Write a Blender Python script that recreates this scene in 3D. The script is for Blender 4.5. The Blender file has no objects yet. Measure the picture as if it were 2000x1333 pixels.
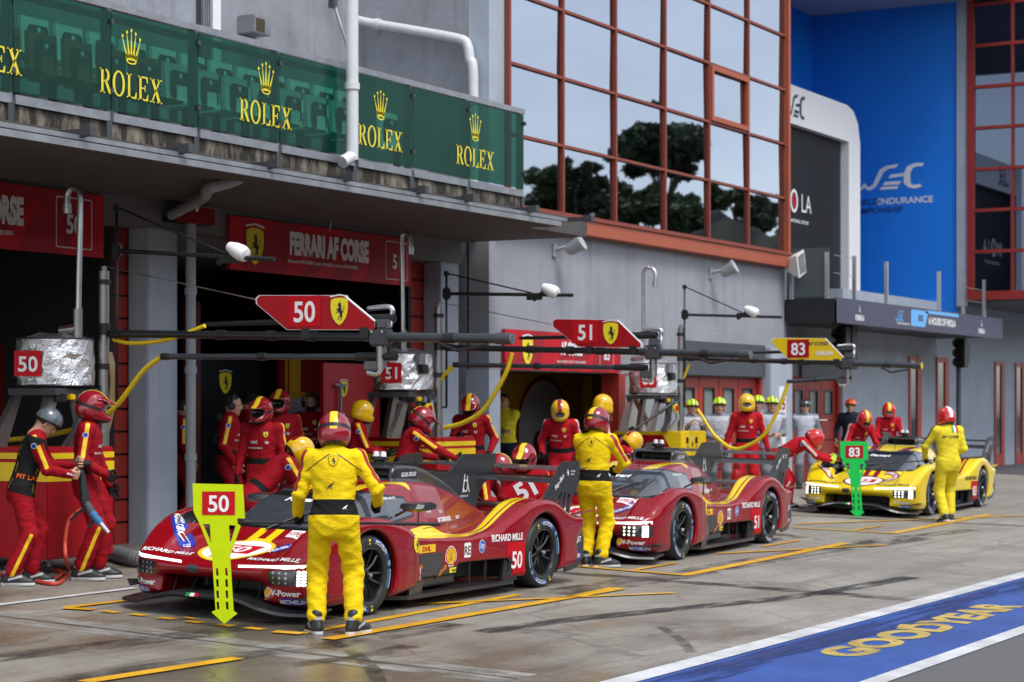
import bpy, bmesh, math, random
import numpy as np
from mathutils import Vector, Matrix
from mathutils.bvhtree import BVHTree
from mathutils.geometry import tessellate_polygon
random.seed(7)
S = bpy.context.scene
COL = S.collection
R = math.radians
# ------------------------------------------------------------------ camera, sky, sun, exposure
FPX, HZ, CAMZ = 4000.0, 793.0, 1.82           # focal length and horizon row of the photograph (2000 px wide)
TH = math.atan(.5625); CT, ST = math.cos(TH), math.sin(TH)
GK, GY = .03, 9.75                             # the apron falls 3 percent away from the garages
cam = bpy.data.cameras.new('camera'); camo = bpy.data.objects.new('camera', cam); COL.objects.link(camo)
cam.sensor_width = 36; cam.lens = 36*FPX/2000; cam.shift_y = (HZ-666.5)/2000
cam.clip_start = .1; cam.clip_end = 2000
camo.location = (0, 0, CAMZ); camo.rotation_euler = (R(90), 0, TH-R(90))
cam.dof.use_dof = True; cam.dof.focus_distance = 17.2; cam.dof.aperture_fstop = 3.0
S.camera = camo
W = bpy.data.worlds.new('World'); S.world = W; W.use_nodes = True
wn, wl = W.node_tree.nodes, W.node_tree.links
wn.clear()
out = wn.new('ShaderNodeOutputWorld'); bg = wn.new('ShaderNodeBackground')
sky = wn.new('ShaderNodeTexSky'); sky.sky_type = 'NISHITA'; sky.sun_disc = False
SUN_EL, SUN_AZ = R(58), R(250)                 # sun behind cloud, over the lane behind the camera
sky.sun_elevation = SUN_EL; sky.sun_rotation = R(90)-SUN_AZ
hs = wn.new('ShaderNodeHueSaturation'); hs.inputs['Saturation'].default_value = .40; hs.inputs['Value'].default_value = 1.0
tc = wn.new('ShaderNodeTexCoord'); mpn = wn.new('ShaderNodeMapping'); mpn.inputs['Scale'].default_value = (1.2, 1.2, 4)
nz = wn.new('ShaderNodeTexNoise'); nz.inputs['Scale'].default_value = 2.2; nz.inputs['Detail'].default_value = 5
rmp = wn.new('ShaderNodeMapRange'); rmp.inputs['From Min'].default_value = .3; rmp.inputs['From Max'].default_value = .7
rmp.inputs['To Min'].default_value = .72; rmp.inputs['To Max'].default_value = 1.18
mx = wn.new('ShaderNodeMix'); mx.data_type = 'RGBA'; mx.blend_type = 'MULTIPLY'; mx.inputs[0].default_value = 1
wl.new(tc.outputs['Generated'], mpn.inputs['Vector']); wl.new(mpn.outputs[0], nz.inputs['Vector'])
wl.new(nz.outputs[0], rmp.inputs['Value']); wl.new(sky.outputs[0], hs.inputs['Color'])
wl.new(hs.outputs[0], mx.inputs[6]); wl.new(rmp.outputs[0], mx.inputs[7])
wl.new(mx.outputs[2], bg.inputs['Color']); bg.inputs['Strength'].default_value = .13
wl.new(bg.outputs[0], out.inputs['Surface'])
sd = bpy.data.lights.new('sun', 'SUN'); sd.energy = 1.2; sd.angle = R(22); sd.color = (1, .97, .93)
so = bpy.data.objects.new('sun', sd); COL.objects.link(so)
sv = Vector((math.cos(SUN_AZ)*math.cos(SUN_EL), math.sin(SUN_AZ)*math.cos(SUN_EL), math.sin(SUN_EL)))
so.rotation_euler = sv.to_track_quat('Z', 'Y').to_euler()
S.view_settings.view_transform = 'Standard'; S.view_settings.look = 'None'
S.view_settings.exposure = 1.12; S.view_settings.gamma = 1; S.view_settings.use_curve_mapping = False
S.cycles.max_bounces = 8; S.cycles.transparent_max_bounces = 16; S.cycles.caustics_reflective = False; S.cycles.caustics_refractive = False
S.cycles.use_denoising = True

# ------------------------------------------------------------------ picture geometry
def ray(px, py):
    u = px-1000
    return (FPX*CT+u*ST, FPX*ST-u*CT, HZ-py)
def PY(px, py, y):
    d = ray(px, py); t = y/d[1]; return Vector((d[0]*t, y, CAMZ+d[2]*t))
def PX(px, py, x):
    d = ray(px, py); t = x/d[0]; return Vector((x, d[1]*t, CAMZ+d[2]*t))
def PG(px, py, dz=0):
    d = ray(px, py); t = (CAMZ+GK*GY-dz)/(GK*d[1]-d[2]); return Vector((d[0]*t, d[1]*t, CAMZ+d[2]*t))
def gz(y): return GK*(y-GY)
def X_at(px, y): return PY(px, HZ, y).x

# ------------------------------------------------------------------ tagging
def tag(o, label=None, cat=None, group=None, kind=None):
    if label: o['label'] = label
    if cat: o['category'] = cat
    if group: o['group'] = group
    if kind: o['kind'] = kind
    return o
def empty(name, loc=(0, 0, 0), label=None, cat=None, group=None, rot=(0, 0, 0), parent=None):
    o = bpy.data.objects.new(name, None); COL.objects.link(o); o.location = loc; o.rotation_euler = rot
    o.empty_display_size = .1
    if parent: o.parent = parent
    return tag(o, label, cat, group)
def copy_tree(o, parent=None):
    c = o.copy(); COL.objects.link(c); c.parent = parent
    for ch in list(o.children): copy_tree(ch, c)
    return c
def mesh_obj(name, me, parent=None, loc=None, rot=None):
    o = bpy.data.objects.new(name, me); COL.objects.link(o)
    if parent: o.parent = parent
    if loc is not None: o.location = loc
    if rot is not None: o.rotation_euler = rot
    return o

# ------------------------------------------------------------------ materials
MATS = {}
def mat(name, col, rough=.5, metal=0, var=0, vscale=6, bump=0, bscale=60, bdetail=4, coat=0, spec=.5, emit=0, stretch=None, col2=None, ramp=(.3, .72), streak=0):
    if name in MATS: return MATS[name]
    m = bpy.data.materials.new(name); m.use_nodes = True; MATS[name] = m
    n, l = m.node_tree.nodes, m.node_tree.links
    b = n['Principled BSDF']
    b.inputs['Base Color'].default_value = (*col, 1); b.inputs['Roughness'].default_value = rough
    b.inputs['Metallic'].default_value = metal; b.inputs['Coat Weight'].default_value = coat
    b.inputs['Coat Roughness'].default_value = .04
    b.inputs['Specular IOR Level'].default_value = spec
    if emit:
        b.inputs['Emission Color'].default_value = (*col, 1); b.inputs['Emission Strength'].default_value = emit
    if var or bump:
        t = n.new('ShaderNodeTexCoord'); src = t.outputs['Object']
        if stretch:
            mp = n.new('ShaderNodeMapping'); mp.inputs['Scale'].default_value = stretch
            l.new(src, mp.inputs['Vector']); src = mp.outputs[0]
    if var:
        z = n.new('ShaderNodeTexNoise'); z.inputs['Scale'].default_value = vscale; z.inputs['Detail'].default_value = 6
        z.inputs['Roughness'].default_value = .62
        l.new(src, z.inputs['Vector'])
        cr = n.new('ShaderNodeValToRGB'); cr.color_ramp.elements[0].position = ramp[0]; cr.color_ramp.elements[1].position = ramp[1]
        lo = col2 or tuple(c*(1-var) for c in col); hi = col if col2 else tuple(min(1, c*(1+var)) for c in col)
        cr.color_ramp.elements[0].color = (*lo, 1); cr.color_ramp.elements[1].color = (*hi, 1)
        l.new(z.outputs[0], cr.inputs[0]); l.new(cr.outputs[0], b.inputs['Base Color'])
        if streak:
            mp2 = n.new('ShaderNodeMapping'); mp2.inputs['Scale'].default_value = (2.6, 2.6, .16); l.new(t.outputs['Object'], mp2.inputs['Vector'])
            z4 = n.new('ShaderNodeTexNoise'); z4.inputs['Scale'].default_value = 1.7; z4.inputs['Detail'].default_value = 9; z4.inputs['Roughness'].default_value = .7; l.new(mp2.outputs[0], z4.inputs['Vector'])
            r4 = n.new('ShaderNodeMapRange'); r4.inputs['From Min'].default_value = .52; r4.inputs['From Max'].default_value = .74; r4.inputs['To Min'].default_value = 1; r4.inputs['To Max'].default_value = 1-streak; l.new(z4.outputs[0], r4.inputs['Value'])
            m4 = n.new('ShaderNodeMix'); m4.data_type = 'RGBA'; m4.blend_type = 'MULTIPLY'; m4.inputs[0].default_value = 1; l.new(cr.outputs[0], m4.inputs[6]); l.new(r4.outputs[0], m4.inputs[7]); l.new(m4.outputs[2], b.inputs['Base Color'])
        mr = n.new('ShaderNodeMapRange'); mr.inputs['To Min'].default_value = max(0, rough-.08); mr.inputs['To Max'].default_value = min(1, rough+.08)
        l.new(z.outputs[0], mr.inputs['Value']); l.new(mr.outputs[0], b.inputs['Roughness'])
    if bump:
        z2 = n.new('ShaderNodeTexNoise'); z2.inputs['Scale'].default_value = bscale; z2.inputs['Detail'].default_value = bdetail
        l.new(src, z2.inputs['Vector'])
        bp = n.new('ShaderNodeBump'); bp.inputs['Strength'].default_value = bump; bp.inputs['Distance'].default_value = .02
        l.new(z2.outputs[0], bp.inputs['Height']); l.new(bp.outputs[0], b.inputs['Normal'])
    return m
# a few base colours
RED = mat('red_paint', (.36, .005, .012), .38, var=.06, vscale=3, spec=.25)
SIGNRED = mat('sign_red', (.37, .006, .016), .55, var=.05, spec=.15)
SIGNRED2 = mat('sign_dark_red', (.21, .009, .015), .55, spec=.15)
SIGNRED3 = mat('sign_bright_red', (.50, .005, .012), .5, spec=.2)
WHITE = mat('white', (.78, .78, .79), .45, var=.03)
LETW = mat('lettering_white', (.82, .82, .83), .45)
YEL = mat('yellow', (.80, .56, .012), .4, var=.04)
LEMON = mat('lemon', (.85, .70, .02), .45)
BLK = mat('black', (.012, .012, .013), .45)
BLKG = mat('black_gloss', (.010, .010, .012), .16)
CARBON = mat('carbon', (.022, .023, .025), .32, var=.35, vscale=40, coat=.3)
STEEL = mat('steel', (.55, .55, .56), .32, 1, var=.12, vscale=9)
GALV = mat('galvanised_steel', (.30, .31, .33), .5, .6, var=.22, vscale=5)
ALU = mat('brushed_metal', (.34, .33, .32), .38, .9, var=.1, vscale=3)
RUBBER = mat('rubber', (.017, .017, .018), .62, var=.2, vscale=30)
CHARC = mat('charcoal', (.05, .052, .058), .5, var=.1)
BLUE = mat('blue', (.015, .06, .42), .4)
LBLUE = mat('light_blue', (.16, .44, .75), .45)
GREEN = mat('green_paint', (.01, .30, .06), .4)
ORANGE = mat('orange_mark', (.85, .12, .01), .4)

# ------------------------------------------------------------------ mesh builder
class MB:
    def __init__(s): s.v = []; s.f = []; s.m = []; s.mats = []; s.sm = []
    def mi(s, m):
        if m not in s.mats: s.mats.append(m)
        return s.mats.index(m)
    def add(s, vs, fs, m, smooth=False):
        o = len(s.v); s.v += [tuple(v) for v in vs]; i = s.mi(m)
        for f in fs: s.f.append(tuple(o+k for k in f)); s.m.append(i); s.sm.append(smooth)
    def box(s, lo, hi, m, M=None, bev=0):
        (a, b, c), (d, e, f) = lo, hi
        if bev:
            bm = bmesh.new(); bmesh.ops.create_cube(bm, size=1)
            for v in bm.verts: v.co = Vector(((a+d)/2+v.co.x*(d-a), (b+e)/2+v.co.y*(e-b), (c+f)/2+v.co.z*(f-c)))
            bmesh.ops.bevel(bm, geom=bm.edges[:], offset=bev, segments=2, affect='EDGES')
            vs = [v.co.copy() for v in bm.verts]; fs = [[v.index for v in q.verts] for q in bm.faces]; bm.free()
        else:
            vs = [Vector(p) for p in ((a, b, c), (d, b, c), (d, e, c), (a, e, c), (a, b, f), (d, b, f), (d, e, f), (a, e, f))]
            fs = [(0, 3, 2, 1), (4, 5, 6, 7), (0, 1, 5, 4), (1, 2, 6, 5), (2, 3, 7, 6), (3, 0, 4, 7)]
        if M: vs = [M @ v for v in vs]
        s.add(vs, fs, m); return s
    def tube(s, pts, r, m, n=12, caps=True, closed=False):
        pts = [Vector(p) for p in pts]; N = len(pts)
        rs = r if isinstance(r, (list, tuple)) else [r]*N
        vs = []; fs = []; up = None
        for i, p in enumerate(pts):
            a = pts[max(i-1, 0)]; b = pts[min(i+1, N-1)]
            t = (b-a).normalized()
            if up is None:
                up = Vector((0, 0, 1)) if abs(t.z) < .9 else Vector((1, 0, 0))
            x = up.cross(t).normalized(); y = t.cross(x).normalized(); up = y
            for k in range(n):
                w = 2*math.pi*k/n; vs.append(p+x*(rs[i]*math.cos(w))+y*(rs[i]*math.sin(w)))
        for i in range(N-1):
            for k in range(n):
                fs.append((i*n+k, i*n+(k+1) % n, (i+1)*n+(k+1) % n, (i+1)*n+k))
        if caps: fs.append(tuple(range(n-1, -1, -1))); fs.append(tuple((N-1)*n+k for k in range(n)))
        s.add(vs, fs, m, True); return s
    def lathe(s, prof, m, M=None, n=32, a0=0, a1=2*math.pi):      # profile (r, h) turned about local z
        full = abs(a1-a0-2*math.pi) < 1e-6; k = n if full else n+1
        vs = []; fs = []
        for r, h in prof:
            for i in range(k):
                w = a0+(a1-a0)*i/n; vs.append(Vector((r*math.cos(w), r*math.sin(w), h)))
        for j in range(len(prof)-1):
            for i in range(n):
                i2 = (i+1) % k
                fs.append((j*k+i, j*k+i2, (j+1)*k+i2, (j+1)*k+i))
        if M: vs = [M @ v for v in vs]
        s.add(vs, fs, m, True); return s
    def poly(s, pts, m):                                            # one flat polygon, may be concave
        pts = [Vector(p) for p in pts]
        s.add(pts, tessellate_polygon([pts]), m); return s
    def prism(s, pts, ext, m, side=None):                           # flat polygon pushed along ext
        pts = [Vector(p) for p in pts]; e = Vector(ext); N = len(pts)
        nor = Vector((0, 0, 0))
        for i in range(N): nor += (pts[i]-pts[0]).cross(pts[(i+1) % N]-pts[0])
        if nor.dot(e) > 0: pts = pts[::-1]
        tr = tessellate_polygon([pts])
        def fix(t):
            a, b, c = (pts[i] for i in t)
            return t if (b-a).cross(c-a).dot(e) < 0 else t[::-1]
        tr = [fix(t) for t in tr]
        s.add(pts, tr, m); s.add([p+e for p in pts], [t[::-1] for t in tr], m)
        s.add(pts+[p+e for p in pts], [(i, i+N, (i+1) % N+N, (i+1) % N) for i in range(N)], side or m); return s
    def loft(s, rows, m, closed=False, caps=False, smooth=True):
        n = len(rows[0]); vs = [Vector(p) for r in rows for p in r]; fs = []
        for j in range(len(rows)-1):
            for i in range(n if closed else n-1):
                i2 = (i+1) % n
                fs.append((j*n+i, j*n+i2, (j+1)*n+i2, (j+1)*n+i))
        if caps: fs.append(tuple(range(n-1, -1, -1))); fs.append(tuple((len(rows)-1)*n+i for i in range(n)))
        s.add(vs, fs, m, smooth); return s
    def mesh(s, name):
        me = bpy.data.meshes.new(name); me.from_pydata(s.v, [], s.f)
        for m in s.mats: me.materials.append(m)
        me.polygons.foreach_set('material_index', s.m); me.polygons.foreach_set('use_smooth', s.sm)
        me.update(); return me
    def build(s, name, parent=None, loc=None, rot=None):
        me = s.mesh(name)
        if any(s.sm):
            bm = bmesh.new(); bm.from_mesh(me)
            for e in bm.edges:
                if len(e.link_faces) == 2 and e.calc_face_angle(0) > R(38): e.smooth = False
            bm.to_mesh(me); bm.free()
        return mesh_obj(name, me, parent, loc, rot)
def arc_pts(c, u, v, r, a0, a1, n=12):
    c, u, v = Vector(c), Vector(u), Vector(v)
    return [c+u*(r*math.cos(R(a0+(a1-a0)*i/n)))+v*(r*math.sin(R(a0+(a1-a0)*i/n))) for i in range(n+1)]
def spline(pts, n=6):
    P = [Vector(p) for p in pts]; o = []
    for i in range(len(P)-1):
        a, b, c, d = P[max(i-1, 0)], P[i], P[i+1], P[min(i+2, len(P)-1)]
        for k in range(n):
            t = k/n; o.append(.5*((2*b)+(c-a)*t+(2*a-5*b+4*c-d)*t*t+(3*b-a-3*c+d)*t**3))
    return o+[P[-1]]

# ------------------------------------------------------------------ lettering and marks as flat 2-D shapes
TX = {}
def text2d(s, bold=.0, shear=0, space=1.0, wide=1.0):
    k = (s, bold, shear, space, wide)
    if k not in TX:
        cu = bpy.data.curves.new('t', 'FONT'); cu.body = s; cu.size = 1; cu.offset = bold; cu.shear = shear; cu.space_character = space
        cu.resolution_u = 4; cu.fill_mode = 'FRONT'
        o = bpy.data.objects.new('t', cu); COL.objects.link(o)
        me = bpy.data.meshes.new_from_object(o)
        vs = [(v.co.x*wide, v.co.y) for v in me.vertices]; fs = [tuple(p.vertices) for p in me.polygons]
        bpy.data.objects.remove(o); bpy.data.curves.remove(cu); bpy.data.meshes.remove(me)
        xs = [a for a, b in vs]; x0 = min(xs); w = max(xs)-x0
        cap = .729*1.0                                             # cap height of the built-in face
        vs = [((a-x0)/cap, b/cap) for a, b in vs]
        TX[k] = (vs, fs, w/cap)
    return TX[k]
def polys2d(pl):                                                    # list of polygons (lists of xy) -> verts, faces
    vs = []; fs = []
    for p in pl:
        o = len(vs); q = [Vector((a, b, 0)) for a, b in p]
        vs += [(a, b) for a, b in p]; fs += [tuple(o+i for i in t) for t in tessellate_polygon([q])]
    return vs, fs
def ell(cx, cy, rx, ry, n=32, a0=0, a1=360): return [(cx+rx*math.cos(R(a0+(a1-a0)*i/n)), cy+ry*math.sin(R(a0+(a1-a0)*i/n))) for i in range(n if a1-a0 >= 360 else n+1)]
def rrect(x0, y0, x1, y1, r, n=4):
    o = []
    for cx, cy, a in ((x1-r, y1-r, 0), (x0+r, y1-r, 90), (x0+r, y0+r, 180), (x1-r, y0+r, 270)):
        o += [(cx+r*math.cos(R(a+90*i/n)), cy+r*math.sin(R(a+90*i/n))) for i in range(n+1)]
    return o
def ring2d(outer, inner):
    n = len(outer); vs = outer+inner
    return vs, [(i, (i+1) % n, n+(i+1) % n, n+i) for i in range(n)]
HORSE = [(.42, .98), (.47, .93), (.55, .97), (.55, .90), (.60, .84), (.66, .78), (.62, .74), (.56, .77), (.55, .70), (.62, .62), (.74, .62), (.80, .55), (.76, .52), (.71, .57), (.62, .55), (.66, .48), (.78, .44), (.80, .38), (.75, .37), (.72, .41), (.60, .44), (.52, .40), (.44, .33), (.46, .26), (.58, .20), (.62, .10), (.68, .05), (.60, .03), (.55, .10), (.50, .18), (.38, .22), (.36, .16), (.44, .06), (.40, .0), (.34, .02), (.33, .10), (.24, .18), (.25, .28), (.22, .38), (.16, .44), (.10, .56), (.08, .68), (.02, .76), (.10, .74), (.14, .64), (.16, .54), (.24, .48), (.30, .56), (.32, .66), (.32, .76), (.36, .86), (.40, .92)]
HORSE = [(1-a, b) for a, b in HORSE]
SHIELD = [(-.46, .92), (-.25, .985), (0, 1.0), (.25, .985), (.46, .92), (.48, .66), (.44, .42), (.34, .22), (.18, .06), (0, -.03), (-.18, .06), (-.34, .22), (-.44, .42), (-.48, .66)]
def mark_shield():                                                  # [(verts, faces, material)], unit height, x centred
    return [(*polys2d([SHIELD]), LEMON), (*polys2d([[(-.30+.62*a, .14+.72*b) for a, b in HORSE]]), BLK),
            (*polys2d([[(-.5, 1.06), (0, 1.13), (.5, 1.06), (.5, 1.01), (0, 1.08), (-.5, 1.01)]]), LETW)]
def mark_text(s, m, **k):
    v, f, w = text2d(s, **k); return [([(a-w/2, b) for a, b in v], f, m)]
def mark_shell():
    o = [(-.22, 0), (-.26, .16), (-.5, .30), (-.52, .55), (-.40, .80), (-.2, .95), (0, 1), (.2, .95), (.40, .80), (.52, .55), (.5, .30), (.26, .16), (.22, 0)]
    sc = lambda q, k: [(a*k, .5+(b-.5)*k) for a, b in q]
    L = [(*polys2d([sc(o, 1.16)]), LETW), (*polys2d([sc(o, 1.04)]), SIGNRED3), (*polys2d([sc(o, .90)]), YEL)]
    rays = []
    for t in (-62, -38, -18, 0, 18, 38, 62):
        x, y = math.sin(R(t)), math.cos(R(t)); e = .62 if abs(t) > 50 else .78
        rays.append([(.10*x-.012*y, .16+.10*y+.012*x), (.10*x+.012*y, .16+.10*y-.012*x), (e*.72*x+.02*y, .16+e*y*.93), (e*.72*x-.02*y, .16+e*y*.93)])
    return L+[(*polys2d(rays), SIGNRED3)]
def mark_hp():
    v, f, w = text2d('hp', shear=.3, bold=.01)
    return [(*polys2d([ell(0, .5, .5, .5)]), LETW), (*polys2d([ell(0, .5, .45, .45)]), mat('hp_blue', (.01, .10, .50), .4)),
            ([((a-w/2)*.48, .36+b*.48) for a, b in v], f, LETW)]
def mark_plate(s, face, ink, w, h=1.0, tb=.02, pad=.18, wide=.95, corner=.0):
    v, f, tw = text2d(s, bold=tb, wide=wide); k = h-2*pad
    if tw*k > w*.9: kx = w*.9/tw
    else: kx = k
    p = rrect(-w/2, 0, w/2, h, corner) if corner else [(-w/2, 0), (w/2, 0), (w/2, h), (-w/2, h)]
    return [(*polys2d([p]), face), ([((a-tw/2)*kx, pad+b*k) for a, b in v], f, ink)]
def mark_crown():
    L = []
    for t, hh in ((-26, .80), (-13, .93), (0, 1.0), (13, .93), (26, .80)):
        x = t/26*.30; tip = (t/26*.52, hh)
        L.append([(x*.75-.06, .20), (x*.75+.06, .20), (tip[0]+.012, tip[1]-.06), (tip[0]-.012, tip[1]-.06)])
        L.append(ell(tip[0], tip[1], .055, .05, 12))
    L.append([(-.30, .17), (.30, .17), (.36, .34), (-.36, .34)])
    v, f = ring2d(ell(0, .15, .30, .09, 24), ell(0, .15, .22, .055, 24))
    return [(*polys2d(L), LEMON), (v, f, LEMON)]
def serif_word(w, m):                                               # tall serif capitals, unit cap height
    V = []; F = []; x = 0
    def put(pl):
        v, f = polys2d(pl); o = len(V); V.extend([(a+x, b) for a, b in v]); F.extend([tuple(o+i for i in t) for t in f])
    def ring(o_, i_):
        v, f = ring2d(o_, i_); o = len(V); V.extend([(a+x, b) for a, b in v]); F.extend([tuple(o+i for i in t) for t in f])
    st = lambda a, b=.13: [(a, 0), (a+b, 0), (a+b, 1), (a, 1)]
    sf = lambda a, b, y: [(a, y), (b, y), (b, y+.055), (a, y+.055)]
    for ch in w:
        if ch == 'R':
            put([st(.08), sf(0, .30, 0), sf(0, .30, .945)]); ring(ell(.30, .73, .26, .27, 20, -90, 90)+[(.21, 1)], ell(.30, .73, .13, .205, 20, -90, 90)+[(.21, .935)])
            put([[(.20, .46), (.32, .46), (.32, .525), (.20, .525)], [(.28, .48), (.42, .50), (.66, .05), (.66, 0), (.52, 0)], [(.20, .935), (.33, .935), (.33, 1), (.20, 1)]]); x += .74
        elif ch == 'O': ring(ell(.36, .5, .36, .53, 28), ell(.36, .5, .225, .46, 28)); x += .82
        elif ch == 'L': put([st(.08), sf(0, .30, 0), sf(0, .30, .945), [(.2, 0), (.58, 0), (.60, .28), (.55, .28), (.48, .07), (.2, .07)]]); x += .68
        elif ch == 'E': put([st(.08), sf(0, .30, 0), [(.2, 0), (.60, 0), (.62, .27), (.57, .27), (.50, .07), (.2, .07)], [(.2, 1), (.58, 1), (.59, .75), (.54, .75), (.48, .93), (.2, .93)], [(.2, .48), (.42, .48), (.42, .54), (.2, .54)], [(.40, .38), (.45, .38), (.45, .64), (.40, .64)], sf(0, .2, .945)]); x += .72
        elif ch == 'X': put([[(.06, 1), (.22, 1), (.68, 0), (.52, 0)], [(.56, 1), (.64, 1), (.16, 0), (.08, 0)], sf(0, .30, .945), sf(.46, .74, .945), sf(0, .28, 0), sf(.44, .76, 0)]); x += .78
    wd = x-.06
    return [([(a-wd/2, b) for a, b in V], F, m)]
def place(mb, mark, o, u, v, size, lift=.004, sx=1.0):              # lay a flat mark on a plane; u, v unit vectors
    o, u, v = Vector(o), Vector(u).normalized(), Vector(v).normalized(); n = u.cross(v)
    for i, (vs, fs, m) in enumerate(mark):
        P = [o+u*(a*size*sx)+v*(b*size)+n*(lift+.0015*i) for a, b in vs]
        F2 = []
        for f in fs:
            a, b, c = P[f[0]], P[f[1]], P[f[2]]
            F2.append(f if (b-a).cross(c-a).dot(n) >= 0 else tuple(reversed(f)))
        mb.add(P, F2, m)
def decal(name, mark, bvh, o, u, v, size, parent, lift=.004, cell=.035, sx=1.0, far=1.5, both=False):
    # project a flat mark on a curved surface along -(u x v)
    o, u, v = Vector(o), Vector(u).normalized(), Vector(v).normalized(); n = u.cross(v).normalized()
    mb = MB()
    for i, (vs, fs, m) in enumerate(mark):
        bm = bmesh.new(); bv = [bm.verts.new((a*size*sx, b*size, 0)) for a, b in vs]
        for f in fs:
            try: bm.faces.new([bv[k] for k in f])
            except ValueError: pass
        for ax in (0, 1):
            cs = [w.co[ax] for w in bm.verts]; a, b = min(cs), max(cs)
            k = math.floor(a/cell)+1
            while k*cell < b:
                pn = Vector((0, 0, 0)); pn[ax] = 1; pc = pn*(k*cell)
                bmesh.ops.bisect_plane(bm, geom=bm.verts[:]+bm.edges[:]+bm.faces[:], plane_co=pc, plane_no=pn, dist=1e-5); k += 1
        bm.verts.index_update(); P = []; ok = []
        for w in bm.verts:
            q = o+u*w.co.x+v*w.co.y
            h, nn, _, _ = bvh.ray_cast(q+n*far, -n)
            if h is not None and nn.dot(n) > .05: P.append(h+nn*(lift+.0012*i)); ok.append(True)
            else: P.append(q); ok.append(False)
        F2 = []
        for f in bm.faces:
            ix = [w.index for w in f.verts]
            if all(ok[k] for k in ix):
                es = [(P[ix[k]]-P[ix[k-1]]).length for k in range(len(ix))]
                if max(es) < cell*5:
                    a, b, c = P[ix[0]], P[ix[1]], P[ix[2]]
                    F2.append(ix if (b-a).cross(c-a).dot(n) >= 0 else ix[::-1])
        bm.free()
        if F2: mb.add(P, F2, m)
    if not mb.f: return None
    return mb.build(name, parent)

# ------------------------------------------------------------------ smooth solids: distance field -> surface
def surf(fn, lo, hi, h, mirror=False):
    ax = [np.arange(lo[i]-2*h, hi[i]+2*h, h, dtype=np.float32) for i in range(3)]
    X, Y, Z = ax[0][:, None, None], ax[1][None, :, None], ax[2][None, None, :]
    D = np.ascontiguousarray(np.broadcast_to(fn(X, Y, Z), (len(ax[0]), len(ax[1]), len(ax[2])))).astype(np.float32)
    if mirror:                                                       # y grid starts at +h/2: mirror it
        D = np.concatenate([D[:, ::-1], D], 1); ax[1] = np.concatenate([-ax[1][::-1], ax[1]])
    org = np.array([a[0] for a in ax], np.float32)
    I = D < 0
    n = D.shape; cnt = np.zeros((n[0]-1, n[1]-1, n[2]-1), np.int8)
    for a in (0, 1):
        for b in (0, 1):
            for c in (0, 1): cnt += I[a:n[0]-1+a, b:n[1]-1+b, c:n[2]-1+c]
    idx = np.argwhere((cnt > 0) & (cnt < 8)); ids = -np.ones(cnt.shape, np.int32); ids[tuple(idx.T)] = np.arange(len(idx))
    acc = np.zeros((len(idx), 3), np.float32); num = np.zeros(len(idx), np.float32)
    cor = [(a, b, c) for a in (0, 1) for b in (0, 1) for c in (0, 1)]
    val = {q: D[idx[:, 0]+q[0], idx[:, 1]+q[1], idx[:, 2]+q[2]] for q in cor}
    for q in cor:
        for k in range(3):
            if q[k] == 0:
                r = list(q); r[k] = 1; r = tuple(r); a, b = val[q], val[r]; m = (a < 0) != (b < 0)
                t = np.where(m, a/np.where(m, a-b, 1), 0)
                p = np.array(q, np.float32)[None].repeat(len(idx), 0); p[:, k] = t
                acc += p*m[:, None]; num += m
    V = idx+acc/np.maximum(num, 1)[:, None]
    Q = []
    for k in range(3):
        sl0 = [slice(None)]*3; sl1 = [slice(None)]*3; sl0[k] = slice(0, n[k]-1); sl1[k] = slice(1, n[k])
        a, b = I[tuple(sl0)], I[tuple(sl1)]; e = np.argwhere(a != b); fl = a[tuple(e.T)]
        i, j = [q for q in range(3) if q != k]
        ok = (e[:, i] > 0) & (e[:, j] > 0) & (e[:, i] < n[i]-1) & (e[:, j] < n[j]-1); e = e[ok]; fl = fl[ok]
        def cid(di, dj):
            c = e.copy(); c[:, i] += di; c[:, j] += dj; return ids[tuple(c.T)]
        q = np.stack([cid(-1, -1), cid(0, -1), cid(0, 0), cid(-1, 0)], 1)
        flip = fl if k != 1 else ~fl
        q[~flip] = q[~flip][:, ::-1]; Q.append(q)
    Q = np.concatenate(Q); Q = Q[(Q >= 0).all(1)]
    G = np.gradient(D)
    def samp(A, P):
        p0 = np.clip(np.floor(P).astype(int), 0, np.array(A.shape)-2); f = P-p0; r = 0
        for c in cor:
            w = 1
            for k in range(3): w = w*(f[:, k] if c[k] else 1-f[:, k])
            r = r+w*A[p0[:, 0]+c[0], p0[:, 1]+c[1], p0[:, 2]+c[2]]
        return r
    for _ in range(2):
        d = samp(D, V); g = np.stack([samp(q, V) for q in G], 1); L = (g*g).sum(1)+1e-9
        st = g*(d/L)[:, None]; ln = np.sqrt((st*st).sum(1)); st *= np.minimum(1, .6/np.maximum(ln, 1e-6))[:, None]; V = V-st
    return Tri(V*h+org, np.concatenate([Q[:, [0, 1, 2]], Q[:, [0, 2, 3]]]))
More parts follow.
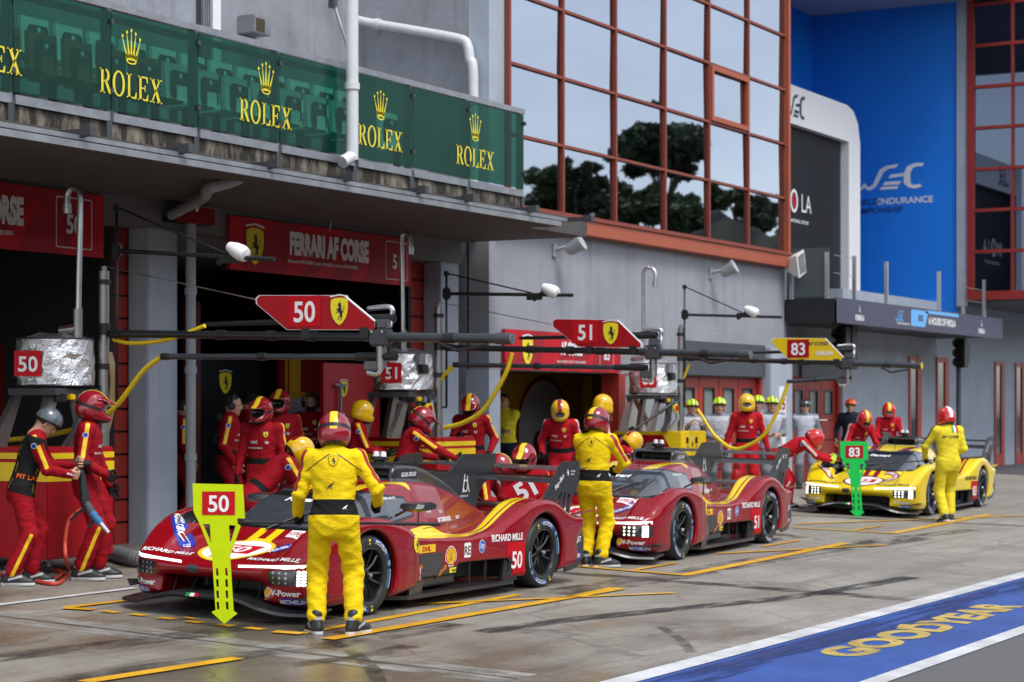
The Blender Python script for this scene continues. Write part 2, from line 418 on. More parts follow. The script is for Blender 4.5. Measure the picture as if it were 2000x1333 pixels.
class Tri:
    def __init__(s, V, T, M=None): s.V = np.asarray(V, np.float64); s.T = np.asarray(T); s.M = np.zeros(len(T), int) if M is None else M
    def cut(s, fn, m, only=None):                                    # give material m to the part where fn < 0, with a clean edge
        f = np.array(fn(s.V[:, 0], s.V[:, 1], s.V[:, 2]), float); f[np.abs(f) < 1e-6] = 1e-6
        sg = f < 0; k = sg[s.T].sum(1); allow = np.ones(len(s.T), bool) if only is None else np.isin(s.M, only)
        s.M[(k == 3) & allow] = m
        c = ((k == 1) | (k == 2)) & allow
        if not c.any(): return s
        T = s.T[c]; M = s.M[c]; st = sg[T]; lone = np.where(k[c][:, None] == 1, st, ~st).argmax(1)
        r = np.arange(len(T)); a, b, d = T[r, lone], T[r, (lone+1) % 3], T[r, (lone+2) % 3]
        E = np.sort(np.concatenate([np.stack([a, b], 1), np.stack([a, d], 1)]), 1)
        u, inv = np.unique(E, axis=0, return_inverse=True); inv = inv.reshape(-1)
        w = f[u[:, 0]]/(f[u[:, 0]]-f[u[:, 1]]); w = np.clip(w, .02, .98)
        nv = s.V[u[:, 0]]*(1-w)[:, None]+s.V[u[:, 1]]*w[:, None]; o = len(s.V)
        p, q = o+inv[:len(T)], o+inv[len(T):]
        la = sg[a]
        s.V = np.concatenate([s.V, nv])
        s.T = np.concatenate([s.T[~c], np.stack([a, p, q], 1), np.stack([p, b, d], 1), np.stack([p, d, q], 1)])
        s.M = np.concatenate([s.M[~c], np.where(la, m, M), np.where(la, M, m), np.where(la, M, m)])
        # triangles next to a cut that were not allowed keep their edge: harmless at this size
        return s
    def mesh(s, name, mats, smooth=True):
        me = bpy.data.meshes.new(name); me.from_pydata(s.V.tolist(), [], s.T.tolist())
        for m in mats: me.materials.append(m)
        me.polygons.foreach_set('material_index', s.M.astype(np.int32)); me.polygons.foreach_set('use_smooth', np.full(len(s.T), smooth)); me.update(); return me
    def bvh(s): return BVHTree.FromPolygons([Vector(v) for v in s.V], s.T.tolist())
def smin(a, b, k): h = np.clip(.5+.5*(b-a)/k, 0, 1); return b+(a-b)*h-k*h*(1-h)
def smax(a, b, k): return -smin(-a, -b, k)
def cap(X, Y, Z, a, b, ra, rb, sq=None):                             # tapered capsule
    a, b = np.array(a, float), np.array(b, float); d = b-a; L2 = (d*d).sum()+1e-12
    t = np.clip(((X-a[0])*d[0]+(Y-a[1])*d[1]+(Z-a[2])*d[2])/L2, 0, 1)
    return np.sqrt((X-a[0]-d[0]*t)**2+(Y-a[1]-d[1]*t)**2+(Z-a[2]-d[2]*t)**2)-(ra+(rb-ra)*t)
def ellip(X, Y, Z, c, r, Mx=None):
    x, y, z = X-c[0], Y-c[1], Z-c[2]
    if Mx is not None:
        x, y, z = (Mx[0][i]*x+Mx[1][i]*y+Mx[2][i]*z for i in range(3))
    k = np.sqrt((x/r[0])**2+(y/r[1])**2+(z/r[2])**2); return (k-1)*min(r)
def rbox(X, Y, Z, lo, hi, r=.02):
    q = [np.abs(A-(lo[i]+hi[i])/2)-((hi[i]-lo[i])/2-r) for i, A in enumerate((X, Y, Z))]
    return np.sqrt(np.maximum(q[0], 0)**2+np.maximum(q[1], 0)**2+np.maximum(q[2], 0)**2)+np.minimum(np.maximum(np.maximum(q[0], q[1]), q[2]), 0)-r
def sdpoly(P, A, B, smooth=0):                                       # signed distance to a polygon, A and B broadcastable
    P = [Vector((p[0], p[1], 0)) for p in P]
    if smooth:
        n = len(P); o = []
        for i in range(n):
            a, b, c, d = P[i-1], P[i], P[(i+1) % n], P[(i+2) % n]
            for k in range(smooth):
                t = k/smooth; o.append(.5*((2*b)+(c-a)*t+(2*a-5*b+4*c-d)*t*t+(3*b-a-3*c+d)*t**3))
        P = o
    A, B = np.broadcast_arrays(A, B); D = np.full(A.shape, 1e9, np.float32); s = np.ones(A.shape, np.float32)
    n = len(P)
    for i in range(n):
        x0, y0 = P[i].x, P[i].y; x1, y1 = P[i-1].x, P[i-1].y
        ex, ey = x1-x0, y1-y0; wx, wy = A-x0, B-y0
        t = np.clip((wx*ex+wy*ey)/(ex*ex+ey*ey+1e-12), 0, 1); D = np.minimum(D, (wx-ex*t)**2+(wy-ey*t)**2)
        c1 = B >= y0; c2 = B < y1; c3 = ex*wy > ey*wx
        s = np.where((c1 & c2 & c3) | (~c1 & ~c2 & ~c3), -s, s)
    return s*np.sqrt(D)

# ================================================================== SETTING: ground and paint
def ground_mat():
    m = bpy.data.materials.new('wet_concrete'); m.use_nodes = True
    n, l = m.node_tree.nodes, m.node_tree.links; b = n['Principled BSDF']
    tc = n.new('ShaderNodeTexCoord')
    def noise(sc, det=6, rough=.6, st=None, dist=0):
        z = n.new('ShaderNodeTexNoise'); z.inputs['Scale'].default_value = sc; z.inputs['Detail'].default_value = det
        z.inputs['Roughness'].default_value = rough; z.inputs['Distortion'].default_value = dist
        s = tc.outputs['Object']
        if st:
            mp = n.new('ShaderNodeMapping'); mp.inputs['Scale'].default_value = st[:3]
            if len(st) > 3: mp.inputs['Rotation'].default_value = (0, 0, st[3])
            l.new(s, mp.inputs['Vector']); s = mp.outputs[0]
        l.new(s, z.inputs['Vector']); return z.outputs[0]
    def ramp(src, a, b_, c0=(0, 0, 0, 1), c1=(1, 1, 1, 1)):
        r = n.new('ShaderNodeValToRGB'); r.color_ramp.elements[0].position = a; r.color_ramp.elements[1].position = b_
        r.color_ramp.elements[0].color = c0; r.color_ramp.elements[1].color = c1; l.new(src, r.inputs[0]); return r.outputs[0]
    def mix(f, a, c, mode='MIX'):
        x = n.new('ShaderNodeMix'); x.data_type = 'RGBA'; x.blend_type = mode
        for k, q in ((0, f), (6, a), (7, c)):
            if isinstance(q, (int, float)): x.inputs[k].default_value = q
            elif isinstance(q, tuple): x.inputs[k].default_value = q
            else: l.new(q, x.inputs[k])
        return x.outputs[2]
    base = ramp(noise(.55, 8, .65), .32, .70, (.215, .192, .155, 1), (.375, .350, .308, 1))
    fine = ramp(noise(38, 4, .7), .25, .75, (.72, .72, .72, 1), (1.18, 1.18, 1.18, 1))
    c = mix(1.0, base, fine, 'MULTIPLY')
    vo = n.new('ShaderNodeTexVoronoi'); vo.feature = 'DISTANCE_TO_EDGE'; vo.inputs['Scale'].default_value = .55
    wv = n.new('ShaderNodeMix'); wv.data_type = 'RGBA'; wv.blend_type = 'LINEAR_LIGHT'; wv.inputs[0].default_value = .10
    nzc = n.new('ShaderNodeTexNoise'); nzc.inputs['Scale'].default_value = 2.6; nzc.inputs['Detail'].default_value = 8; l.new(tc.outputs['Object'], nzc.inputs['Vector'])
    l.new(tc.outputs['Object'], wv.inputs[6]); l.new(nzc.outputs['Color'], wv.inputs[7]); l.new(wv.outputs[2], vo.inputs['Vector'])
    crk = ramp(vo.outputs['Distance'], .0, .010, (1, 1, 1, 1), (0, 0, 0, 1)); c = mix(crk, c, (.15, .138, .12, 1))
    grit = ramp(noise(140, 3, .8), .30, .70, (.62, .62, .62, 1), (1.3, 1.3, 1.3, 1)); c = mix(1.0, c, grit, 'MULTIPLY')
    spot = ramp(noise(6, 5, .7), .56, .72); c = mix(spot, c, (.19, .165, .135, 1))
    strk = ramp(noise(1.1, 7, .7, (.16, 3.2, 1, R(4)), .3), .50, .66); c = mix(strk, c, (.185, .17, .148, 1))
    strk2 = ramp(noise(1.4, 6, .7, (.25, 2.2, 1, R(-24)), .5), .60, .74); c = mix(strk2, c, (.195, .18, .158, 1))
    # damp, darker and shinier towards the garages and the near cars
    sx = n.new('ShaderNodeSeparateXYZ'); l.new(tc.outputs['Object'], sx.inputs[0])
    g = n.new('ShaderNodeMapRange'); g.inputs['From Min'].default_value = 13; g.inputs['From Max'].default_value = 25; g.inputs['To Min'].default_value = .12; g.inputs['To Max'].default_value = -.22
    l.new(sx.outputs['X'], g.inputs['Value'])
    ad = n.new('ShaderNodeMath'); ad.operation = 'ADD'; l.new(noise(.42, 5, .6, (.7, 1.3, 1)), ad.inputs[0]); l.new(g.outputs[0], ad.inputs[1])
    wet = ramp(ad.outputs[0], .50, .68)
    c2 = mix(1.0, c, (.62, .57, .49, 1), 'MULTIPLY'); c = mix(wet, c, c2)
    l.new(c, b.inputs['Base Color'])
    rr = n.new('ShaderNodeMapRange'); rr.inputs['To Min'].default_value = .52; rr.inputs['To Max'].default_value = .20
    l.new(wet, rr.inputs['Value']); l.new(rr.outputs[0], b.inputs['Roughness'])
    bp = n.new('ShaderNodeBump'); bp.inputs['Strength'].default_value = .25; bp.inputs['Distance'].default_value = .01
    l.new(noise(55, 5, .7), bp.inputs['Height']); l.new(bp.outputs[0], b.inputs['Normal'])
    return m
def sheet_mat(name, col, rough, a0, a1, sc, st, col2=None, seed=0, maxa=1.0):   # worn paint: noise decides where it is left
    m = bpy.data.materials.new(name); m.use_nodes = True; n, l = m.node_tree.nodes, m.node_tree.links; b = n['Principled BSDF']
    tc = n.new('ShaderNodeTexCoord'); mp = n.new('ShaderNodeMapping'); mp.inputs['Scale'].default_value = st; mp.inputs['Location'].default_value = (seed, seed*.7, 0)
    l.new(tc.outputs['Object'], mp.inputs['Vector'])
    z = n.new('ShaderNodeTexNoise'); z.inputs['Scale'].default_value = sc; z.inputs['Detail'].default_value = 8; z.inputs['Roughness'].default_value = .68
    l.new(mp.outputs[0], z.inputs['Vector'])
    r = n.new('ShaderNodeMapRange'); r.inputs['From Min'].default_value = a0; r.inputs['From Max'].default_value = a1; r.inputs['To Max'].default_value = maxa
    l.new(z.outputs[0], r.inputs['Value']); l.new(r.outputs[0], b.inputs['Alpha'])
    cr = n.new('ShaderNodeValToRGB'); cr.color_ramp.elements[0].position = .35; cr.color_ramp.elements[1].position = .65
    cr.color_ramp.elements[0].color = (*(col2 or tuple(x*.75 for x in col)), 1); cr.color_ramp.elements[1].color = (*col, 1)
    z3 = n.new('ShaderNodeTexNoise'); z3.inputs['Scale'].default_value = 3.1; z3.inputs['Detail'].default_value = 6; l.new(tc.outputs['Object'], z3.inputs['Vector'])
    l.new(z3.outputs[0], cr.inputs[0]); l.new(cr.outputs[0], b.inputs['Base Color']); b.inputs['Roughness'].default_value = rough
    return m
GROUNDM = ground_mat()
mb = MB()
ys = [-900, 0, 4.5, 9.75, 15.6, 22, 40]
rows = [[(x, y, gz(max(y, 0)) if y < 30 else gz(30)) for x in (-60, 0, 30, 80, 300, 1500)] for y in ys]
mb.loft([r[::-1] for r in rows], GROUNDM, smooth=False)
tag(mb.build('ground'), kind='structure')
def strip(name, pts, w, m, lift=.004):                              # a painted line through ground points (x, y)
    mb = MB(); P = [Vector((p[0], p[1], 0)) for p in pts]; L = []; Rr = []
    for i, p in enumerate(P):
        a, b = P[max(i-1, 0)], P[min(i+1, len(P)-1)]; t = (b-a).normalized(); nn = Vector((-t.y, t.x, 0)); ww = w[i] if isinstance(w, list) else w
        q = p+nn*ww/2; L.append((q.x, q.y, gz(q.y)+lift)); q = p-nn*ww/2; Rr.append((q.x, q.y, gz(q.y)+lift))
    mb.loft([Rr, L], m, smooth=False)
    return tag(mb.build(name), kind='structure')
def gpx(*ps): return [PG(*p) for p in ps]
# asphalt pit lane beyond the blue band
ASPH = mat('asphalt', (.105, .105, .108), .62, var=.35, vscale=90, bump=.5, bscale=130)
mb = MB(); mb.loft([[(x, y, gz(max(y, 0))+.004) for x in (200, 0)] for y in (4.9, 0, -14)], ASPH, smooth=False); tag(mb.build('pit_lane'), kind='structure')
BLUEP = mat('blue_paint', (.024, .085, .35), .45, var=.3, vscale=1.4, col2=(.014, .052, .235), bump=.2, bscale=60)
mb = MB(); mb.loft([[(x, y, gz(y)+.006) for x in (200, 0)] for y in (6.25, 4.9)], BLUEP, smooth=False); tag(mb.build('blue_painted_band'), kind='structure')
BLUED = sheet_mat('blue_wear', (.012, .03, .16), .5, .44, .58, 2.2, (.16, 2.5, 1), seed=2)
tag(strip('blue_band_wear', [(11, 5.98), (40, 5.98)], .36, BLUED, .009), kind='structure')
LBLUEW = sheet_mat('blue_scuff', (.10, .17, .45), .45, .53, .66, 1.3, (.3, 1.2, 1), seed=5, maxa=.6)
tag(strip('blue_band_scuff', [(11, 5.15), (40, 5.15)], .5, LBLUEW, .009), kind='structure')
WPAINT = sheet_mat('white_road_paint', (.62, .63, .64), .5, .24, .34, 9, (1, 1, 1), col2=(.44, .44, .44))
strip('lane_line', [(0, 6.30), (200, 6.55)], .20, WPAINT, .011); strip('lane_line', [(0, 4.88), (200, 4.92)], .16, WPAINT, .011)
OPAINT = sheet_mat('orange_road_paint', (.78, .415, .012), .4, .23, .33, 7, (1, 1, 1), col2=(.58, .29, .010))
OL = [(((640, 1251), (1215, 1151)), .13), (((165, 1335), (465, 1288)), .13), (((535, 1236), (592, 1240)), .14), (((588, 1239), (1012, 1163)), .10),
      (((790, 1183), (1317, 1160)), .08), (((125, 1190), (183, 1193)), .12), (((128, 1189), (258, 1174)), .09), (((258, 1174), (420, 1152)), .08),
      (((1120, 1107), (1345, 1126)), .12), (((1335, 1125), (1652, 1062)), .14), (((1400, 1083), (1732, 1066)), .09), (((1240, 1115), (1322, 1101)), .07), (((1490, 1069), (1562, 1057)), .07),
      (((1548, 1032), (1746, 1043)), .12), (((1742, 1043), (1932, 1006)), .14), (((1557, 1025), (2010, 1008)), .10), (((1670, 1037), (1722, 1028)), .07), (((360, 1208), (382, 1212)), .06),
      (((1108, 1168), (1195, 1150)), .05)]
for (a, b), w in OL: strip('box_line', gpx(a, b), w, OPAINT, .012 if a[0] not in (588, 1335, 1742) else .008)
for cx, cy in ((215, 1197), (270, 1203), (325, 1210), (380, 1217), (438, 1223.5), (497, 1230)):
    p = PG(cx, cy); strip('box_dash', [(p.x+.01, p.y+.085), (p.x, p.y-.085)], .11, OPAINT, .010)
WL = sheet_mat('white_box_paint', (.66, .66, .66), .5, .22, .32, 8, (1, 1, 1))
strip('box_line', gpx((-60, 1191), (0, 1183), (265, 1150)), .09, WL, .01); strip('box_line', gpx((1935, 930), (1968, 931)), .16, WL, .01)
mb = MB(); mb.loft([[(x, y, gz(y)+.003) for x in (90, 62, 50)] for y in (9.6, 15.9)], mat('old_asphalt', (.075, .075, .08), .55, var=.3, vscale=2)); mb.f = mb.f if True else 0; tag(mb.build('asphalt_apron'), kind='structure')
JOINT = mat('joint_dark', (.025, .024, .022), .6)
JW = sheet_mat('joint_halo', (.42, .41, .38), .5, .40, .62, 2.4, (1.5, .8, 1), maxa=.75)
JD = sheet_mat('joint_stain', (.03, .028, .024), .35, .40, .60, 2.0, (1.5, .8, 1), maxa=.8)
for (a, b, h, wj) in (((-80, 1195), (1010, 1327), JW, .55), ((1075, 1117), (1790, 1173), JD, .35), ((1500, 1005), (2040, 1030), JD, .2)):
    p, q = PG(*a), PG(*b); strip('joint_stain', [(p.x+(q.x-p.x)*i/6, p.y+(q.y-p.y)*i/6) for i in range(7)], wj, h, .0035)
    strip('expansion_joint', [p, q], .022, JOINT, .0065)
TM = sheet_mat('tyre_rubber', (.018, .018, .018), .5, .36, .56, 3.0, (.5, 2, 1), maxa=.72)
TM2 = sheet_mat('tyre_rubber_faint', (.03, .028, .026), .45, .42, .66, 2.2, (.8, 1.6, 1), maxa=.7, seed=9)
strip('tyre_mark', gpx((940, 1236), (1100, 1213), (1300, 1192), (1500, 1173), (1600, 1160), (1780, 1128)), .24, TM, .005)
strip('tyre_mark', gpx((560, 1300), (700, 1285), (800, 1262)), .2, TM2, .005)
strip('tyre_mark', gpx((640, 1250), (690, 1275), (730, 1310), (745, 1345)), .12, TM2, .0052)
strip('tyre_mark', gpx((1290, 1225), (1330, 1250), (1350, 1275)), .09, TM2, .005)
strip('tyre_mark', gpx((1080, 1160), (1300, 1128), (1560, 1082), (1800, 1050)), .5, TM2, .0047)
strip('tyre_mark', gpx((-40, 1290), (200, 1262), (420, 1235), (620, 1205)), .35, TM2, .0047)
strip('tyre_mark', gpx((60, 1340), (330, 1300), (640, 1262), (900, 1220)), .3, TM2, .0044)
strip('tyre_mark', gpx((1180, 1000), (1560, 1050), (1660, 1062), (1900, 1036)), .35, TM2, .0047)
mb = MB(); place(mb, mark_text('GOODYEAR', sheet_mat('ground_letter_yellow', (.56, .40, .09), .5, .30, .42, 5, (1, 1, 1), col2=(.36, .26, .07)), bold=.055, shear=.0, wide=1.0), (17.42, 5.43, gz(5.43)), (1, .0, 0), (0, 1, GK), .37, lift=.010, sx=1.66)
place(mb, [(*polys2d([[(-.3, .0), (.15, .38), (.0, .55), (.5, .75), (.62, .5), (.3, .42), (.75, .0), (.45, .18), (.2, .1), (-.1, .16)]]), bpy.data.materials['ground_letter_yellow'])], (17.15, 5.66, gz(5.66)), (1, 0, 0), (0, 1, GK), .28, lift=.0125, sx=1.8)
tag(mb.build('painted_lettering'), kind='structure')

# ================================================================== BUILDINGS
WALLM = mat('grey_render', (.285, .30, .335), .75, var=.12, vscale=1.1, streak=.30, bump=.25, bscale=25)
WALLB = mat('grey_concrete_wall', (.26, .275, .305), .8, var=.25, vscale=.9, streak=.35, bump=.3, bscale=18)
LINT = mat('lintel_shade', (.15, .148, .15), .75, var=.12, vscale=2); SOFF = mat('soffit_shade', (.075, .068, .062), .8, var=.2, vscale=2)  # both colours darkened to carry the shade under the terrace
PILL = mat('pillar_paint', (.36, .405, .47), .6, var=.10, vscale=1.6, streak=.22, bump=.15, bscale=30)
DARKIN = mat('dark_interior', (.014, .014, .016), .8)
REDDOOR = mat('red_door', (.36, .030, .020), .45, var=.12, vscale=2)
TERRA = mat('terracotta_frame', (.23, .056, .038), .5, var=.10, vscale=2, spec=.2)
TERRA2 = mat('terracotta_light', (.37, .095, .052), .5, var=.08, vscale=2, spec=.2)
STAIN = mat('stained_concrete', (.24, .205, .155), .85, var=.5, vscale=3, col2=(.020, .017, .013), ramp=(.46, .66), stretch=(2.6, 2.6, .7), bump=.3, bscale=30)
PIPEW = mat('pipe_grey_white', (.60, .61, .63), .4, var=.05)
PIPEG = mat('pipe_grey', (.32, .35, .38), .45, var=.08)
PANEG = mat('reflective_glass', (.37, .41, .495), .012, 1, bump=.035, bscale=1.1, bdetail=1)
YB, YF, YK = 15.3, 15.6, 13.8                                       # control block front, garage front, terrace front
def door_mesh(mb, x0, x1, y, z0, z1, m, n=5):                       # ribbed roller shutter
    d = (z1-z0)/n
    for i in range(n): mb.box((x0, y, z0+i*d+.012), (x1, y+.06, z0+(i+1)*d-.012), m, bev=.008)
    mb.box((x0+.01, y+.03, z0), (x1-.01, y+.055, z1), BLK)
# ---- garages with terrace
G = empty('garage_building', (18, YF, 0), 'grey concrete garage building with stained terrace slab above two open garages', 'building')
mi = Matrix.Translation((-18, -YF, 0))
class GB(MB):                                                       # builder whose world coordinates become local to a root
    def __init__(s, root): super().__init__(); s.root = root
    def done(s, name):
        o = s.build(name, s.root); o.matrix_parent_inverse = Matrix.Translation(-Vector(s.root.location)); return o
w = GB(G)
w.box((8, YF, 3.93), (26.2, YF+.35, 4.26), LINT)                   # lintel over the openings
w.box((8, YF+.35, 3.95), (26.48, 23.3, 4.25), WALLM)                   # garage ceiling
w.done('wall')
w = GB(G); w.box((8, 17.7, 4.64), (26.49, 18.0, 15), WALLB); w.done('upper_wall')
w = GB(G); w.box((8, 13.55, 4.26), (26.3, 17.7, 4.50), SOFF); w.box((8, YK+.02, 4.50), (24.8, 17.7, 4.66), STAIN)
w.box((8, YK-.02, 4.44), (24.85, YK+.03, 4.72), STAIN); w.done('terrace_slab')
for x0, x1 in ((18.96, 19.52), (25.6, 26.12)):
    w = GB(G); w.box((x0, YF-.004, .1), (x1, YF+.30, 3.93), PILL, bev=.015); w.done('pillar')
w = GB(G); w.box((26.12, YF+.5, .1), (26.6, YF+.6, 4.3), WALLM); w.done('recess_wall')
# folded red doors seen at the jambs
for x0, x1 in ((18.72, 18.98), (25.27, 25.62)):
    w = GB(G); door_mesh(w, x0, x1, YF+.31, .17, 3.93, REDDOOR, 14); w.box((x0-.07, YF+.30, .17), (x0, YF+.42, 3.93), BLK); w.done('folding_door')
w = GB(G)                                                            # garage interiors: dark partitions
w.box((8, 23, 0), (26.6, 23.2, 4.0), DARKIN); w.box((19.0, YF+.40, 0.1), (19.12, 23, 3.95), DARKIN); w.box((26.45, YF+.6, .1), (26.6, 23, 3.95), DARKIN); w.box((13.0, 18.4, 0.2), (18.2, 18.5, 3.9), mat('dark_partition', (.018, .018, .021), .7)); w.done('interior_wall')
# canopy grating under the terrace
w = GB(G)
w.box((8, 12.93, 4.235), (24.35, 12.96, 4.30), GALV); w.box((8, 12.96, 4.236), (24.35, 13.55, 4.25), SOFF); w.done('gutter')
w = GB(G)
for k in range(5): w.box((8, 12.98+k*.16, 4.315+k*.01), (24.55, 13.0+k*.16, 4.345+k*.01), GALV)
x = 10
while x < 24.5: w.box((x, 12.98, 4.318), (x+.012, 13.78, 4.34), CHARC); x += .055
w.box((8, 12.95, 4.315), (24.55, 12.978, 4.36), GALV); w.done('grating')
for p in ((90, 258), (285, 292), (460, 322), (610, 345), (755, 372), (850, 390), (975, 410), (1085, 420)):
    q = PY(p[0], p[1], 13.4); w = GB(G); w.box((q.x-.03, 12.9, 4.362), (q.x+.03, 13.8, 4.42), CHARC); w.box((q.x-.045, 12.82, 4.35), (q.x+.045, 12.95, 4.44), CHARC); w.done('bracket')
def pipe(root, name, pts, r, m, cuff=()):
    w = GB(root); w.tube(spline(pts, 8), r, m, 14)
    for c, d in cuff: w.tube([Vector(c)-Vector(d)*.04, Vector(c)+Vector(d)*.04], r*1.22, m, 14)
    return w.done(name)
pipe(G, 'drain_pipe', [(19.62, YF-.12, .15), (19.62, YF-.12, 2.0), (19.62, YF-.12, 4.25)], .062, PIPEG, [((19.62, YF-.12, z), (0, 0, 1)) for z in (1.2, 2.25, 3.2)])
a, b = PY(335, 420, YF-.15), PY(465, 350, 13.4)
pipe(G, 'drain_pipe', [a, a+(b-a)*.5, b+Vector((-.25, .2, -.12)), b, b+Vector((.02, 0, .10))], .062, PIPEG)
a = PY(910, 560, YF+.2); pipe(G, 'drain_pipe', [(a.x, YF+.3, .2), (a.x, YF+.3, 2), (a.x, YF+.3, 3.45), PY(914, 472, YF+.2), PY(932, 452, YF-.2), PY(952, 444, YF-.5), PY(965, 430, YF-.6)], .06, PIPEG)
a = PY(685, 0, 13.62); pipe(G, 'drain_pipe', [(a.x, 13.6, 8), (a.x, 13.6, 6), (a.x, 13.6, 4.85), (a.x-.03, 13.6, 4.78), (a.x-.18, 13.62, 4.70)], .075, PIPEW, [((a.x, 13.6, 5.62), (0, 0, 1))])
w = GB(G); a = PX(612, 40, 24.8); w.box((22.55, 17.62, 5), (22.75, 17.7, 13), CHARC); w.box((22.8, 17.6, 5), (22.98, 17.7, 13), WHITE)
for k in range(4): w.box((22.57+k*.045, 17.58, 5), (22.59+k*.045, 17.62, 13), GALV)
w.done('cable_duct')
# ---- terrace balustrade: every post, rail and panel
def green_glass():
    m = bpy.data.materials.new("green_glass"); m.use_nodes = True; n, l = m.node_tree.nodes, m.node_tree.links
    o = n['Material Output']; b = n['Principled BSDF']; b.inputs['Base Color'].default_value = (.006, .080, .052, 1); b.inputs['Roughness'].default_value = .12
    t = n.new('ShaderNodeBsdfTransparent'); t.inputs['Color'].default_value = (.22, .51, .42, 1)
    x = n.new('ShaderNodeMixShader'); x.inputs[0].default_value = .26
    l.new(t.outputs[0], x.inputs[1]); l.new(b.outputs[0], x.inputs[2]); l.new(x.outputs[0], o.inputs['Surface']); return m
GG = green_glass()
BR = empty('terrace_balustrade', (18, YK, 4.66), 'green glass balustrade with yellow crown lettering along the terrace edge', 'balustrade')
px_posts = [(-190), 18, 210, 380, 540, 690, 800, 910, 1018]; xs = [X_at(p, YK) for p in px_posts]
w = GB(BR); w.box((9, YK-.03, 5.86), (xs[-1]+.05, YK+.06, 5.93), GALV); w.done('handrail')
w = GB(BR); w.box((9, YK+.9, 6.0), (22.5, YK+.96, 6.07), CHARC); w.done('back_rail')
for i in range(len(xs)-1):
    w = GB(BR); w.box((xs[i]+.04, YK-.05, 4.71), (xs[i+1]-.04, YK-.005, 4.80), GALV); w.done('channel')
    w = GB(BR); w.box((xs[i]+.012, YK-.045, 4.82), (xs[i+1]-.012, YK-.033, 5.84), GG); w.done('glass_panel')
for x in xs:
    w = GB(BR); w.box((x-.035, YK-.02, 4.44), (x+.035, YK+.07, 5.87), GALV, bev=.006); w.box((x-.06, YK-.045, 4.46), (x+.02, YK-.015, 4.72), CHARC)
    for z in (5.0, 5.7): w.box((x-.02, YK-.07, z), (x+.02, YK-.02, z+.05), CHARC)
    w.done('post')
GLY = mat('glass_lettering_yellow', (.78, .64, .03), .45)
for cpx, cy in ((-30, 130), (256, 172), (519, 228), (743, 270), (928, 312)):
    x = X_at(cpx, YK-.05); w = GB(BR); fr = ((1, 0, 0), (0, 0, 1))
    place(w, serif_word('ROLEX', GLY), (x, YK-.05, 4.985), *fr, .25, sx=1.06)
    place(w, mark_crown(), (x, YK-.05, 5.31), *fr, .37, sx=.72); w.done('lettering')
# ---- seats on the terrace
SEATW = mat('seat_white', (.84, .85, .85), .5); SEATT = mat('seat_terracotta', (.36, .15, .11), .5)
def seat(name, m, lab, grp):
    t = empty(name, (0, 0, -50), lab, 'seat', grp)
    mb = MB(); sec = [(-.02, .40), (-.20, .42), (-.24, .46), (-.02, .46), (.14, .47), (.18, .62), (.23, .95), (.27, .95), (.24, .62), (.2, .42)]
    sec = [(.16, .95), (.21, .95), (.20, .60), (.17, .42), (-.20, .42), (-.22, .45), (.12, .46), (.14, .6)]
    rows = [[(x*(1 if abs(x) < .2 else 1), y, z) for y, z in sec] for x in (-.22, -.2, .2, .22)]
    mb.loft(rows, m, closed=True, caps=True, smooth=False); mb.build('shell', t)
    mb = MB(); mb.box((-.15, .105, .55), (.15, .118, .86), CHARC, bev=.02); mb.box((-.10, .08, .48), (.10, .10, .70), m, bev=.01); mb.build('backrest_pad', t)
    mb = MB(); mb.box((-.03, -.02, 0), (.03, .06, .43), CHARC); mb.build('leg', t)
    mb = MB(); place(mb, [(*polys2d([ell(0, 0, .03, .03, 12)]), LETW)], (0, .103, .81), (1, 0, 0), (0, 0, 1), 1); mb.build('number_tag', t)
    return t
sw = seat('stadium_chair', SEATW, 'white stadium seat with dark back pad behind the green glass balustrade', 'white seats on the terrace')
st_ = seat('stadium_chair', SEATT, 'terracotta stadium seat with dark back pad behind the green glass balustrade', 'terracotta seats on the terrace')
first = {0: True, 1: True}
k = 0
for row, (yy, zz) in enumerate(((14.75, 4.80), (15.55, 5.16))):
    x = 13.6+row*.2
    while x < 23.6-.2*row:
        kind = 0 if (x > 17.85-row*.75 and not (row == 0 and x < 18.9 and x < 18.4)) else 1
        if not (22.3 < x < 22.62):
            pr = sw if kind == 0 else st_
            o = pr if first[kind] else copy_tree(pr); first[kind] = False
            o.location = (x, yy, zz)
        x += .56
    k += 1
mb = MB(); mb.box((8, 14.4, 4.66), (24.6, 15.2, 4.795), WALLB); mb.box((8, 15.2, 4.66), (24.6, 17.7, 5.155), WALLB); mb.root = G; o = mb.build('terrace_step', G); o.matrix_parent_inverse = Matrix.Translation(-Vector(G.location))
# ---- control block with mirror glass
C = empty('control_building', (33, YB, 0), 'grey building with tall mirror glass front in terracotta frames', 'building')
X0, X1 = 26.5, 38.30
w = GB(C)
w.box((X0, YB, 2.36), (X1, YB+.35, 4.60), WALLM); w.box((X0, YB, .1), (26.84, YB+.4, 2.36), PILL); w.box((X0, YB+.4, 0), (X0+.3, 19, 15), WALLB)
w.box((31.05, YB+.02, .1), (33.3, YB+.4, 2.36), WALLM); w.box((X0, YB, 4.6), (26.96, YB+.35, 15), PILL); w.box((X0+.3, YB+.36, 2.36), (X1, YB+.4, 15), DARKIN)
w.box((X0+.001, YB+.35, 4.6), (X0+.3, YB+.4, 15), WALLB)
w.done('wall')
w = GB(C); w.box((37.2, YB-.15, .1), (38.35, YB+.3, 2.95), PILL, bev=.02); w.done('pillar')
w = GB(C); w.box((38.25, YB+.02, 2.95), (38.46, YB+.6, 15), PILL); w.done('end_wall')
cols = [26.994, 28.726, 30.598, 32.54, 34.43, 36.276, 38.20]; zr = [4.87+1.075*i for i in range(9)]
w = GB(C)
for i, x in enumerate(cols): w.box((x-.028, YB-.09, 4.80), (x+.028, YB-.005, zr[-1]), TERRA)
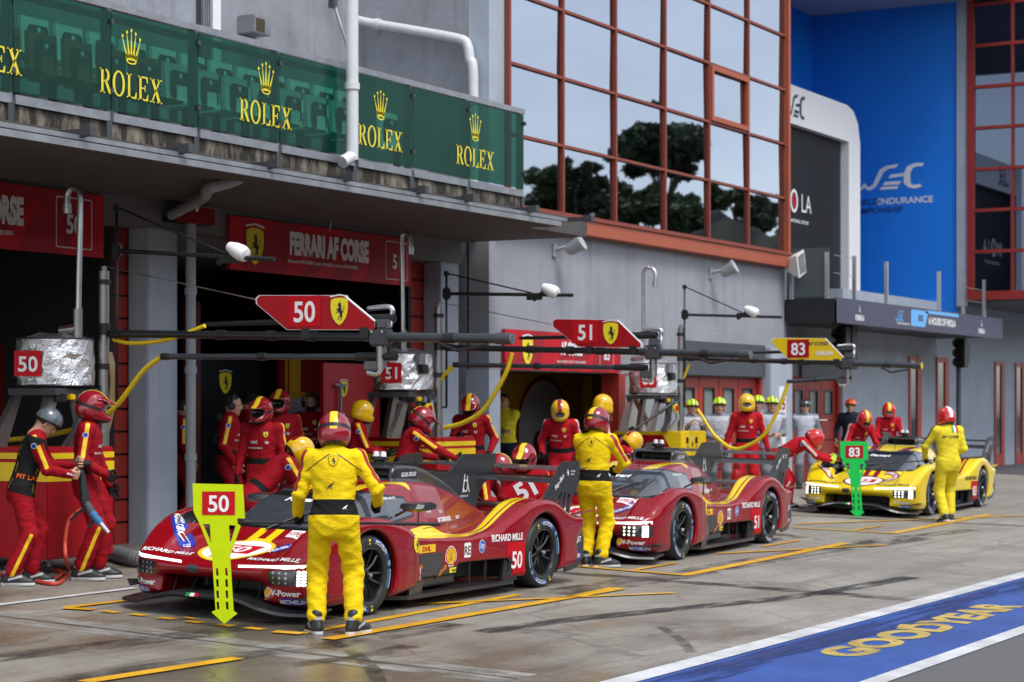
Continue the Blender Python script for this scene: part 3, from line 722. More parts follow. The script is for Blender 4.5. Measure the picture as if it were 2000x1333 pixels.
for z in zr:
    for i in range(6): w.box((cols[i]+.028, YB-.085, z-.022), (cols[i+1]-.028, YB-.006, z+.022), TERRA)
w.box((38.17, YB-.14, 4.60), (38.27, YB+.0, zr[-1]), TERRA2); w.done('window_frame')
w = GB(C); w.box((26.6, YB-.20, 4.56), (38.30, YB-.004, 4.80), TERRA2, bev=.01); w.box((26.6, YB-.23, 4.80), (38.30, YB-.004, 4.838), TERRA); w.done('ledge')
rp = random.Random(3)
for i in range(6):
    for j in range(8):
        w = GB(C); x0, x1 = cols[i]+.03, cols[i+1]-.03; z0, z1 = zr[j]+.02, zr[j+1]-.02
        dx, dz = (rp.random()-.5)*.012, (rp.random()-.5)*.010
        y = YB-.035
        w.add([(x0, y-dx-dz, z0), (x1, y+dx-dz, z0), (x1, y+dx+dz, z1), (x0, y-dx+dz, z1)], [(0, 1, 2, 3)], PANEG); w.done('window_pane')
w = GB(C); x0, x1, z0, z1 = cols[4]+.04, cols[5]-.04, zr[2]+.03, zr[3]-.03
for lo, hi in (((x0, z0), (x1, z0+.09)), ((x0, z1-.09), (x1, z1)), ((x0, z0+.09), (x0+.09, z1-.09)), ((x1-.09, z0+.09), (x1, z1-.09))): w.box((lo[0], YB-.12, lo[1]), (hi[0], YB-.045, hi[1]), TERRA2)
w.done('opening_sash')
pipe(C, 'drain_pipe', [(26.38, 17.75, 9), (26.38, 17.68, 7.9), (26.38, 17.55, 7.76), (26.38, 16.6, 7.53), (26.38, 15.75, 7.32), (26.38, 15.6, 7.2), (26.38, 15.56, 7.0), (26.38, 15.5, 6.7), (26.38, 15.5, 4.7)], .075, PIPEW, [((26.38, 15.5, 6.35), (0, 0, 1)), ((26.38, 17.2, 7.67), (0, 1, .2))])
# open garage in the block, red frame, closed red doors further on
w = GB(C); w.box((30.80, YB-.03, .1), (31.05, YB+.3, 2.36), REDDOOR); w.done('door_frame')
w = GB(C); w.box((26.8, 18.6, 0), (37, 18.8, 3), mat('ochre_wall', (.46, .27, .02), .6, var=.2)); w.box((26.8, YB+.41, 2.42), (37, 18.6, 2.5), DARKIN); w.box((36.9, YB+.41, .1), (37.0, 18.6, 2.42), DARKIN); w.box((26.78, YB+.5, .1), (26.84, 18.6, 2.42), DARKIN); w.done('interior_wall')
def closed_door(root, x0, x1, y, z1, nw):
    w = GB(root); w.box((x0-.12, y-.05, .1), (x0, y+.2, z1+.1), REDDOOR); w.box((x1, y-.05, .1), (x1+.12, y+.2, z1+.1), REDDOOR); w.box((x0-.01, y-.05, z1), (x1+.01, y+.2, z1+.098), REDDOOR); w.done('door_frame')
    w = GB(root); n = nw; d = (x1-x0)/n
    for i in range(n):
        a, b = x0+i*d+.015, x0+(i+1)*d-.015
        for z0, zz in ((.2, .62), (.64, 1.06), (1.08, 1.50)): w.box((a, y+.02, z0), (b, y+.08, zz), REDDOOR, bev=.01)
        for lo, hi in (((a, 1.52), (b, 1.62)), ((a, 2.16), (b, z1)), ((a, 1.62), (a+d*.2, 2.16)), ((b-d*.2, 1.62), (b, 2.16))): w.box((lo[0], y+.02, lo[1]), (hi[0], y+.08, hi[1]), REDDOOR)
    w.box((x0, y+.06, .2), (x1, y+.07, 1.5), BLK)
    dr = w.done('garage_door')
    for i in range(n):
        a, b = x0+i*d+.015+d*.2, x0+(i+1)*d-.015-d*.2
        w2 = MB(); w2.box((a, y+.05, 1.62), (b, y+.06, 2.16), mat('door_glass', (.22, .25, .25), .25, var=.1)); 
        for lo, hi in (((a, 1.62), (b, 1.65)), ((a, 2.13), (b, 2.16)), ((a, 1.65), (a+.03, 2.13)), ((b-.03, 1.65), (b, 2.13))): w2.box((lo[0], y+.01, lo[1]), (hi[0], y+.05, hi[1]), BLK)
        o = w2.build('window', dr); 
closed_door(C, 33.45, 37.08, YB+.08, 2.36, 4)
# ---- podium building on the right
P = empty('podium_building', (48, 16, 0), 'grey and blue podium building with a recessed stage at the end of the pit lane', 'building')
BLUEW = mat('podium_blue', (.004, .20, .78), .5, var=.06, vscale=.6)
w = GB(P); YL = 15.9
w.box((38.46, YL, 2.44), (43.25, YL+.3, 3.6), WALLM); w.box((38.3, YL, .1), (38.5, YL+.3, 2.44), WALLM); w.box((43.12, YL-.05, .1), (80, YL+.3, 4.42), PILL); w.box((50.0, 15.2, 4.42), (80, 24, 16), WALLB); w.done('wall')
closed_door(P, 38.55, 43.0, YL+.06, 2.4, 5)
for x0, x1 in ((47.62, 48.5), (49.75, 50.7), (54.87, 55.75), (56.9, 57.8)):
    w = GB(P); y = YL-.09
    w.box((x0, y, .12), (x0+.09, y+.06, 3.03), REDDOOR); w.box((x1-.3, y-.01, .12), (x1, y+.06, 3.03), REDDOOR); w.box((x0+.09, y, 2.90), (x1-.3, y+.06, 3.03), REDDOOR); w.box((x0+.09, y, .12), (x1-.3, y+.06, .5), REDDOOR)
    w.box((x0+.09, y+.02, .5), (x1-.3, y+.035, 2.9), mat('dark_glass', (.03, .035, .04), .06, spec=.9)); w.done('door')
w = GB(P); w.box((38.46, 19.2, 3.4), (50, 19.5, 14), BLUEW); w.done('back_wall')
w = GB(P); w.box((50-.02, 15.37, 3.5), (50, 19.2, 12.05), BLUEW); w.done('blue_side_wall')
w = GB(P); w.box((38.46, 13.9, 11.9), (52, 19.4, 12.4), PILL); w.done('roof')
w = GB(P); w.box((49.93, 15.10, 4.30), (50.08, 15.37, 12.2), PILL); w.done('column')
w = GB(P); w.box((49.95, 13.1, 4.30), (62, 15.1, 4.46), CHARC); w.box((50.05, 13.1, 4.46), (62, 15.1, 12.1), DARKIN); w.done('overhang')
w = GB(P)
fr = mat('dark_red_frame', (.27, .020, .014), .45, var=.1)
w.box((49.90, 14.93, 4.44), (50.03, 15.10, 12), fr)
for z in [4.62+1.022*i for i in range(8)]: w.box((49.92, 13.1, z-.04), (50.0, 14.93, z+.04), fr)
w.box((49.9, 13.1, 4.44), (50.02, 14.93, 4.58), fr)
for y in (13.97,): w.box((49.925, y-.03, 4.58), (50.005, y+.03, 12), fr)
w.done('window_frame')
DG = mat('bay_glass', (.10, .12, .165), .02, 1)
yy = [14.93, 13.97, 13.1]
for i in range(2):
    for j in range(7):
        z0 = 4.62+1.022*j; w = GB(P); w.add([(49.99, yy[i], z0), (49.99, yy[i+1], z0), (49.99, yy[i+1], z0+1.02), (49.99, yy[i], z0+1.02)], [(0, 3, 2, 1)], DG); w.done('window_pane')
# stage floor, fascia, rails
FASC = mat('fascia_slate', (.062, .062, .105), .55, var=.05)
w = GB(P); w.box((38.30, 14.23, 3.50), (49.85, 19.2, 3.94), BLK); w.done('stage_floor')
w = GB(P); w.box((38.25, 14.2, 3.46), (49.9, 14.225, 3.96), FASC); w.box((38.25, 14.2, 3.46), (38.29, 15.25, 3.9), BLKG)
fa = w.done('fascia')
w = MB(); fr2 = ((1, 0, 0), (0, 0, 1)); SKYB = mat('fascia_sky_blue', (.14, .42, .80), .5)
def fx(px): return X_at(px, 14.2)
for px_ in (1679, 1917):
    x = fx(px_); place(w, mark_text('FORMULA', LETW, bold=.04), (x, 14.2, 3.55), *fr2, .11, sx=.75); place(w, [(*polys2d([ell(0, .28, .12, .22, 16), ell(0, .62, .07, .1, 12)]), LETW)], (x, 14.2, 3.69), *fr2, .22)
a, b = fx(1782), fx(1809); place(w, [(*polys2d([[(0, 0), (1, .0), (1.25, 1.6), (.15, 1.6), (0, 1.5)]]), SKYB)], (a-.1, 14.2, 3.55), *fr2, .225, sx=(b-a+.2)/.27)
place(w, mark_text('2025', FASC, bold=.03), (a+.55, 14.2, 3.68), *fr2, .13, lift=.008)
place(w, mark_text('6 HOURS OF IMOLA', LETW, bold=.035), ((fx(1810)+fx(1870))/2, 14.2, 3.63), *fr2, .16, sx=1.0)
place(w, [(*polys2d([[(0, 0), (1, 0), (1, .03), (0, .03)]]), SKYB)], (fx(1808), 14.2, 3.86), *fr2, fx(1872)-fx(1808))
WEC = [[(0, .35), (.06, .2), (.16, .1), (.22, .3), (.30, .12), (.38, .22), (.50, .80), (.62, .95), (.85, 1.0), (.80, .86), (.66, .82), (.58, .70), (.44, .12), (.36, 0), (.29, -.02), (.22, .10), (.15, -.02), (.05, .04), (-.04, .3)],
       [(.70, .58), (.95, .62), (.92, .48), (.66, .44)], [(.56, .16), (.86, .16), (.90, .30), (.60, .30)], [(.5, -.02), (.82, -.02), (.85, .1), (.53, .1)],
       [(1.30, .98), (1.14, 1.0), (1.0, .88), (.94, .6), (.94, .2), (1.02, .02), (1.14, -.04), (1.26, .02), (1.24, .14), (1.12, .1), (1.06, .2), (1.06, .6), (1.10, .8), (1.18, .86), (1.28, .84)]]
def mark_wec(m): return [(*polys2d([p]), m) for p in WEC]
place(w, mark_wec(SKYB), (fx(1749), 14.2, 3.62), *fr2, .24, sx=1.6)
place(w, mark_text('WORLD ENDURANCE', LETW, bold=.02), (fx(1764), 14.2, 3.56), *fr2, .04, sx=1.5)
w.root = P; o = w.build('lettering', fa)
for px_ in (1546, 1615, 1678, 1740, 1842, 1889, 1930):
    if px_ < 1620: q = PX(px_, 540, 38.35); x, y = 38.35, q.y
    else: x, y = fx(px_), 14.3
    w = GB(P); w.box((x-.035, y-.035, 3.9), (x+.035, y+.035, 4.86), STEEL); w.done('rail_post')
w = GB(P)
for z in (4.45, 4.8): w.tube([(38.4, 14.3, z), (fx(1678), 14.3, z)], .008, STEEL, 6)
for z in (4.3, 4.6): w.tube([(fx(1889), 14.3, z), (fx(1930), 14.3, z)], .01, STEEL, 6)
w.done('rail_wire')
CLG = bpy.data.materials.new('clear_glass'); CLG.use_nodes = True
n_, l_ = CLG.node_tree.nodes, CLG.node_tree.links; t_ = n_.new('ShaderNodeBsdfTransparent'); t_.inputs[0].default_value = (.82, .86, .86, 1); m_ = n_.new('ShaderNodeMixShader'); m_.inputs[0].default_value = .12
n_['Principled BSDF'].inputs['Roughness'].default_value = .05; n_['Principled BSDF'].inputs['Base Color'].default_value = (.3, .36, .36, 1)
l_.new(t_.outputs[0], m_.inputs[1]); l_.new(n_['Principled BSDF'].outputs[0], m_.inputs[2]); l_.new(m_.outputs[0], n_['Material Output'].inputs['Surface'])
w = GB(P); w.box((38.33, 14.36, 3.97), (38.345, 15.2, 4.95), CLG); w.done('glass_panel')
# lettering on the blue wall
w = MB(); u, v = (0, -1, 0), (0, 0, 1)
q = PX(1690, 372, 49.98); place(w, mark_wec(LETW), (49.98, q.y+.35, q.z), u, v, .62, sx=2.35)
BLT = mat('wall_letter_dark', (.004, .03, .16), .5)
place(w, mark_text('ENDURANCE', LETW, bold=.02), (49.98, 16.72, 6.94), u, v, .16, sx=1.12); place(w, mark_text('WORLD', BLT, bold=.02), (49.98, 17.85, 6.94), u, v, .16, sx=1.12); place(w, mark_text('CHAMPIONSHIP', BLT, bold=.02), (49.98, 17.55, 6.72), u, v, .15, sx=1.05)
w.root = P; w.build('lettering', [c for c in P.children if c.name.startswith('blue_side_wall')][0]) 
w = MB(); w.poly([(x, 19.19, z) for x, z in ((41, 12), (41, 7.6), (43.5, 8.3), (45.2, 8.0), (46, 8.6), (46.2, 10.2), (45.4, 11.2), (43.6, 11.6), (42, 12))], mat('mural_black', (.004, .006, .012), .6)); w.build('mural', [c for c in P.children if c.name.startswith('back_wall')][0])
for o in bpy.data.objects:
    if o.parent and o.parent.parent == P and o.matrix_parent_inverse == Matrix.Identity(4): pass

# ================================================================== signs and fixtures on the buildings
GSD = mat('garage_sign_dark_red', (.34, .018, .028), .55, spec=.2)
def red_sign(name, x0, x1, y, z0, z1, lab, draw):
    t = empty(name, ((x0+x1)/2, y, z0), lab, 'sign', 'red team signs over the garages')
    w = GB(t); w.box((x0, y, z0), (x1, y+.05, z1), mat('garage_sign_red', (.52, .014, .028), .55, var=.05, spec=.2)); p = w.done('panel')
    w = MB(); H = z1-z0; fr = ((1, 0, 0), (0, 0, 1))
    for a, b, c, d, m in ((.08, .2, .26, .36, GSD), (.36, .42, .62, .72, GSD), (.72, .86, .80, .98, GSD), (.0, .28, .22, .32, GSD), (.52, .62, .68, .82, GSD)):
        L = x1-x0; yq = y-.0018-.4*.001*len(w.f)/2; w.poly([(x0+a*L, yq, z0), (x0+b*L, yq, z0), (x0+d*L, yq, z1), (x0+c*L, yq, z1)], m)
    w.poly([(x0, y-.006, z0), (x0+.08*(x1-x0), y-.006, z0), (x0+.0*(x1-x0), y-.006, z0+.3*H)], SIGNRED3)
    w.build('pattern', p)
    w = MB(); draw(w, y-.007, fr, z0, H); w.build('lettering', p)
    return t
def numbox(w, x, y, fr, z0, H, s):
    o, i = rrect(-.42, .10, .42, .90, .04), rrect(-.405, .115, .405, .885, .035); v, f = ring2d(o, i)
    place(w, [(v, f, LETW)], (x, y, z0), *fr, H); place(w, mark_text(s, LETW, bold=.03, wide=.9), (x, y, z0+.34*H), *fr, .30*H)
def d1(w, y, fr, z0, H):
    place(w, mark_text('FERRARI AF CORSE', LETW, bold=.06, wide=.55), (15.88, y, z0+.40*H), *fr, .40*H); place(w, mark_text('Antonio FUOCO / Miguel MOLINA / Nicklas NIELSEN', LETW, bold=.01), (15.85, y, z0+.21*H), *fr, .07*H); numbox(w, 17.60, y, fr, z0, H, '50')
def d2(w, y, fr, z0, H):
    place(w, mark_shield(), (20.98, y, z0+.14*H), *fr, .68*H, sx=.85); place(w, mark_text('FERRARI AF CORSE', LETW, bold=.06, wide=.58), (22.66, y, z0+.42*H), *fr, .41*H, sx=1.0)
    place(w, mark_text('Alessandro PIER GUIDI / James CALADO / Antonio GIOVINAZZI', LETW, bold=.01), (22.5, y, z0+.24*H), *fr, .065*H); numbox(w, 24.30, y, fr, z0, H, '51')
def d3(w, y, fr, z0, H):
    place(w, mark_shield(), (27.55, y, z0+.14*H), *fr, .68*H, sx=.85); place(w, mark_text('AF CORSE', LETW, bold=.06, wide=.6), (29.0, y, z0+.44*H), *fr, .32*H); place(w, mark_text('Robert KUBICA / Yifei YE / Philip HANSON', LETW, bold=.01), (29.0, y, z0+.22*H), *fr, .065*H); numbox(w, 30.25, y, fr, z0, H, '83')
red_sign('garage_sign', 13.2, 18.11, YF-.06, 3.51, 4.22, 'wide red team sign ending in a boxed number 50', d1)
red_sign('garage_sign', 20.47, 24.69, YF-.06, 3.52, 4.19, 'red team sign with yellow shield and boxed number 51 over the open garage', d2)
red_sign('garage_sign', 26.86, 30.79, YB-.07, 2.37, 2.98, 'smaller red team sign over the ochre garage, partly behind a boom', d3)
a, b = PY(349, 400, YF-.25), PY(420, 441, YF-.25)
t = empty('garage_number_sign', ((a.x+b.x)/2, YF, b.z), 'small dark red number 1 sign behind the grey drain pipe', 'sign')
w = GB(t); w.box((a.x, YF-.25, b.z), (b.x, YF-.2, a.z), SIGNRED2); w.box((a.x, YF-.2, b.z), (b.x, YF-.004, b.z+.03), BLK); p = w.done('panel')
w = MB(); place(w, [(*polys2d([[(0, 0), (.3, 0), (.62, 1), (.05, 1), (-.05, .74), (.2, .74)]]), LETW)], ((a.x+b.x)/2-.04, YF-.253, b.z+.14), (1, 0, 0), (0, 0, 1), .17); w.build('lettering', p)
for x0, x1, y, z0, z1, lab in ((33.40, 37.15, YB-.06, 2.38, 2.99, 'dark slate name board over the closed red garage door beside the pillar'), (40.6, 43.25, YL-.07, 2.42, 3.12, 'dark slate name board over the far red garage door under the stage')):
    t = empty('name_board', ((x0+x1)/2, y, z0), lab, 'sign'); w = GB(t); w.box((x0, y, z0), (x1, y+.05, z1), mat('slate_board', (.055, .062, .078), .45, var=.05)); p = w.done('panel')
    w = MB(); place(w, mark_text('AUTODROMO INTERNAZIONALE', LETW, bold=.04), (x0+1.0, y-.003, z0+.30), (1, 0, 0), (0, 0, 1), .05); w.build('lettering', p)
t = empty('pillar_notice', (37.78, YB-.16, 1.6), 'tall white notice on the pillar between the red garage doors', 'sign'); w = GB(t); w.box((37.62, YB-.158, .9), (37.98, YB-.151, 2.2), WHITE); p = w.done('panel'); w = MB(); place(w, mark_text('15', SIGNRED, bold=.03), (37.8, YB-.161, 1.75), (1, 0, 0), (0, 0, 1), .22); w.build('lettering', p)
# ---- white podium portal with screen
t = empty('podium_portal', (43, 16.5, 3.94), 'white rounded portal around a dark screen on the podium stage', 'portal')
w = GB(t); yP = 16.5
o = [(40.0, 3.94), (40.0, 8.79), (45.2, 8.79), (45.6, 8.70), (45.9, 8.45), (46.06, 8.0), (46.06, 3.94), (45.30, 3.94), (45.30, 7.95), (40.6, 7.95), (40.6, 3.94)]
w.prism([(x, yP, z) for x, z in o], (0, .45, 0), WHITE); p = w.done('frame')
w = GB(t); w.box((40.6, yP+.18, 3.94), (45.16, yP+.3, 7.95), mat('screen_dark', (.014, .0145, .017), .5, spec=.2)); w.box((45.16, yP+.2, 3.94), (45.30, yP+.3, 7.95), mat('screen_edge', (.008, .03, .10), .3)); s_ = w.done('screen')
w = MB(); fr = ((1, 0, 0), (0, 0, 1)); NAVY = mat('navy_letter', (.012, .018, .05), .4)
place(w, mark_wec(NAVY), (41.35, yP, 8.12), *fr, .50, sx=1.75); w.build('lettering', p)
w = MB(); place(w, mark_text('IM', LETW, bold=.0), (41.72, yP+.178, 6.12), *fr, .42, sx=.9); v, f = ring2d(ell(0, .5, .42, .62), ell(0, .5, .27, .45))
place(w, [(v, f, LETW)], (42.30, yP+.178, 6.12), *fr, .42, sx=1.3); place(w, [(*polys2d([ell(0, .5, .22, .38)]), SIGNRED3)], (42.30, yP+.178, 6.12), *fr, .42)
place(w, mark_text('LA', LETW), (43.05, yP+.178, 6.12), *fr, .42, sx=.95); place(w, mark_text('INTERNATIONAL CIRCUIT', LETW, bold=.02), (42.45, yP+.178, 5.86), *fr, .075, sx=1.2); w.build('lettering', s_)
# ---- floodlights, loudspeaker, traffic lights, lamp, box
def lit(px, py, lab):
    c = PY(px, py, YB-.35); t = empty('wall_floodlight', c, lab, 'light', 'small floodlights on the grey wall under the mirror glass')
    m = Matrix.Rotation(R(64), 4, Vector((1, 0, .25)))
    w = MB(); w.lathe([(0, -.16), (.07, -.16), (.10, -.10), (.115, .06), (.135, .10), (.135, .13), (.11, .125), (0, .10)], mat('lamp_grey', (.34, .36, .38), .4), M=m, n=20); w.build('lamp_head', t)
    w = MB(); w.tube([(0, .05, 0), (-.05, .2, -.02), (-.08, .34, -.06)], .03, PIPEG, 8); w.box((-.14, .31, -.16), (-.02, .349, .04), PIPEG); w.build('bracket', t)
lit(1124, 481, 'round grey floodlight on the wall below the leftmost mirror panes'); lit(1424, 527, 'round grey floodlight on the wall near the right end of the terracotta ledge')
c = PY(1556, 516, YB-.3); t = empty('loudspeaker', c, 'white horn loudspeaker on the corner of the terracotta ledge', 'loudspeaker')
w = MB(); m = Matrix.Rotation(R(-20), 4, 'Y'); w.loft([[m @ Vector(q) for q in r] for r in ([(-.13, .2, -.1), (.05, .2, -.1), (.05, .2, .12), (-.13, .2, .12)], [(-.26, -.12, -.22), (.17, -.12, -.22), (.17, -.12, .25), (-.26, -.12, .25)])], WHITE, closed=True, caps=True, smooth=False); b_ = w.build('cabinet', t)
w = MB(); w.add([m @ Vector(q) for q in ((-.2, -.125, -.18), (.13, -.125, -.18), (.13, -.125, .2), (-.2, -.125, .2))], [(0, 1, 2, 3)], GALV); w.build('grille', b_)
w = MB(); w.tube([(-.1, .15, 0), (-.3, .3, -.02)], .04, GALV, 8); w.build('bracket', t)
def traffic(cx, cy, y, lab, pole, hh):
    c = PY(cx, cy, y); t = empty('traffic_light', (c.x, y, c.z), lab, 'traffic light')
    w = MB(); w.box((-.16, -.1, -hh), (.16, .14, hh), BLK, bev=.02); w.build('housing', t)
    for k in (-1, 0, 1):
        w = MB(); M_ = Matrix.Translation((-.16, .02, k*hh*.64)) @ Matrix.Rotation(R(-90), 4, 'Y')
        w.lathe([(.0, .004), (.10, .004), (.10, .0)], BLKG, M=M_, n=16); w.lathe([(.11, 0), (.115, .24), (.105, .24), (.10, 0)], BLK, M=M_, n=16, a0=R(-20), a1=R(200)); w.build('visor_lamp', t)
    if pole:
        w = MB(); w.tube([(0, .1, -hh), (0, .1, gz(y)-c.z)], .06, CHARC, 10); w.build('pole', t)
        w = MB(); w.box((.16, -.06, -hh*.7), (.42, .02, hh*.6), CHARC); w.build('control_box', t)
    else:
        w = MB(); w.box((.22, -.1, -hh*1.1), (.6, .2, hh*1.2), BLK, bev=.02); w.tube([(.4, .05, hh), (.4, .05, 3.5-c.z)], .04, BLK, 8); w.build('mounting_box', t)
traffic(1880, 690, 14.9, 'black pit lane traffic light on a grey pole before the red doors', True, .36)
traffic(1648, 678, 14.9, 'black traffic light hanging under the podium stage', False, .42)
c = PY(655, 408, YF-.2); t = empty('lintel_lamp', c, 'small dark lamp on the lintel above the red team sign', 'light'); w = MB(); w.box((-.12, -.35, -.02), (.02, .0, .03), CHARC, bev=.01); w.build('lamp_head', t); w = MB(); w.tube([(-.06, 0, 0), (-.06, .05, -.3)], .012, GALV, 6); w.box((-.1, .1, -.06), (0, .198, .06), GALV); w.tube([(-.05, .05, 0), (-.05, .15, 0)], .015, GALV, 6); w.build('bracket', t)
c = PY(491, 52, 17.6); t = empty('wall_box', c, 'grey metal box with open front on the upper wall', 'box'); w = MB(); w.box((-.2, -.2, -.13), (.2, .1, .13), GALV, bev=.01); w.build('body', t); w = MB(); w.box((-.16, -.21, -.10), (.04, -.2, .08), mat('box_dark', (.05, .04, .012), .5)); w.build('panel', t)
a, b = PY(650, 0, 14.2), PY(690, 130, 14.0); t = empty('stay_rod', b, 'thin galvanised stay rod slanting down beside the white drain pipe', 'rod'); w = GB(t); w.tube([a, b], .02, GALV, 8); w.box((a.x-.04, a.y-.04, a.z-.1), (a.x+.04, a.y+.04, a.z+.05), CHARC); w.done('rod')

# ---- trees and bank across the track (seen in the mirror glass)
LEAF = mat('pine_needles', (.028, .050, .020), .7, var=.5, vscale=1.2); LEAF2 = mat('broad_leaves', (.045, .075, .022), .65, var=.5, vscale=1.0)
BARK = mat('bark', (.06, .045, .035), .9, var=.3)
def mirrored(px, py, D):
    d = ray(px, py); k = D/FPX; return Vector((d[0]*k, 2*(YB-.03)-d[1]*k, CAMZ+d[2]*k))
def tree(name, px, top, bot, half, D, lab, cat, clumps, leaf, seed, trunk=True, n=2600, ls=.34):
    r = random.Random(seed); k = D/FPX; base = mirrored(px, HZ, D); base.z = gz(0)
    H = (HZ-top)*k+CAMZ-base.z; zb = (HZ-bot)*k+CAMZ-base.z; Rr = half*k
    t = empty(name, base, lab, cat)
    mb = MB()
    if trunk:
        mb.tube([(0, 0, 0), (.15, 0, H*.3), (-.1, .1, H*.6), (0, 0, H*.85)], [.45*Rr/4, .36*Rr/4, .28*Rr/4, .1], BARK, 10)
        for q in range(7):
            a = q*.9; z = zb+(H-zb)*.2*r.random(); mb.tube([(0, 0, z*.85), (math.cos(a)*Rr*.4, math.sin(a)*Rr*.4, z+(H-zb)*.2), (math.cos(a)*Rr*.75, math.sin(a)*Rr*.75, z+(H-zb)*.45)], [.16, .1, .04], BARK, 6)
        mb.build('trunk', t)
    mb = MB(); C_ = []
    for q in range(clumps):
        a = r.random()*6.283; rr = math.sqrt(r.random())*Rr*.8; z = zb+(H-zb)*(.25+.6*r.random()*(1-.55*(rr/Rr)**2)); C_.append((math.cos(a)*rr, math.sin(a)*rr, z, Rr*((.18+.22*r.random()) if clumps < 40 else (.09+.15*r.random()))))
    for q in range(n):
        c = C_[r.randrange(len(C_))]; u = Vector((r.gauss(0, 1), r.gauss(0, 1), r.gauss(0, 1))).normalized()*(c[3]*(.55+.5*r.random())); u.z *= .62
        p = Vector(c[:3])+u; x = Vector((r.gauss(0, 1), r.gauss(0, 1), r.gauss(0, 1))).normalized(); y = x.orthogonal().normalized(); s = ls*(.6+.8*r.random())
        mb.add([p-x*s, p+y*s*.6, p+x*s, p-y*s*.6], [(0, 1, 2, 3)], leaf)
    mb.build('crown', t)
D0 = 130
tree('umbrella_pine', 1305, 205, 345, 125, D0, 'tall umbrella pine across the track, mirrored in the glass front', 'tree', 80, LEAF, 1, n=15000, ls=.30)
tree('cedar_tree', 1140, 262, 440, 62, D0, 'dark cedar across the track left of the umbrella pine reflection', 'tree', 60, LEAF, 2, n=9000, ls=.28)
tree('broadleaf_tree', 1052, 296, 450, 62, D0+6, 'low leafy tree at the left edge of the mirror reflection', 'tree', 22, LEAF2, 3, n=5000, ls=.28)
tree('broadleaf_tree', 1240, 322, 450, 78, D0+12, 'green leafy tree under the umbrella pine across the track', 'tree', 22, LEAF2, 4, n=5200, ls=.28)
tree('broadleaf_tree', 1348, 348, 455, 66, D0+14, 'thin leafy tree right of the umbrella pine across the track', 'tree', 18, LEAF2, 5, n=3600, ls=.26)
tree('broadleaf_tree', 1435, 372, 455, 58, D0+10, 'low broad leafy tree mirrored between the umbrella pine and the rounded pine', 'tree', 22, LEAF2, 8, n=4200, ls=.26)
tree('pine_tree', 1508, 345, 450, 48, D0+6, 'rounded pine at the right end of the mirror reflection', 'tree', 20, LEAF, 6, n=5000, ls=.28)
mb = MB(); r = random.Random(11); rows = []
BANK = mat('grassy_bank', (.045, .038, .018), .9, var=.55, vscale=.3, col2=(.009, .017, .007))
for j in range(9):
    row = []
    for i in range(41):
        px = 940+i*17; t_ = j/8; top = 440+5*math.sin(i*.33)+3*math.sin(i*.9+1); D = D0-28+t_*32
        q = mirrored(px, HZ, D); zt = (HZ-top)*(D0+4)/FPX+CAMZ; z = gz(0)+(zt-gz(0))*math.sin(t_*math.pi/2)+(.25*math.sin(i*1.7+j)+.2*math.sin(i*.7-j*2))*(1 if 0 < j else 0); row.append((q.x, q.y, z))
    rows.append(row)
rowsL = [[(-90+ (rows[j][0][0]+90)*i/14, -62+j*3.0+(rows[j][0][1]+62-j*3.0)*(i/14)**2, rows[j][0][2]+.4*math.sin(i*1.3+j)) for i in range(15)] for j in range(9)]
mb.loft([a_[:-1]+b_ for a_, b_ in zip(rowsL, rows)], BANK); mb.f = [f[::-1] for f in mb.f]; tag(mb.build('hill'), kind='structure')

r = random.Random(5); mb = MB()
for q in range(9000):
    i = r.random(); px = 1000+i*570; D = D0-26+r.random()*30; top = 412-10*math.sin(i*9)-8*math.sin(i*23+1)-6*math.sin(i*41); p = mirrored(px, HZ, D); z = gz(0)+.5+r.random()**.6*((HZ-top)*D/FPX+CAMZ-gz(0)-1.0)*(.35+.65*(D-D0+26)/30)
    p = Vector((p.x, p.y, z)); u = Vector((r.gauss(0, 1), r.gauss(0, 1), r.gauss(0, 1))).normalized(); v = u.orthogonal().normalized(); s = .34*(.6+.8*r.random()); mb.add([p-u*s, p+v*s*.7, p+u*s, p-v*s*.7], [(0, 1, 2, 3)], LEAF2 if q % 4 else LEAF)
tag(mb.build('bank_shrubs'), kind='stuff')
# wood and pit wall along the far side of the track, mirrored only in paint and glass
r = random.Random(21); mb = MB()
for q in range(16000):
    x = -90+r.random()*170; y = -44-r.random()*10-(.0 if x < 40 else 0); top = 9+3*math.sin(x*.21)+2*math.sin(x*.57+1); z = gz(0)+1+r.random()**.7*top
    p = Vector((x, y, z)); u = Vector((r.gauss(0, 1), r.gauss(0, 1), r.gauss(0, 1))).normalized(); v = u.orthogonal().normalized(); s = .55*(.6+.8*r.random()); mb.add([p-u*s, p+v*s*.7, p+u*s, p-v*s*.7], [(0, 1, 2, 3)], LEAF2 if q % 3 else LEAF)
tag(mb.build('far_wood'), kind='stuff')
t = empty('pit_wall', (20, -12, gz(0)), 'long grey concrete pit wall on the far side of the pit lane', 'wall'); w = GB(t); w.box((-60, -12.15, -.4), (160, -11.85, 1.0), WALLB); w.done('wall')

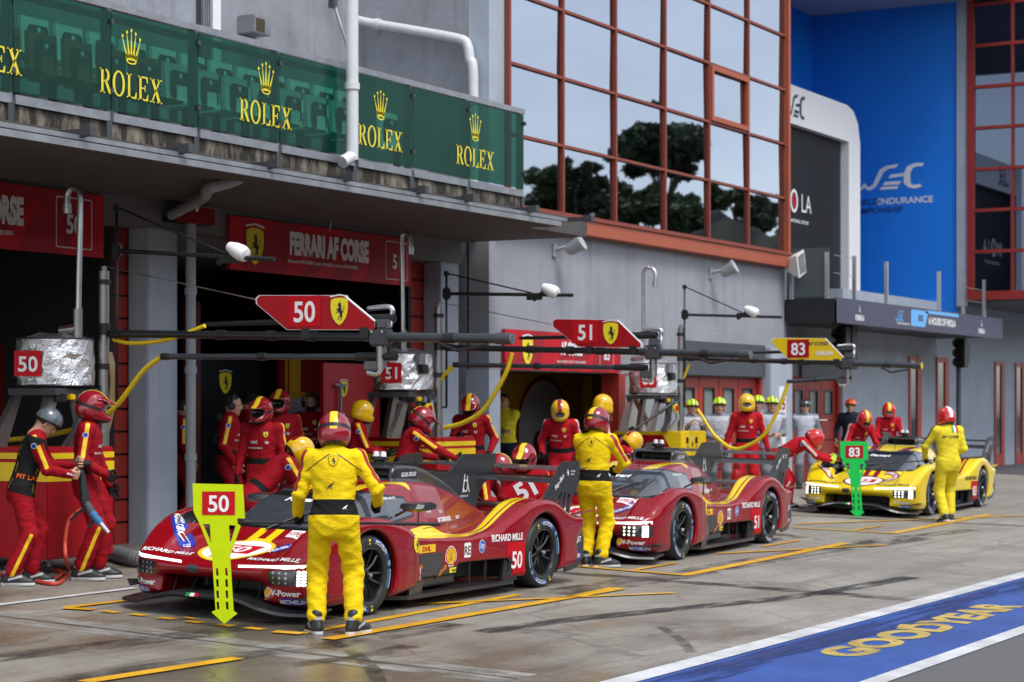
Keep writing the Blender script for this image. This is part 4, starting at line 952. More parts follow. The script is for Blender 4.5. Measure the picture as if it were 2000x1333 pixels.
# ================================================================== refuelling rigs
FOIL = mat('crumpled_foil', (.86, .86, .87), .26, .9, bump=.0)
def foil():
    m = FOIL; n, l = m.node_tree.nodes, m.node_tree.links; b = n['Principled BSDF']; tc = n.new('ShaderNodeTexCoord')
    v = n.new('ShaderNodeTexVoronoi'); v.feature = 'F1'; v.inputs['Scale'].default_value = 9; z = n.new('ShaderNodeTexNoise'); z.inputs['Scale'].default_value = 7; z.inputs['Detail'].default_value = 4; z.inputs['Distortion'].default_value = 1.2
    l.new(tc.outputs['Object'], z.inputs['Vector']); l.new(z.outputs['Color'], v.inputs['Vector']); ad = n.new('ShaderNodeMath'); ad.operation = 'ADD'; l.new(v.outputs[0], ad.inputs[0]); l.new(z.outputs[0], ad.inputs[1])
    bp = n.new('ShaderNodeBump'); bp.inputs['Strength'].default_value = .3; bp.inputs['Distance'].default_value = .05; l.new(ad.outputs[0], bp.inputs['Height']); l.new(bp.outputs[0], b.inputs['Normal'])
foil()
HOSEY = mat('yellow_hose', (.72, .52, .012), .4, var=.1, vscale=20); HOSEB = mat('beige_hose', (.42, .31, .13), .5, var=.1)
BOOM = mat('boom_black', (.015, .016, .018), .3, var=.2, vscale=4); BOOM2 = mat('boom_grey', (.035, .042, .05), .25)
YELP = mat('cart_yellow', (.80, .55, .01), .35, var=.04)
MBOX = mat('joint_grey', (.12, .125, .13), .4, .5, var=.15)
def rig(px_pole, num, yellow, px, lab):
    by = 14.2; bx = X_at(px_pole, by); g = gz(by)
    t = empty('refuelling_rig', (bx, by, g), lab, 'refuelling rig', 'refuelling rigs with booms over the cars')
    rel = lambda x_, y_: PX(x_, y_, bx)
    cx0, cy0 = px['cart'], 14.05; cx1, cy1 = cx0+1.0, cy0+1.23
    body = RED if not yellow else YELP
    w = GB(t); w.box((cx0, cy0, .28), (cx1, cy1, 1.40), body, bev=.012)
    if not yellow:
        for z0, z1 in ((1.285, 1.345), (1.06, 1.25)):
            w.box((cx0-.004, cy0-.004, z0), (cx1+.004, cy0, z1), YELP); w.box((cx0-.004, cy0, z0), (cx0, cy1, z1), YELP)
        w.box((cx0-.006, cy0+.3, .3), (cx0-.005, cy0+.31, 1.25), BLK)
    else:
        w.poly([(cx0-.003, cy0+.12, 1.02), (cx0-.003, cy1-.05, 1.02), (cx0-.003, cy1-.05, 1.34), (cx0-.003, cy0+.34, 1.34)], RED)
        w.box((cx0-.002, cy0+.02, .3), (cx0, cy1, .32), BLK)
    cart = w.done('cart')
    for xx in (cx0+.22, cx0+.58):
        w = MB(); w.box((xx-.03, cy0-.012, 1.10 if not yellow else 1.2), (xx+.05, cy0-.004, 1.20 if not yellow else 1.3), BLKG, bev=.003); w.box((xx-.005, cy0-.016, 1.13), (xx+.03, cy0-.012, 1.17), GALV); w.build('latch', cart)
    if yellow:
        w = MB(); place(w, mark_shield(), (cx0+.42, cy0-.002, 1.08), (1, 0, 0), (0, 0, 1), .2); place(w, mark_shield(), (cx0-.005, cy0+.95, .62), (0, -1, 0), (0, 0, 1), .3); w.build('emblem', cart)
    for xx in (cx0+.12, cx1-.12):
        for yy in (cy0+.12, cy1-.12):
            w = MB(); w.lathe([(0, -.025), (.06, -.025), (.07, 0), (.06, .025), (0, .025)], RUBBER, M=Matrix.Translation((xx, yy, gz(yy)+.07)) @ Matrix.Rotation(R(90), 4, 'X'), n=16); w.box((xx-.03, yy-.03, gz(yy)+.07), (xx+.03, yy+.03, .285), GALV); w.build('castor', cart)
    # drum under foil, on a frame of slanting channels
    dx, dy = bx-.36, by+.34
    w = GB(t); n = 30; rr = random.Random(num); rows = []
    for z in np.linspace(2.03, 2.50, 8):
        rows.append([(dx+q_*math.cos(a), dy+q_*math.sin(a), z+(rr.random()-.5)*.03*(2.05 < z < 2.48)) for a, q_ in [(2*math.pi*(i+.6*(rr.random()-.5))/n, .385+.008*math.sin(5*2*math.pi*i/n+z*9)+.020*rr.random()) for i in range(n)]])
    rows.append([(dx+.2*math.cos(2*math.pi*i/n)+.0, dy+.2*math.sin(2*math.pi*i/n), 2.56+.02*math.sin(i)) for i in range(n)]); rows.append([(dx, dy, 2.57)]*n)
    w.loft(rows, FOIL, closed=True, smooth=False); dr = w.done('drum')
    w = MB(); w.tube(arc_pts((dx, dy, 2.025), (1, 0, 0), (0, 1, 0), .39, 0, 360, 40), .014, BLK, 6, caps=False); w.lathe([(0, 2.02), (.38, 2.02)], BLK, M=Matrix.Translation((dx, dy, 0)), n=30); w.build('hoop', dr); w = MB(); w.tube(arc_pts((dx, dy, 2.51), (1, 0, 0), (0, 1, 0), .385, 0, 360, 40), .012, CHARC, 6, caps=False); w.build('hoop', dr)
    q = px['plate']; c = PX(q[0], q[1], dx-.36); al = math.atan2(-(c.y-dy), 1); fn_ = Vector((-.83, -.56, 0)) if not q[2] else Vector((-.97, -.25, 0)); fn_.normalize()
    w = MB(); u_ = Vector((-fn_.y*-1, -fn_.x*1, 0)); u_ = Vector((0, 0, 1)).cross(fn_).normalized(); o_ = Vector((dx, dy, 2.12))+fn_*.41+u_*q[3]
    place(w, mark_plate(str(num), SIGNRED3, LETW, 1.05, pad=.2), o_, u_, (0, 0, 1), .26); w.box((o_.x-.01, o_.y-.01, 2.2), (o_.x+.01, o_.y+.01, 2.3), BLK); w.build('number_plate', dr)
    w = MB() if num == 51 else MB(); c_ = Vector((dx, dy, 2.27))+Vector((-.3, -.95, 0)).normalized()*.40; w.box((c_.x-.07, c_.y-.05, 2.24), (c_.x+.09, c_.y+.02, 2.36), BLK, bev=.01); w.box((c_.x-.1, c_.y-.02, 2.36), (c_.x+.05, c_.y+.04, 2.5), GALV)
    if num != 50: w.build('instrument_box', dr)
    w = GB(t)
    for sy in (-.25, .25):
        w.prism([(dx-.3, dy+sy, 1.95), (dx-.2, dy+sy, 1.98), (dx+.1-.55, dy+sy, 1.40), (dx-.55-.12, dy+sy, 1.40)], (0, .07, 0), ALU)
        w.prism([(dx+.18, dy+sy, 1.98), (dx+.28, dy+sy, 1.95), (dx+.1, dy+sy, 1.40), (dx-.02, dy+sy, 1.40)], (0, .07, 0), ALU)
    w.box((dx-.36, dy-.32, 1.93), (dx+.36, dy+.32, 2.0), CHARC); w.done('support_frame')
    w = GB(t)
    for k in range(5): w.box((dx-.3+k*.13, dy-.36, 1.86+.02*(k % 2)), (dx-.22+k*.13, dy-.26, 1.94), (BLK, YELP, GALV, CHARC, ALU)[k], bev=.01)
    w.tube([(dx-.1, dy-.3, 1.9), (dx-.05, dy-.33, 1.6), (dx-.1, dy-.2, 1.4)], .03, CHARC, 8); w.tube([(dx+.2, dy-.3, 1.9), (dx+.22, dy-.35, 1.62), (dx+.2, dy-.2, 1.4)], .035, PIPEG, 8)
    w.lathe([(0, -.03), (.05, -.03), (.05, .03), (0, .03)], RED, M=Matrix.Translation((dx-.02, dy-.42, 1.78)) @ Matrix.Rotation(R(90), 4, 'X'), n=14); w.lathe([(.05, -.02), (.075, -.02), (.075, .02), (.05, .02)], YELP, M=Matrix.Translation((dx-.02, dy-.42, 1.78)) @ Matrix.Rotation(R(90), 4, 'X'), n=14); w.done('valve_block')
    # goose neck
    b_, tp, tip = px['neck']; A = PX(*b_, dx); Tt = PX(*tp, dx); E_ = PX(*tip, dx)
    w = GB(t); mid = Vector((dx, (Tt.y+E_.y)/2, 0)); rad = abs(Tt.y-E_.y)/2; sgn = 1 if E_.y > Tt.y else -1
    pts = [Vector((dx, A.y, 2.5)), Vector((dx, (A.y+Tt.y)/2, (2.5+Tt.z-rad)/2))]+arc_pts((dx, mid.y, Tt.z-rad), (0, -sgn, 0), (0, 0, 1), rad, 0, 180, 10)+[Vector((dx, E_.y, E_.z))]
    w.tube(pts, .032, STEEL, 12); w.tube([Vector((dx, E_.y, E_.z-.05)), Vector((dx, E_.y, E_.z+.05))], .048, STEEL, 12); w.tube([Vector((dx, A.y, 2.5)), Vector((dx, A.y, 2.82))], .05, ALU, 12)
    w.tube([Vector((dx, A.y-.0, 2.62)), Vector((dx, A.y+.22, 2.60))], .05, STEEL, 12); w.done('goose_neck')
    # pole, mast, lamp arm
    zt = PX(px_pole, px['top'], bx).z
    w = GB(t); w.tube([(bx, by, 1.35), (bx, by, zt)], .056, ALU, 18); w.tube([(bx, by, zt-.14), (bx, by, zt-.09)], .072, BLK, 18); w.tube([(bx, by, zt), (bx, by, zt+.05)], .03, GALV, 10); w.tube([(bx, by, 2.2), (bx, by, 2.26)], .066, BLK, 18)
    w.tube([(bx, by, 2.56), (bx, by, 2.68)], .066, BLK, 18); w.done('pole')
    m0, m1, m2, l0, l1, s1 = px['mast']; a = rel(*m0); arm = rel(*m1)
    w = GB(t); w.tube([a, (a.x, a.y, 1.8)], .017, BLK, 8); w.box((a.x-.03, a.y-.03, a.z-.04), (a.x+.03, a.y+.03, a.z+.03), BLK, bev=.01)
    w.box((a.x-.04, a.y-.06, arm.z-.08), (a.x+.04, a.y+.05, arm.z+.08), BLK, bev=.02); w.tube([(a.x, a.y, 1.8), (bx, by, 1.8)], .015, BLK, 6); w.done('mast')
    e = rel(*m2); s_ = rel(*s1)
    w = GB(t); w.tube([(a.x, a.y, arm.z), e], .024, BLK, 10); w.tube([a, s_], .011, BLK, 6); w.box((s_.x-.03, s_.y-.14, s_.z-.09), (s_.x+.03, s_.y+.08, s_.z-.01), BLK, bev=.01); w.done('lamp_arm')
    l_ = rel(*l0); w = GB(t)
    w.lathe([(0, -.12), (.05, -.11), (.075, -.03), (.085, .06), (.07, .12), (0, .14)], WHITE, M=Matrix.Translation(l_) @ Matrix.Rotation(R(25), 4, 'X') @ Matrix.Rotation(R(90), 4, 'X'), n=18); w.tube([l_+Vector((0, .10, -.03)), l_+Vector((0, .24, -.12))], .03, BLK, 8); w.done('lamp')
    # main boom
    p0, p1 = rel(*px['boom'][0]), rel(*px['boom'][1]); d = p1-p0
    w = GB(t); w.tube([p0, p0+d*.66], .040, BOOM, 16); w.tube([p0+d*.66, p1-d*.02], .046, BOOM2, 16)
    for q in (.02, .30, .43, .53, .70, .86): w.tube([p0+d*(q-.012), p0+d*(q+.012)], .051, BLK, 16)
    w.tube([p0+d*.965, p1], .055, CHARC, 16); w.tube([p1, p1+d*.002], .05, STEEL if not yellow else YELP, 16)
    w.tube([p0+d*.84+Vector((-.03, 0, -.05)), p0+d*.88+Vector((-.03, 0, -.12)), p0+d*.95+Vector((-.03, 0, -.06))], .016, BLK, 6); w.done('boom')
    w = GB(t); q = p0+d*.70
    w.box((q.x-.07, q.y-.10, q.z-.09), (q.x+.07, q.y+.10, q.z+.09), CHARC, bev=.02); w.tube([q, q+Vector((0, 0, -.3))], .05, ALU, 12); w.box((q.x-.05, q.y-.09, q.z+.07), (q.x+.05, q.y+.05, q.z+.17), MBOX, bev=.012); w.box((q.x-.04, q.y+.0, q.z-.32), (q.x+.04, q.y+.18, q.z-.23), MBOX, bev=.012)
    for sg in (-1, 1): w.tube([(q.x-.08, q.y+sg*.06, q.z+.05), (q.x+.08, q.y+sg*.06, q.z+.05)], .012, STEEL, 8)
    w.tube(spline([q+Vector((.08, .2, .28)), q+Vector((.08, -.05, .29)), q+Vector((.08, -.07, .2)), q+Vector((.04, -.07, .1))], 5), .026, STEEL, 10); w.tube(spline([q+Vector((-.02, .14, -.34)), q+Vector((-.02, .02, -.35)), q+Vector((-.02, -.02, -.25))], 5), .026, STEEL, 10); w.done('boom_joint')
    w = GB(t); w.tube([PX(px_pole+8, px['top']-8, bx), q+Vector((0, .12, .12))], .006, STEEL, 6); w.done('stay_cable')
    a, b = px['low']; a, b = rel(*a), rel(*b); w = GB(t); w.tube([a, b], .030, BOOM2, 12); w.tube([b+(a-b)*.16, b], .04, BLK, 12); w.tube([a+(b-a)*.43, a+(b-a)*.46], .042, BLK, 12); w.tube([a, a+(b-a)*.03], .036, BLK, 12); w.done('hose_tube')
    a, b = px['up']; a, b = PX(*a, bx+.08), PX(*b, bx+.08); w = GB(t); w.tube([a, b], [.022, .034], BOOM, 12); w.tube([b+(a-b)*.3, b], .045, BLK, 12); w.done('hose_tube')
    for hp, r_, m_ in px['hoses']:
        w = GB(t); w.tube(spline([PX(x_, y_, bx+(o_[0] if o_ else 0)) for x_, y_, *o_ in hp], 8), r_, m_, 12); w.done('hose')
    # number board on the boom
    w = GB(t); bp_ = [PX(x_, y_, bx-.05) for x_, y_ in px['board']]; w.prism(bp_, (.025, 0, 0), LETW)
    ctr = sum(bp_, Vector())/len(bp_); inner = [(ctr+(q_-ctr)*.972)+Vector((-.004, 0, 0)) for q_ in bp_]; w.poly(inner, YELP if yellow else RED)
    for fx_ in (.25, .9):
        lo = min(q_.y for q_ in bp_); hi = max(q_.y for q_ in bp_); y_ = hi+(lo-hi)*fx_ if fx_ > .5 else hi+(lo-hi)*.42; zb_ = min(q_.z for q_ in bp_); w.box((bx-.06, y_-.05, zb_-.07), (bx-.01, y_+.05, zb_+.03), BLK)
    bo = w.done('number_board')
    u_, v_ = (0, -1, 0), (0, 0, 1); w = MB()
    c, s_ = px['bnum']; q = PX(*c, bx-.056); place(w, mark_plate(str(num), SIGNRED3 if not yellow else RED, LETW, 1.28, pad=.16), q, u_, v_, s_)
    c, s_ = px['bshield']; q = PX(*c, bx-.056)
    if not yellow: place(w, mark_shield(), q, u_, v_, s_, sx=.82)
    else: place(w, mark_text('AF CORSE', MBOX, bold=.03, shear=.3), q+Vector((0, .08, .16)), u_, v_, .055); place(w, mark_text('ORLEN', LETW, bold=.04), q+Vector((0, -.02, .0)), u_, v_, .065)
    w.build('lettering', bo)
    return t
rig(203, 50, False, dict(cart=15.53, top=530, mast=((228, 405), (232, 490), (536, 507), (463, 490), 0, (445, 497)), boom=((214, 652), (1000, 662)), low=((316, 697), (774, 697)), up=((398, 634), (770, 622)), neck=((152, 655), (157, 366), (131, 408)), plate=(67, 708, 0, -.22),
    hoses=[([(222, 664), (260, 671), (330, 663), (400, 637)], .022, HOSEY), ([(318, 697), (280, 725), (225, 795), (170, 830), (85, 852), (-20, 862)], .027, HOSEY), ([(212, 690, .05), (222, 740, .05), (216, 800, .05), (205, 850, .05)], .04, HOSEB)],
    board=[(506, 577), (672, 577), (736, 630), (736, 645), (560, 645), (500, 594), (499, 583)], bnum=((595, 638), .30), bshield=((663, 634), .26)), 'refuelling rig with foil wrapped drum plated 50, nearest the camera')
rig(857, 51, False, dict(cart=22.96, top=600, mast=((872, 534), (872, 574), (1119, 577), (1074, 567), 0, (1040, 573)), boom=((868, 679), (1466, 693)), low=((886, 713), (1264, 719)), up=((1015, 661), (1283, 655)), neck=((787, 640), (784, 455), (801, 490)), plate=(755, 730, 1, -.02),
    hoses=[([(886, 714), (860, 745), (835, 800), (797, 885)], .030, HOSEY), ([(1000, 690, -.2), (985, 735, -.2), (945, 800, -.2), (905, 826, -.2), (868, 836, -.2)], .030, HOSEY), ([(752, 705), (757, 750), (776, 790), (784, 830)], .04, HOSEB)],
    board=[(1084, 623), (1206, 625), (1254, 672), (1254, 680), (1129, 678), (1079, 638), (1078, 627)], bnum=((1143, 671), .29), bshield=((1193, 672), .27)), 'refuelling rig with red 51 board on its boom')
rig(1330, 83, True, dict(cart=30.64, top=640, mast=((1337, 560), (1337, 615), (1527, 620), (1467, 608), 0, (1448, 610)), boom=((1340, 700), (1800, 715)), low=((1538, 746), (1662, 738)), up=((1440, 690), (1664, 684)), neck=((1257, 660), (1256, 524), (1280, 555)), plate=(1247, 740, 1, .0),
    hoses=[([(1346, 712), (1335, 745), (1333, 800), (1335, 850)], .02, HOSEY), ([(1540, 746), (1524, 790), (1496, 845), (1462, 870), (1430, 876), (1395, 850), (1372, 815), (1362, 800)], .030, HOSEY), ([(1236, 730), (1240, 775), (1262, 820), (1268, 835)], .05, HOSEB)],
    board=[(1513, 660), (1612, 661), (1648, 698), (1645, 705), (1541, 703), (1508, 672), (1507, 664)], bnum=((1559, 699), .29), bshield=((1607, 694), .16)), 'yellow refuelling rig with yellow 83 board, farthest down the lane')

# ================================================================== race cars (local x runs from nose to tail, 0 at the front axle)
WB = 3.148
def body_field(X, Y, Z):
    aY = np.abs(Y)
    sp = lambda P, n=3: sdpoly(P, X[:, 0, :], Z[:, 0, :], n)[:, None, :]
    pl = lambda P, n=3: sdpoly(P, X[:, :, 0], aY[:, :, 0], n)[:, :, None]
    # low tub and hood
    tub = sp([(-1.00, .40), (-.90, .485), (-.55, .555), (0, .635), (.5, .665), (1.0, .61), (1.7, .575), (2.4, .575), (2.9, .60), (3.5, .66), (3.95, .66), (3.97, .45), (3.9, .28), (2.6, .17), (1.0, .15), (.2, .14), (-.86, .14), (-.92, .30)])
    tubp = pl([(-1.06, -.3), (-1.03, .30), (-.96, .62), (-.84, .84), (-.66, .93), (-.2, .95), (.6, .93), (.9, .90), (1.6, .90), (2.3, .93), (2.8, .97), (3.9, .97), (3.98, .9), (3.98, -.3)])
    d = smax(tub, tubp, .035)
    # front fenders
    ff = sp([(-.92, .42), (-.78, .56), (-.55, .71), (-.25, .82), (.08, .845), (.40, .80), (.66, .715), (.80, .60), (.82, .40), (.80, .17), (-.6, .15), (-.88, .2)])
    fp = pl([(-1.0, .64), (-.95, .80), (-.84, .88), (-.62, .96), (-.2, 1.0), (.83, 1.0), (.83, .70), (.35, .62), (-.3, .60), (-.7, .58)])
    f = smax(ff, fp, .09); d = smin(d, f, .06)
    # rear fenders
    rf = sp([(1.7, .40), (1.95, .56), (2.3, .63), (2.62, .76), (2.88, .855), (3.15, .885), (3.40, .85), (3.62, .76), (3.80, .69), (3.97, .675), (3.99, .60), (3.86, .40), (3.8, .17), (2.5, .15), (1.8, .25)])
    rp = pl([(1.6, .80), (2.1, .90), (2.6, .985), (3.0, 1.0), (3.95, 1.0), (4.0, .95), (3.9, .66), (3.0, .60), (2.5, .64), (1.9, .72)])
    f = smax(rf, rp, .07); d = smin(d, f, .05)
    # cabin
    cb = sp([(-.28, .58), (-.12, .68), (.28, .87), (.62, .995), (1.0, 1.065), (1.5, 1.085), (2.0, 1.045), (2.6, .92), (3.1, .78), (3.6, .64), (3.8, .5), (0, .45)])
    wx = np.interp(X[:, 0, 0], [-.35, -.2, 0, .4, .9, 1.5, 2.0, 2.6, 3.2, 3.8], [.0, .36, .52, .645, .68, .66, .58, .42, .26, .10])[:, None, None]
    c = smax(cb, (aY+.50*np.maximum(0, Z-.60)**1.15*1.0-wx)*.86, .055); d = smin(d, c, .05)
    # roof intake flowing into the fin
    ab = sp([(1.44, 1.04), (1.44, 1.215), (1.75, 1.228), (2.2, 1.17), (2.7, 1.03), (3.1, .86), (3.4, .66), (3.0, .62), (1.8, .9)])
    wa = np.interp(X[:, 0, 0], [1.4, 1.5, 1.9, 2.4, 3.0, 3.5], [.285, .285, .25, .13, .06, .03])[:, None, None]
    d = smin(d, smax(ab, (aY-wa), .04), .03)
    # cut-outs: wheel arches, nose mouth, intake, side duct, underside of the flank
    for xc in (0, WB): d = smax(d, -np.maximum(np.sqrt((X-xc)**2+(Z-.352)**2)-(.392 if xc == 0 else .398), .60-aY), .018)
    d = smax(d, -rbox(X, Y, Z, (-1.3, -.54, 0), (-.35, .54, .325), .05), .025)
    d = smax(d, -rbox(X, Y, Z, (1.2, -.235, 1.112), (1.62, .235, 1.192), .02), .01)
    d = smax(d, -np.maximum(rbox(X, Y, Z, (1.62, -1.2, .16), (2.50, 1.2, .335), .05), .70-aY), .02)
    d = smax(d, -np.maximum(rbox(X, Y, Z, (.72, -1.2, 0), (2.3, 1.2, .24), .05), .87-aY), .02)
    d = smax(d, -ellip(X, aY, Z, (-.12, .71, .775), (.40, .135, .13)), .015)
    d = smax(d, -rbox(X, Y, Z, (3.6, -.6, 0), (4.3, .6, .52), .05), .03)
    return d
def _grid(X, Y, Z): return body_field(np.broadcast_to(X, (X.shape[0], Y.shape[1], Z.shape[2])), np.broadcast_to(Y, (X.shape[0], Y.shape[1], Z.shape[2])), np.broadcast_to(Z, (X.shape[0], Y.shape[1], Z.shape[2])))
HC = .017
def surf_sym(fn, lo, hi, h):
    return surf(fn, (lo[0], 2.5*h, lo[2]), (hi[0], hi[1], hi[2]), h, mirror=True)
CARS = surf_sym(_grid, (-1.12, 0, .05), (4.08, 1.06, 1.28), HC)
def mk(V):
    A = np.abs
    # materials: 0 paint, 1 second colour, 2 carbon, 3 dark inside, 4 glass, 5 black pillar
    C = CARS
    seg = lambda pts: (lambda x: np.interp(x, [p[0] for p in pts], [p[1] for p in pts]))
    # second colour bands along the flanks and up the inside of the rear fender
    b0 = seg([(.66, .70), (1.0, .66), (1.6, .62), (2.4, .60), (2.9, .58), (3.3, .56)]); b1 = seg([(.66, .90), (.9, .875), (1.5, .835), (2.2, .82), (2.6, .80), (3.0, .80), (3.3, .80)])
    C.cut(lambda x, y, z: np.maximum.reduce([.68-x, x-3.32, b0(x)-A(y), A(y)-b1(x), .50-z]), 1, (0,))
    C.cut(lambda x, y, z: np.maximum.reduce([2.0-x, x-3.4, b1(x)-.062-A(y), A(y)-b1(x)+.040, .50-z]), 0, (1,))
    # hood centre stripe, roof bands
    C.cut(lambda x, y, z: np.maximum.reduce([-.62-x, x-.3, A(A(y)-.085)-.045, .3-z, ]), 1, (0,))
    rb = seg([(.5, .22), (.9, .27), (1.3, .36), (1.5, .44)])
    C.cut(lambda x, y, z: np.maximum.reduce([.45-x, x-1.42, A(A(y)-rb(x))-.085, .98-z]), 1, (0,))
    C.cut(lambda x, y, z: np.maximum.reduce([.45-x, x-1.42, A(A(y)-rb(x)+.05)-.008, .98-z]), 0, (1,))
    # glazing wrapped round the cabin
    lowz = seg([(-.3, .70), (0, .70), (.4, .71), (.9, .735), (1.35, .78)]); hiz = seg([(-.3, .9), (.3, 1.02), (.62, 1.045), (1.0, .985), (1.35, .955)])
    inc = lambda x, y, z: np.maximum.reduce([lowz(x)-z, z-hiz(x), x-1.28-(.9-z)*.35, A(y)-.665, np.where(A(y) < .30, x-.66-(A(y)*.2), -1)])
    C.cut(lambda x, y, z: np.maximum(inc(x, y, z), -(x+.30)), 5, (0, 1))
    C.cut(lambda x, y, z: np.maximum(inc(x, y, z)+.022, np.minimum(np.maximum(x-.50-.12*(A(y)-.3), -1), np.maximum(.62-x, -1))), 4, (5,))
    # carbon roof intake, spine, lower flank, arches and mouth
    wa = seg([(1.38, .315), (1.5, .315), (1.9, .285), (2.4, .18), (3.0, .10), (3.5, .06)]); zs = seg([(1.4, 1.085), (1.6, 1.085), (2.0, 1.05), (2.6, .95), (3.1, .80), (3.5, .63)])
    C.cut(lambda x, y, z: np.maximum.reduce([1.395-x, A(y)-wa(x), zs(x)-.01-z]), 2, (0, 1))
    lo = seg([(.7, .20), (.9, .19), (.94, .30), (1.5, .30), (1.65, .345), (2.52, .345), (2.6, .20), (2.8, .17), (4.2, .17)])
    C.cut(lambda x, y, z: np.maximum.reduce([.62-x, z-lo(x)]), 2, (0, 1))
    for xc in (0, WB): C.cut(lambda x, y, z: np.maximum(np.sqrt((x-xc)**2+(z-.352)**2)-.3885, .595-A(y)), 3, (0, 1, 2)); C.cut(lambda x, y, z: np.maximum.reduce([np.sqrt((x-xc)**2+(z-.352)**2)-.405, A(y)-.965, .58-A(y)]), 3, (0, 1, 2))
    C.cut(lambda x, y, z: np.maximum.reduce([x+.42-.6*0, A(y)-.530, z-.318, -.97-x]), 3, (0, 1)); C.cut(lambda x, y, z: np.maximum.reduce([A(x+.35)-.12, A(y)-.56, z-.34]), 3, (0, 1))
    C.cut(lambda x, y, z: np.maximum.reduce([1.46-x, x-1.66, A(y)-.238, A(z-1.152)-.043]), 3, (2, 0, 1))
    C.cut(lambda x, y, z: np.maximum.reduce([1.66-x, x-2.47, A(z-.25)-.075, .60-A(y), A(y)-.93]), 3, (2, 0, 1))
    C.cut(lambda x, y, z: (np.sqrt(((x+.12)/.40)**2+((A(y)-.71)/.135)**2+((z-.775)/.13)**2)-1.03)*.12, 3, (0, 1))
    C.cut(lambda x, y, z: np.maximum.reduce([3.62-x, A(y)-.58, z-.51]), 3, (0, 1, 2))
    # headlamp clusters
    C.cut(lambda x, y, z: np.maximum.reduce([x+.52-.0, A(z-.375)-.060-.02*(A(y)-.6), .60-A(y), A(y)-.925, ]), 6, (0,))
mk(None)
# extra: grille panel material 7
CARS.cut(lambda x, y, z: np.maximum.reduce([np.abs(x-1.12)-.24, np.abs(z-.345)-.115, .8-np.abs(y)]), 7, (0, 1, 2))
CBVH = CARS.bvh()
def paint(name, col):
    m = mat(name, col, .24, coat=.5, var=.05, vscale=2.5, spec=.25); 
    n, l = m.node_tree.nodes, m.node_tree.links; b = n['Principled BSDF']; b.inputs['Coat Roughness'].default_value = .03
    return m
CRED = paint('car_red', (.25, .0025, .008)); CYEL = paint('car_yellow', (.80, .58, .008)); CDRED = paint('car_dark_red', (.22, .006, .012))
GLASS = mat('car_glass', (.045, .052, .060), .04, coat=1.0, spec=.9)
LAMPB = mat('lamp_housing', (.02, .02, .022), .2, coat=1); GRILLE = mat('grille_mesh', (.05, .05, .05), .5, var=.8, vscale=70)
LAMPON = mat('lamp_on', (1, .98, .94), .3, emit=1.3); DRL = mat('day_light_on', (1, 1, 1), .3, emit=.9); LAMPOFF = mat('lamp_off', (.35, .36, .38), .1, .6)
TYRE = mat('tyre', (.020, .020, .021), .55, var=.25, vscale=25); RIM = mat('wheel_black', (.016, .016, .018), .28, .3, coat=.4)
DISC = mat('brake_dark', (.03, .03, .032), .4, .5); FLUOR = mat('caliper_orange', (.85, .09, .03), .4); FGREEN = mat('caliper_green', (.03, .50, .10), .4)  # orange front and green rear stripes on the calipers
body_mesh = {k: CARS.mesh('car_body_'+k, [p, s, CARBON, BLK, GLASS, BLKG, LAMPB, GRILLE]) for k, p, s in (('red', CRED, CYEL), ('yellow', CYEL, CDRED))}
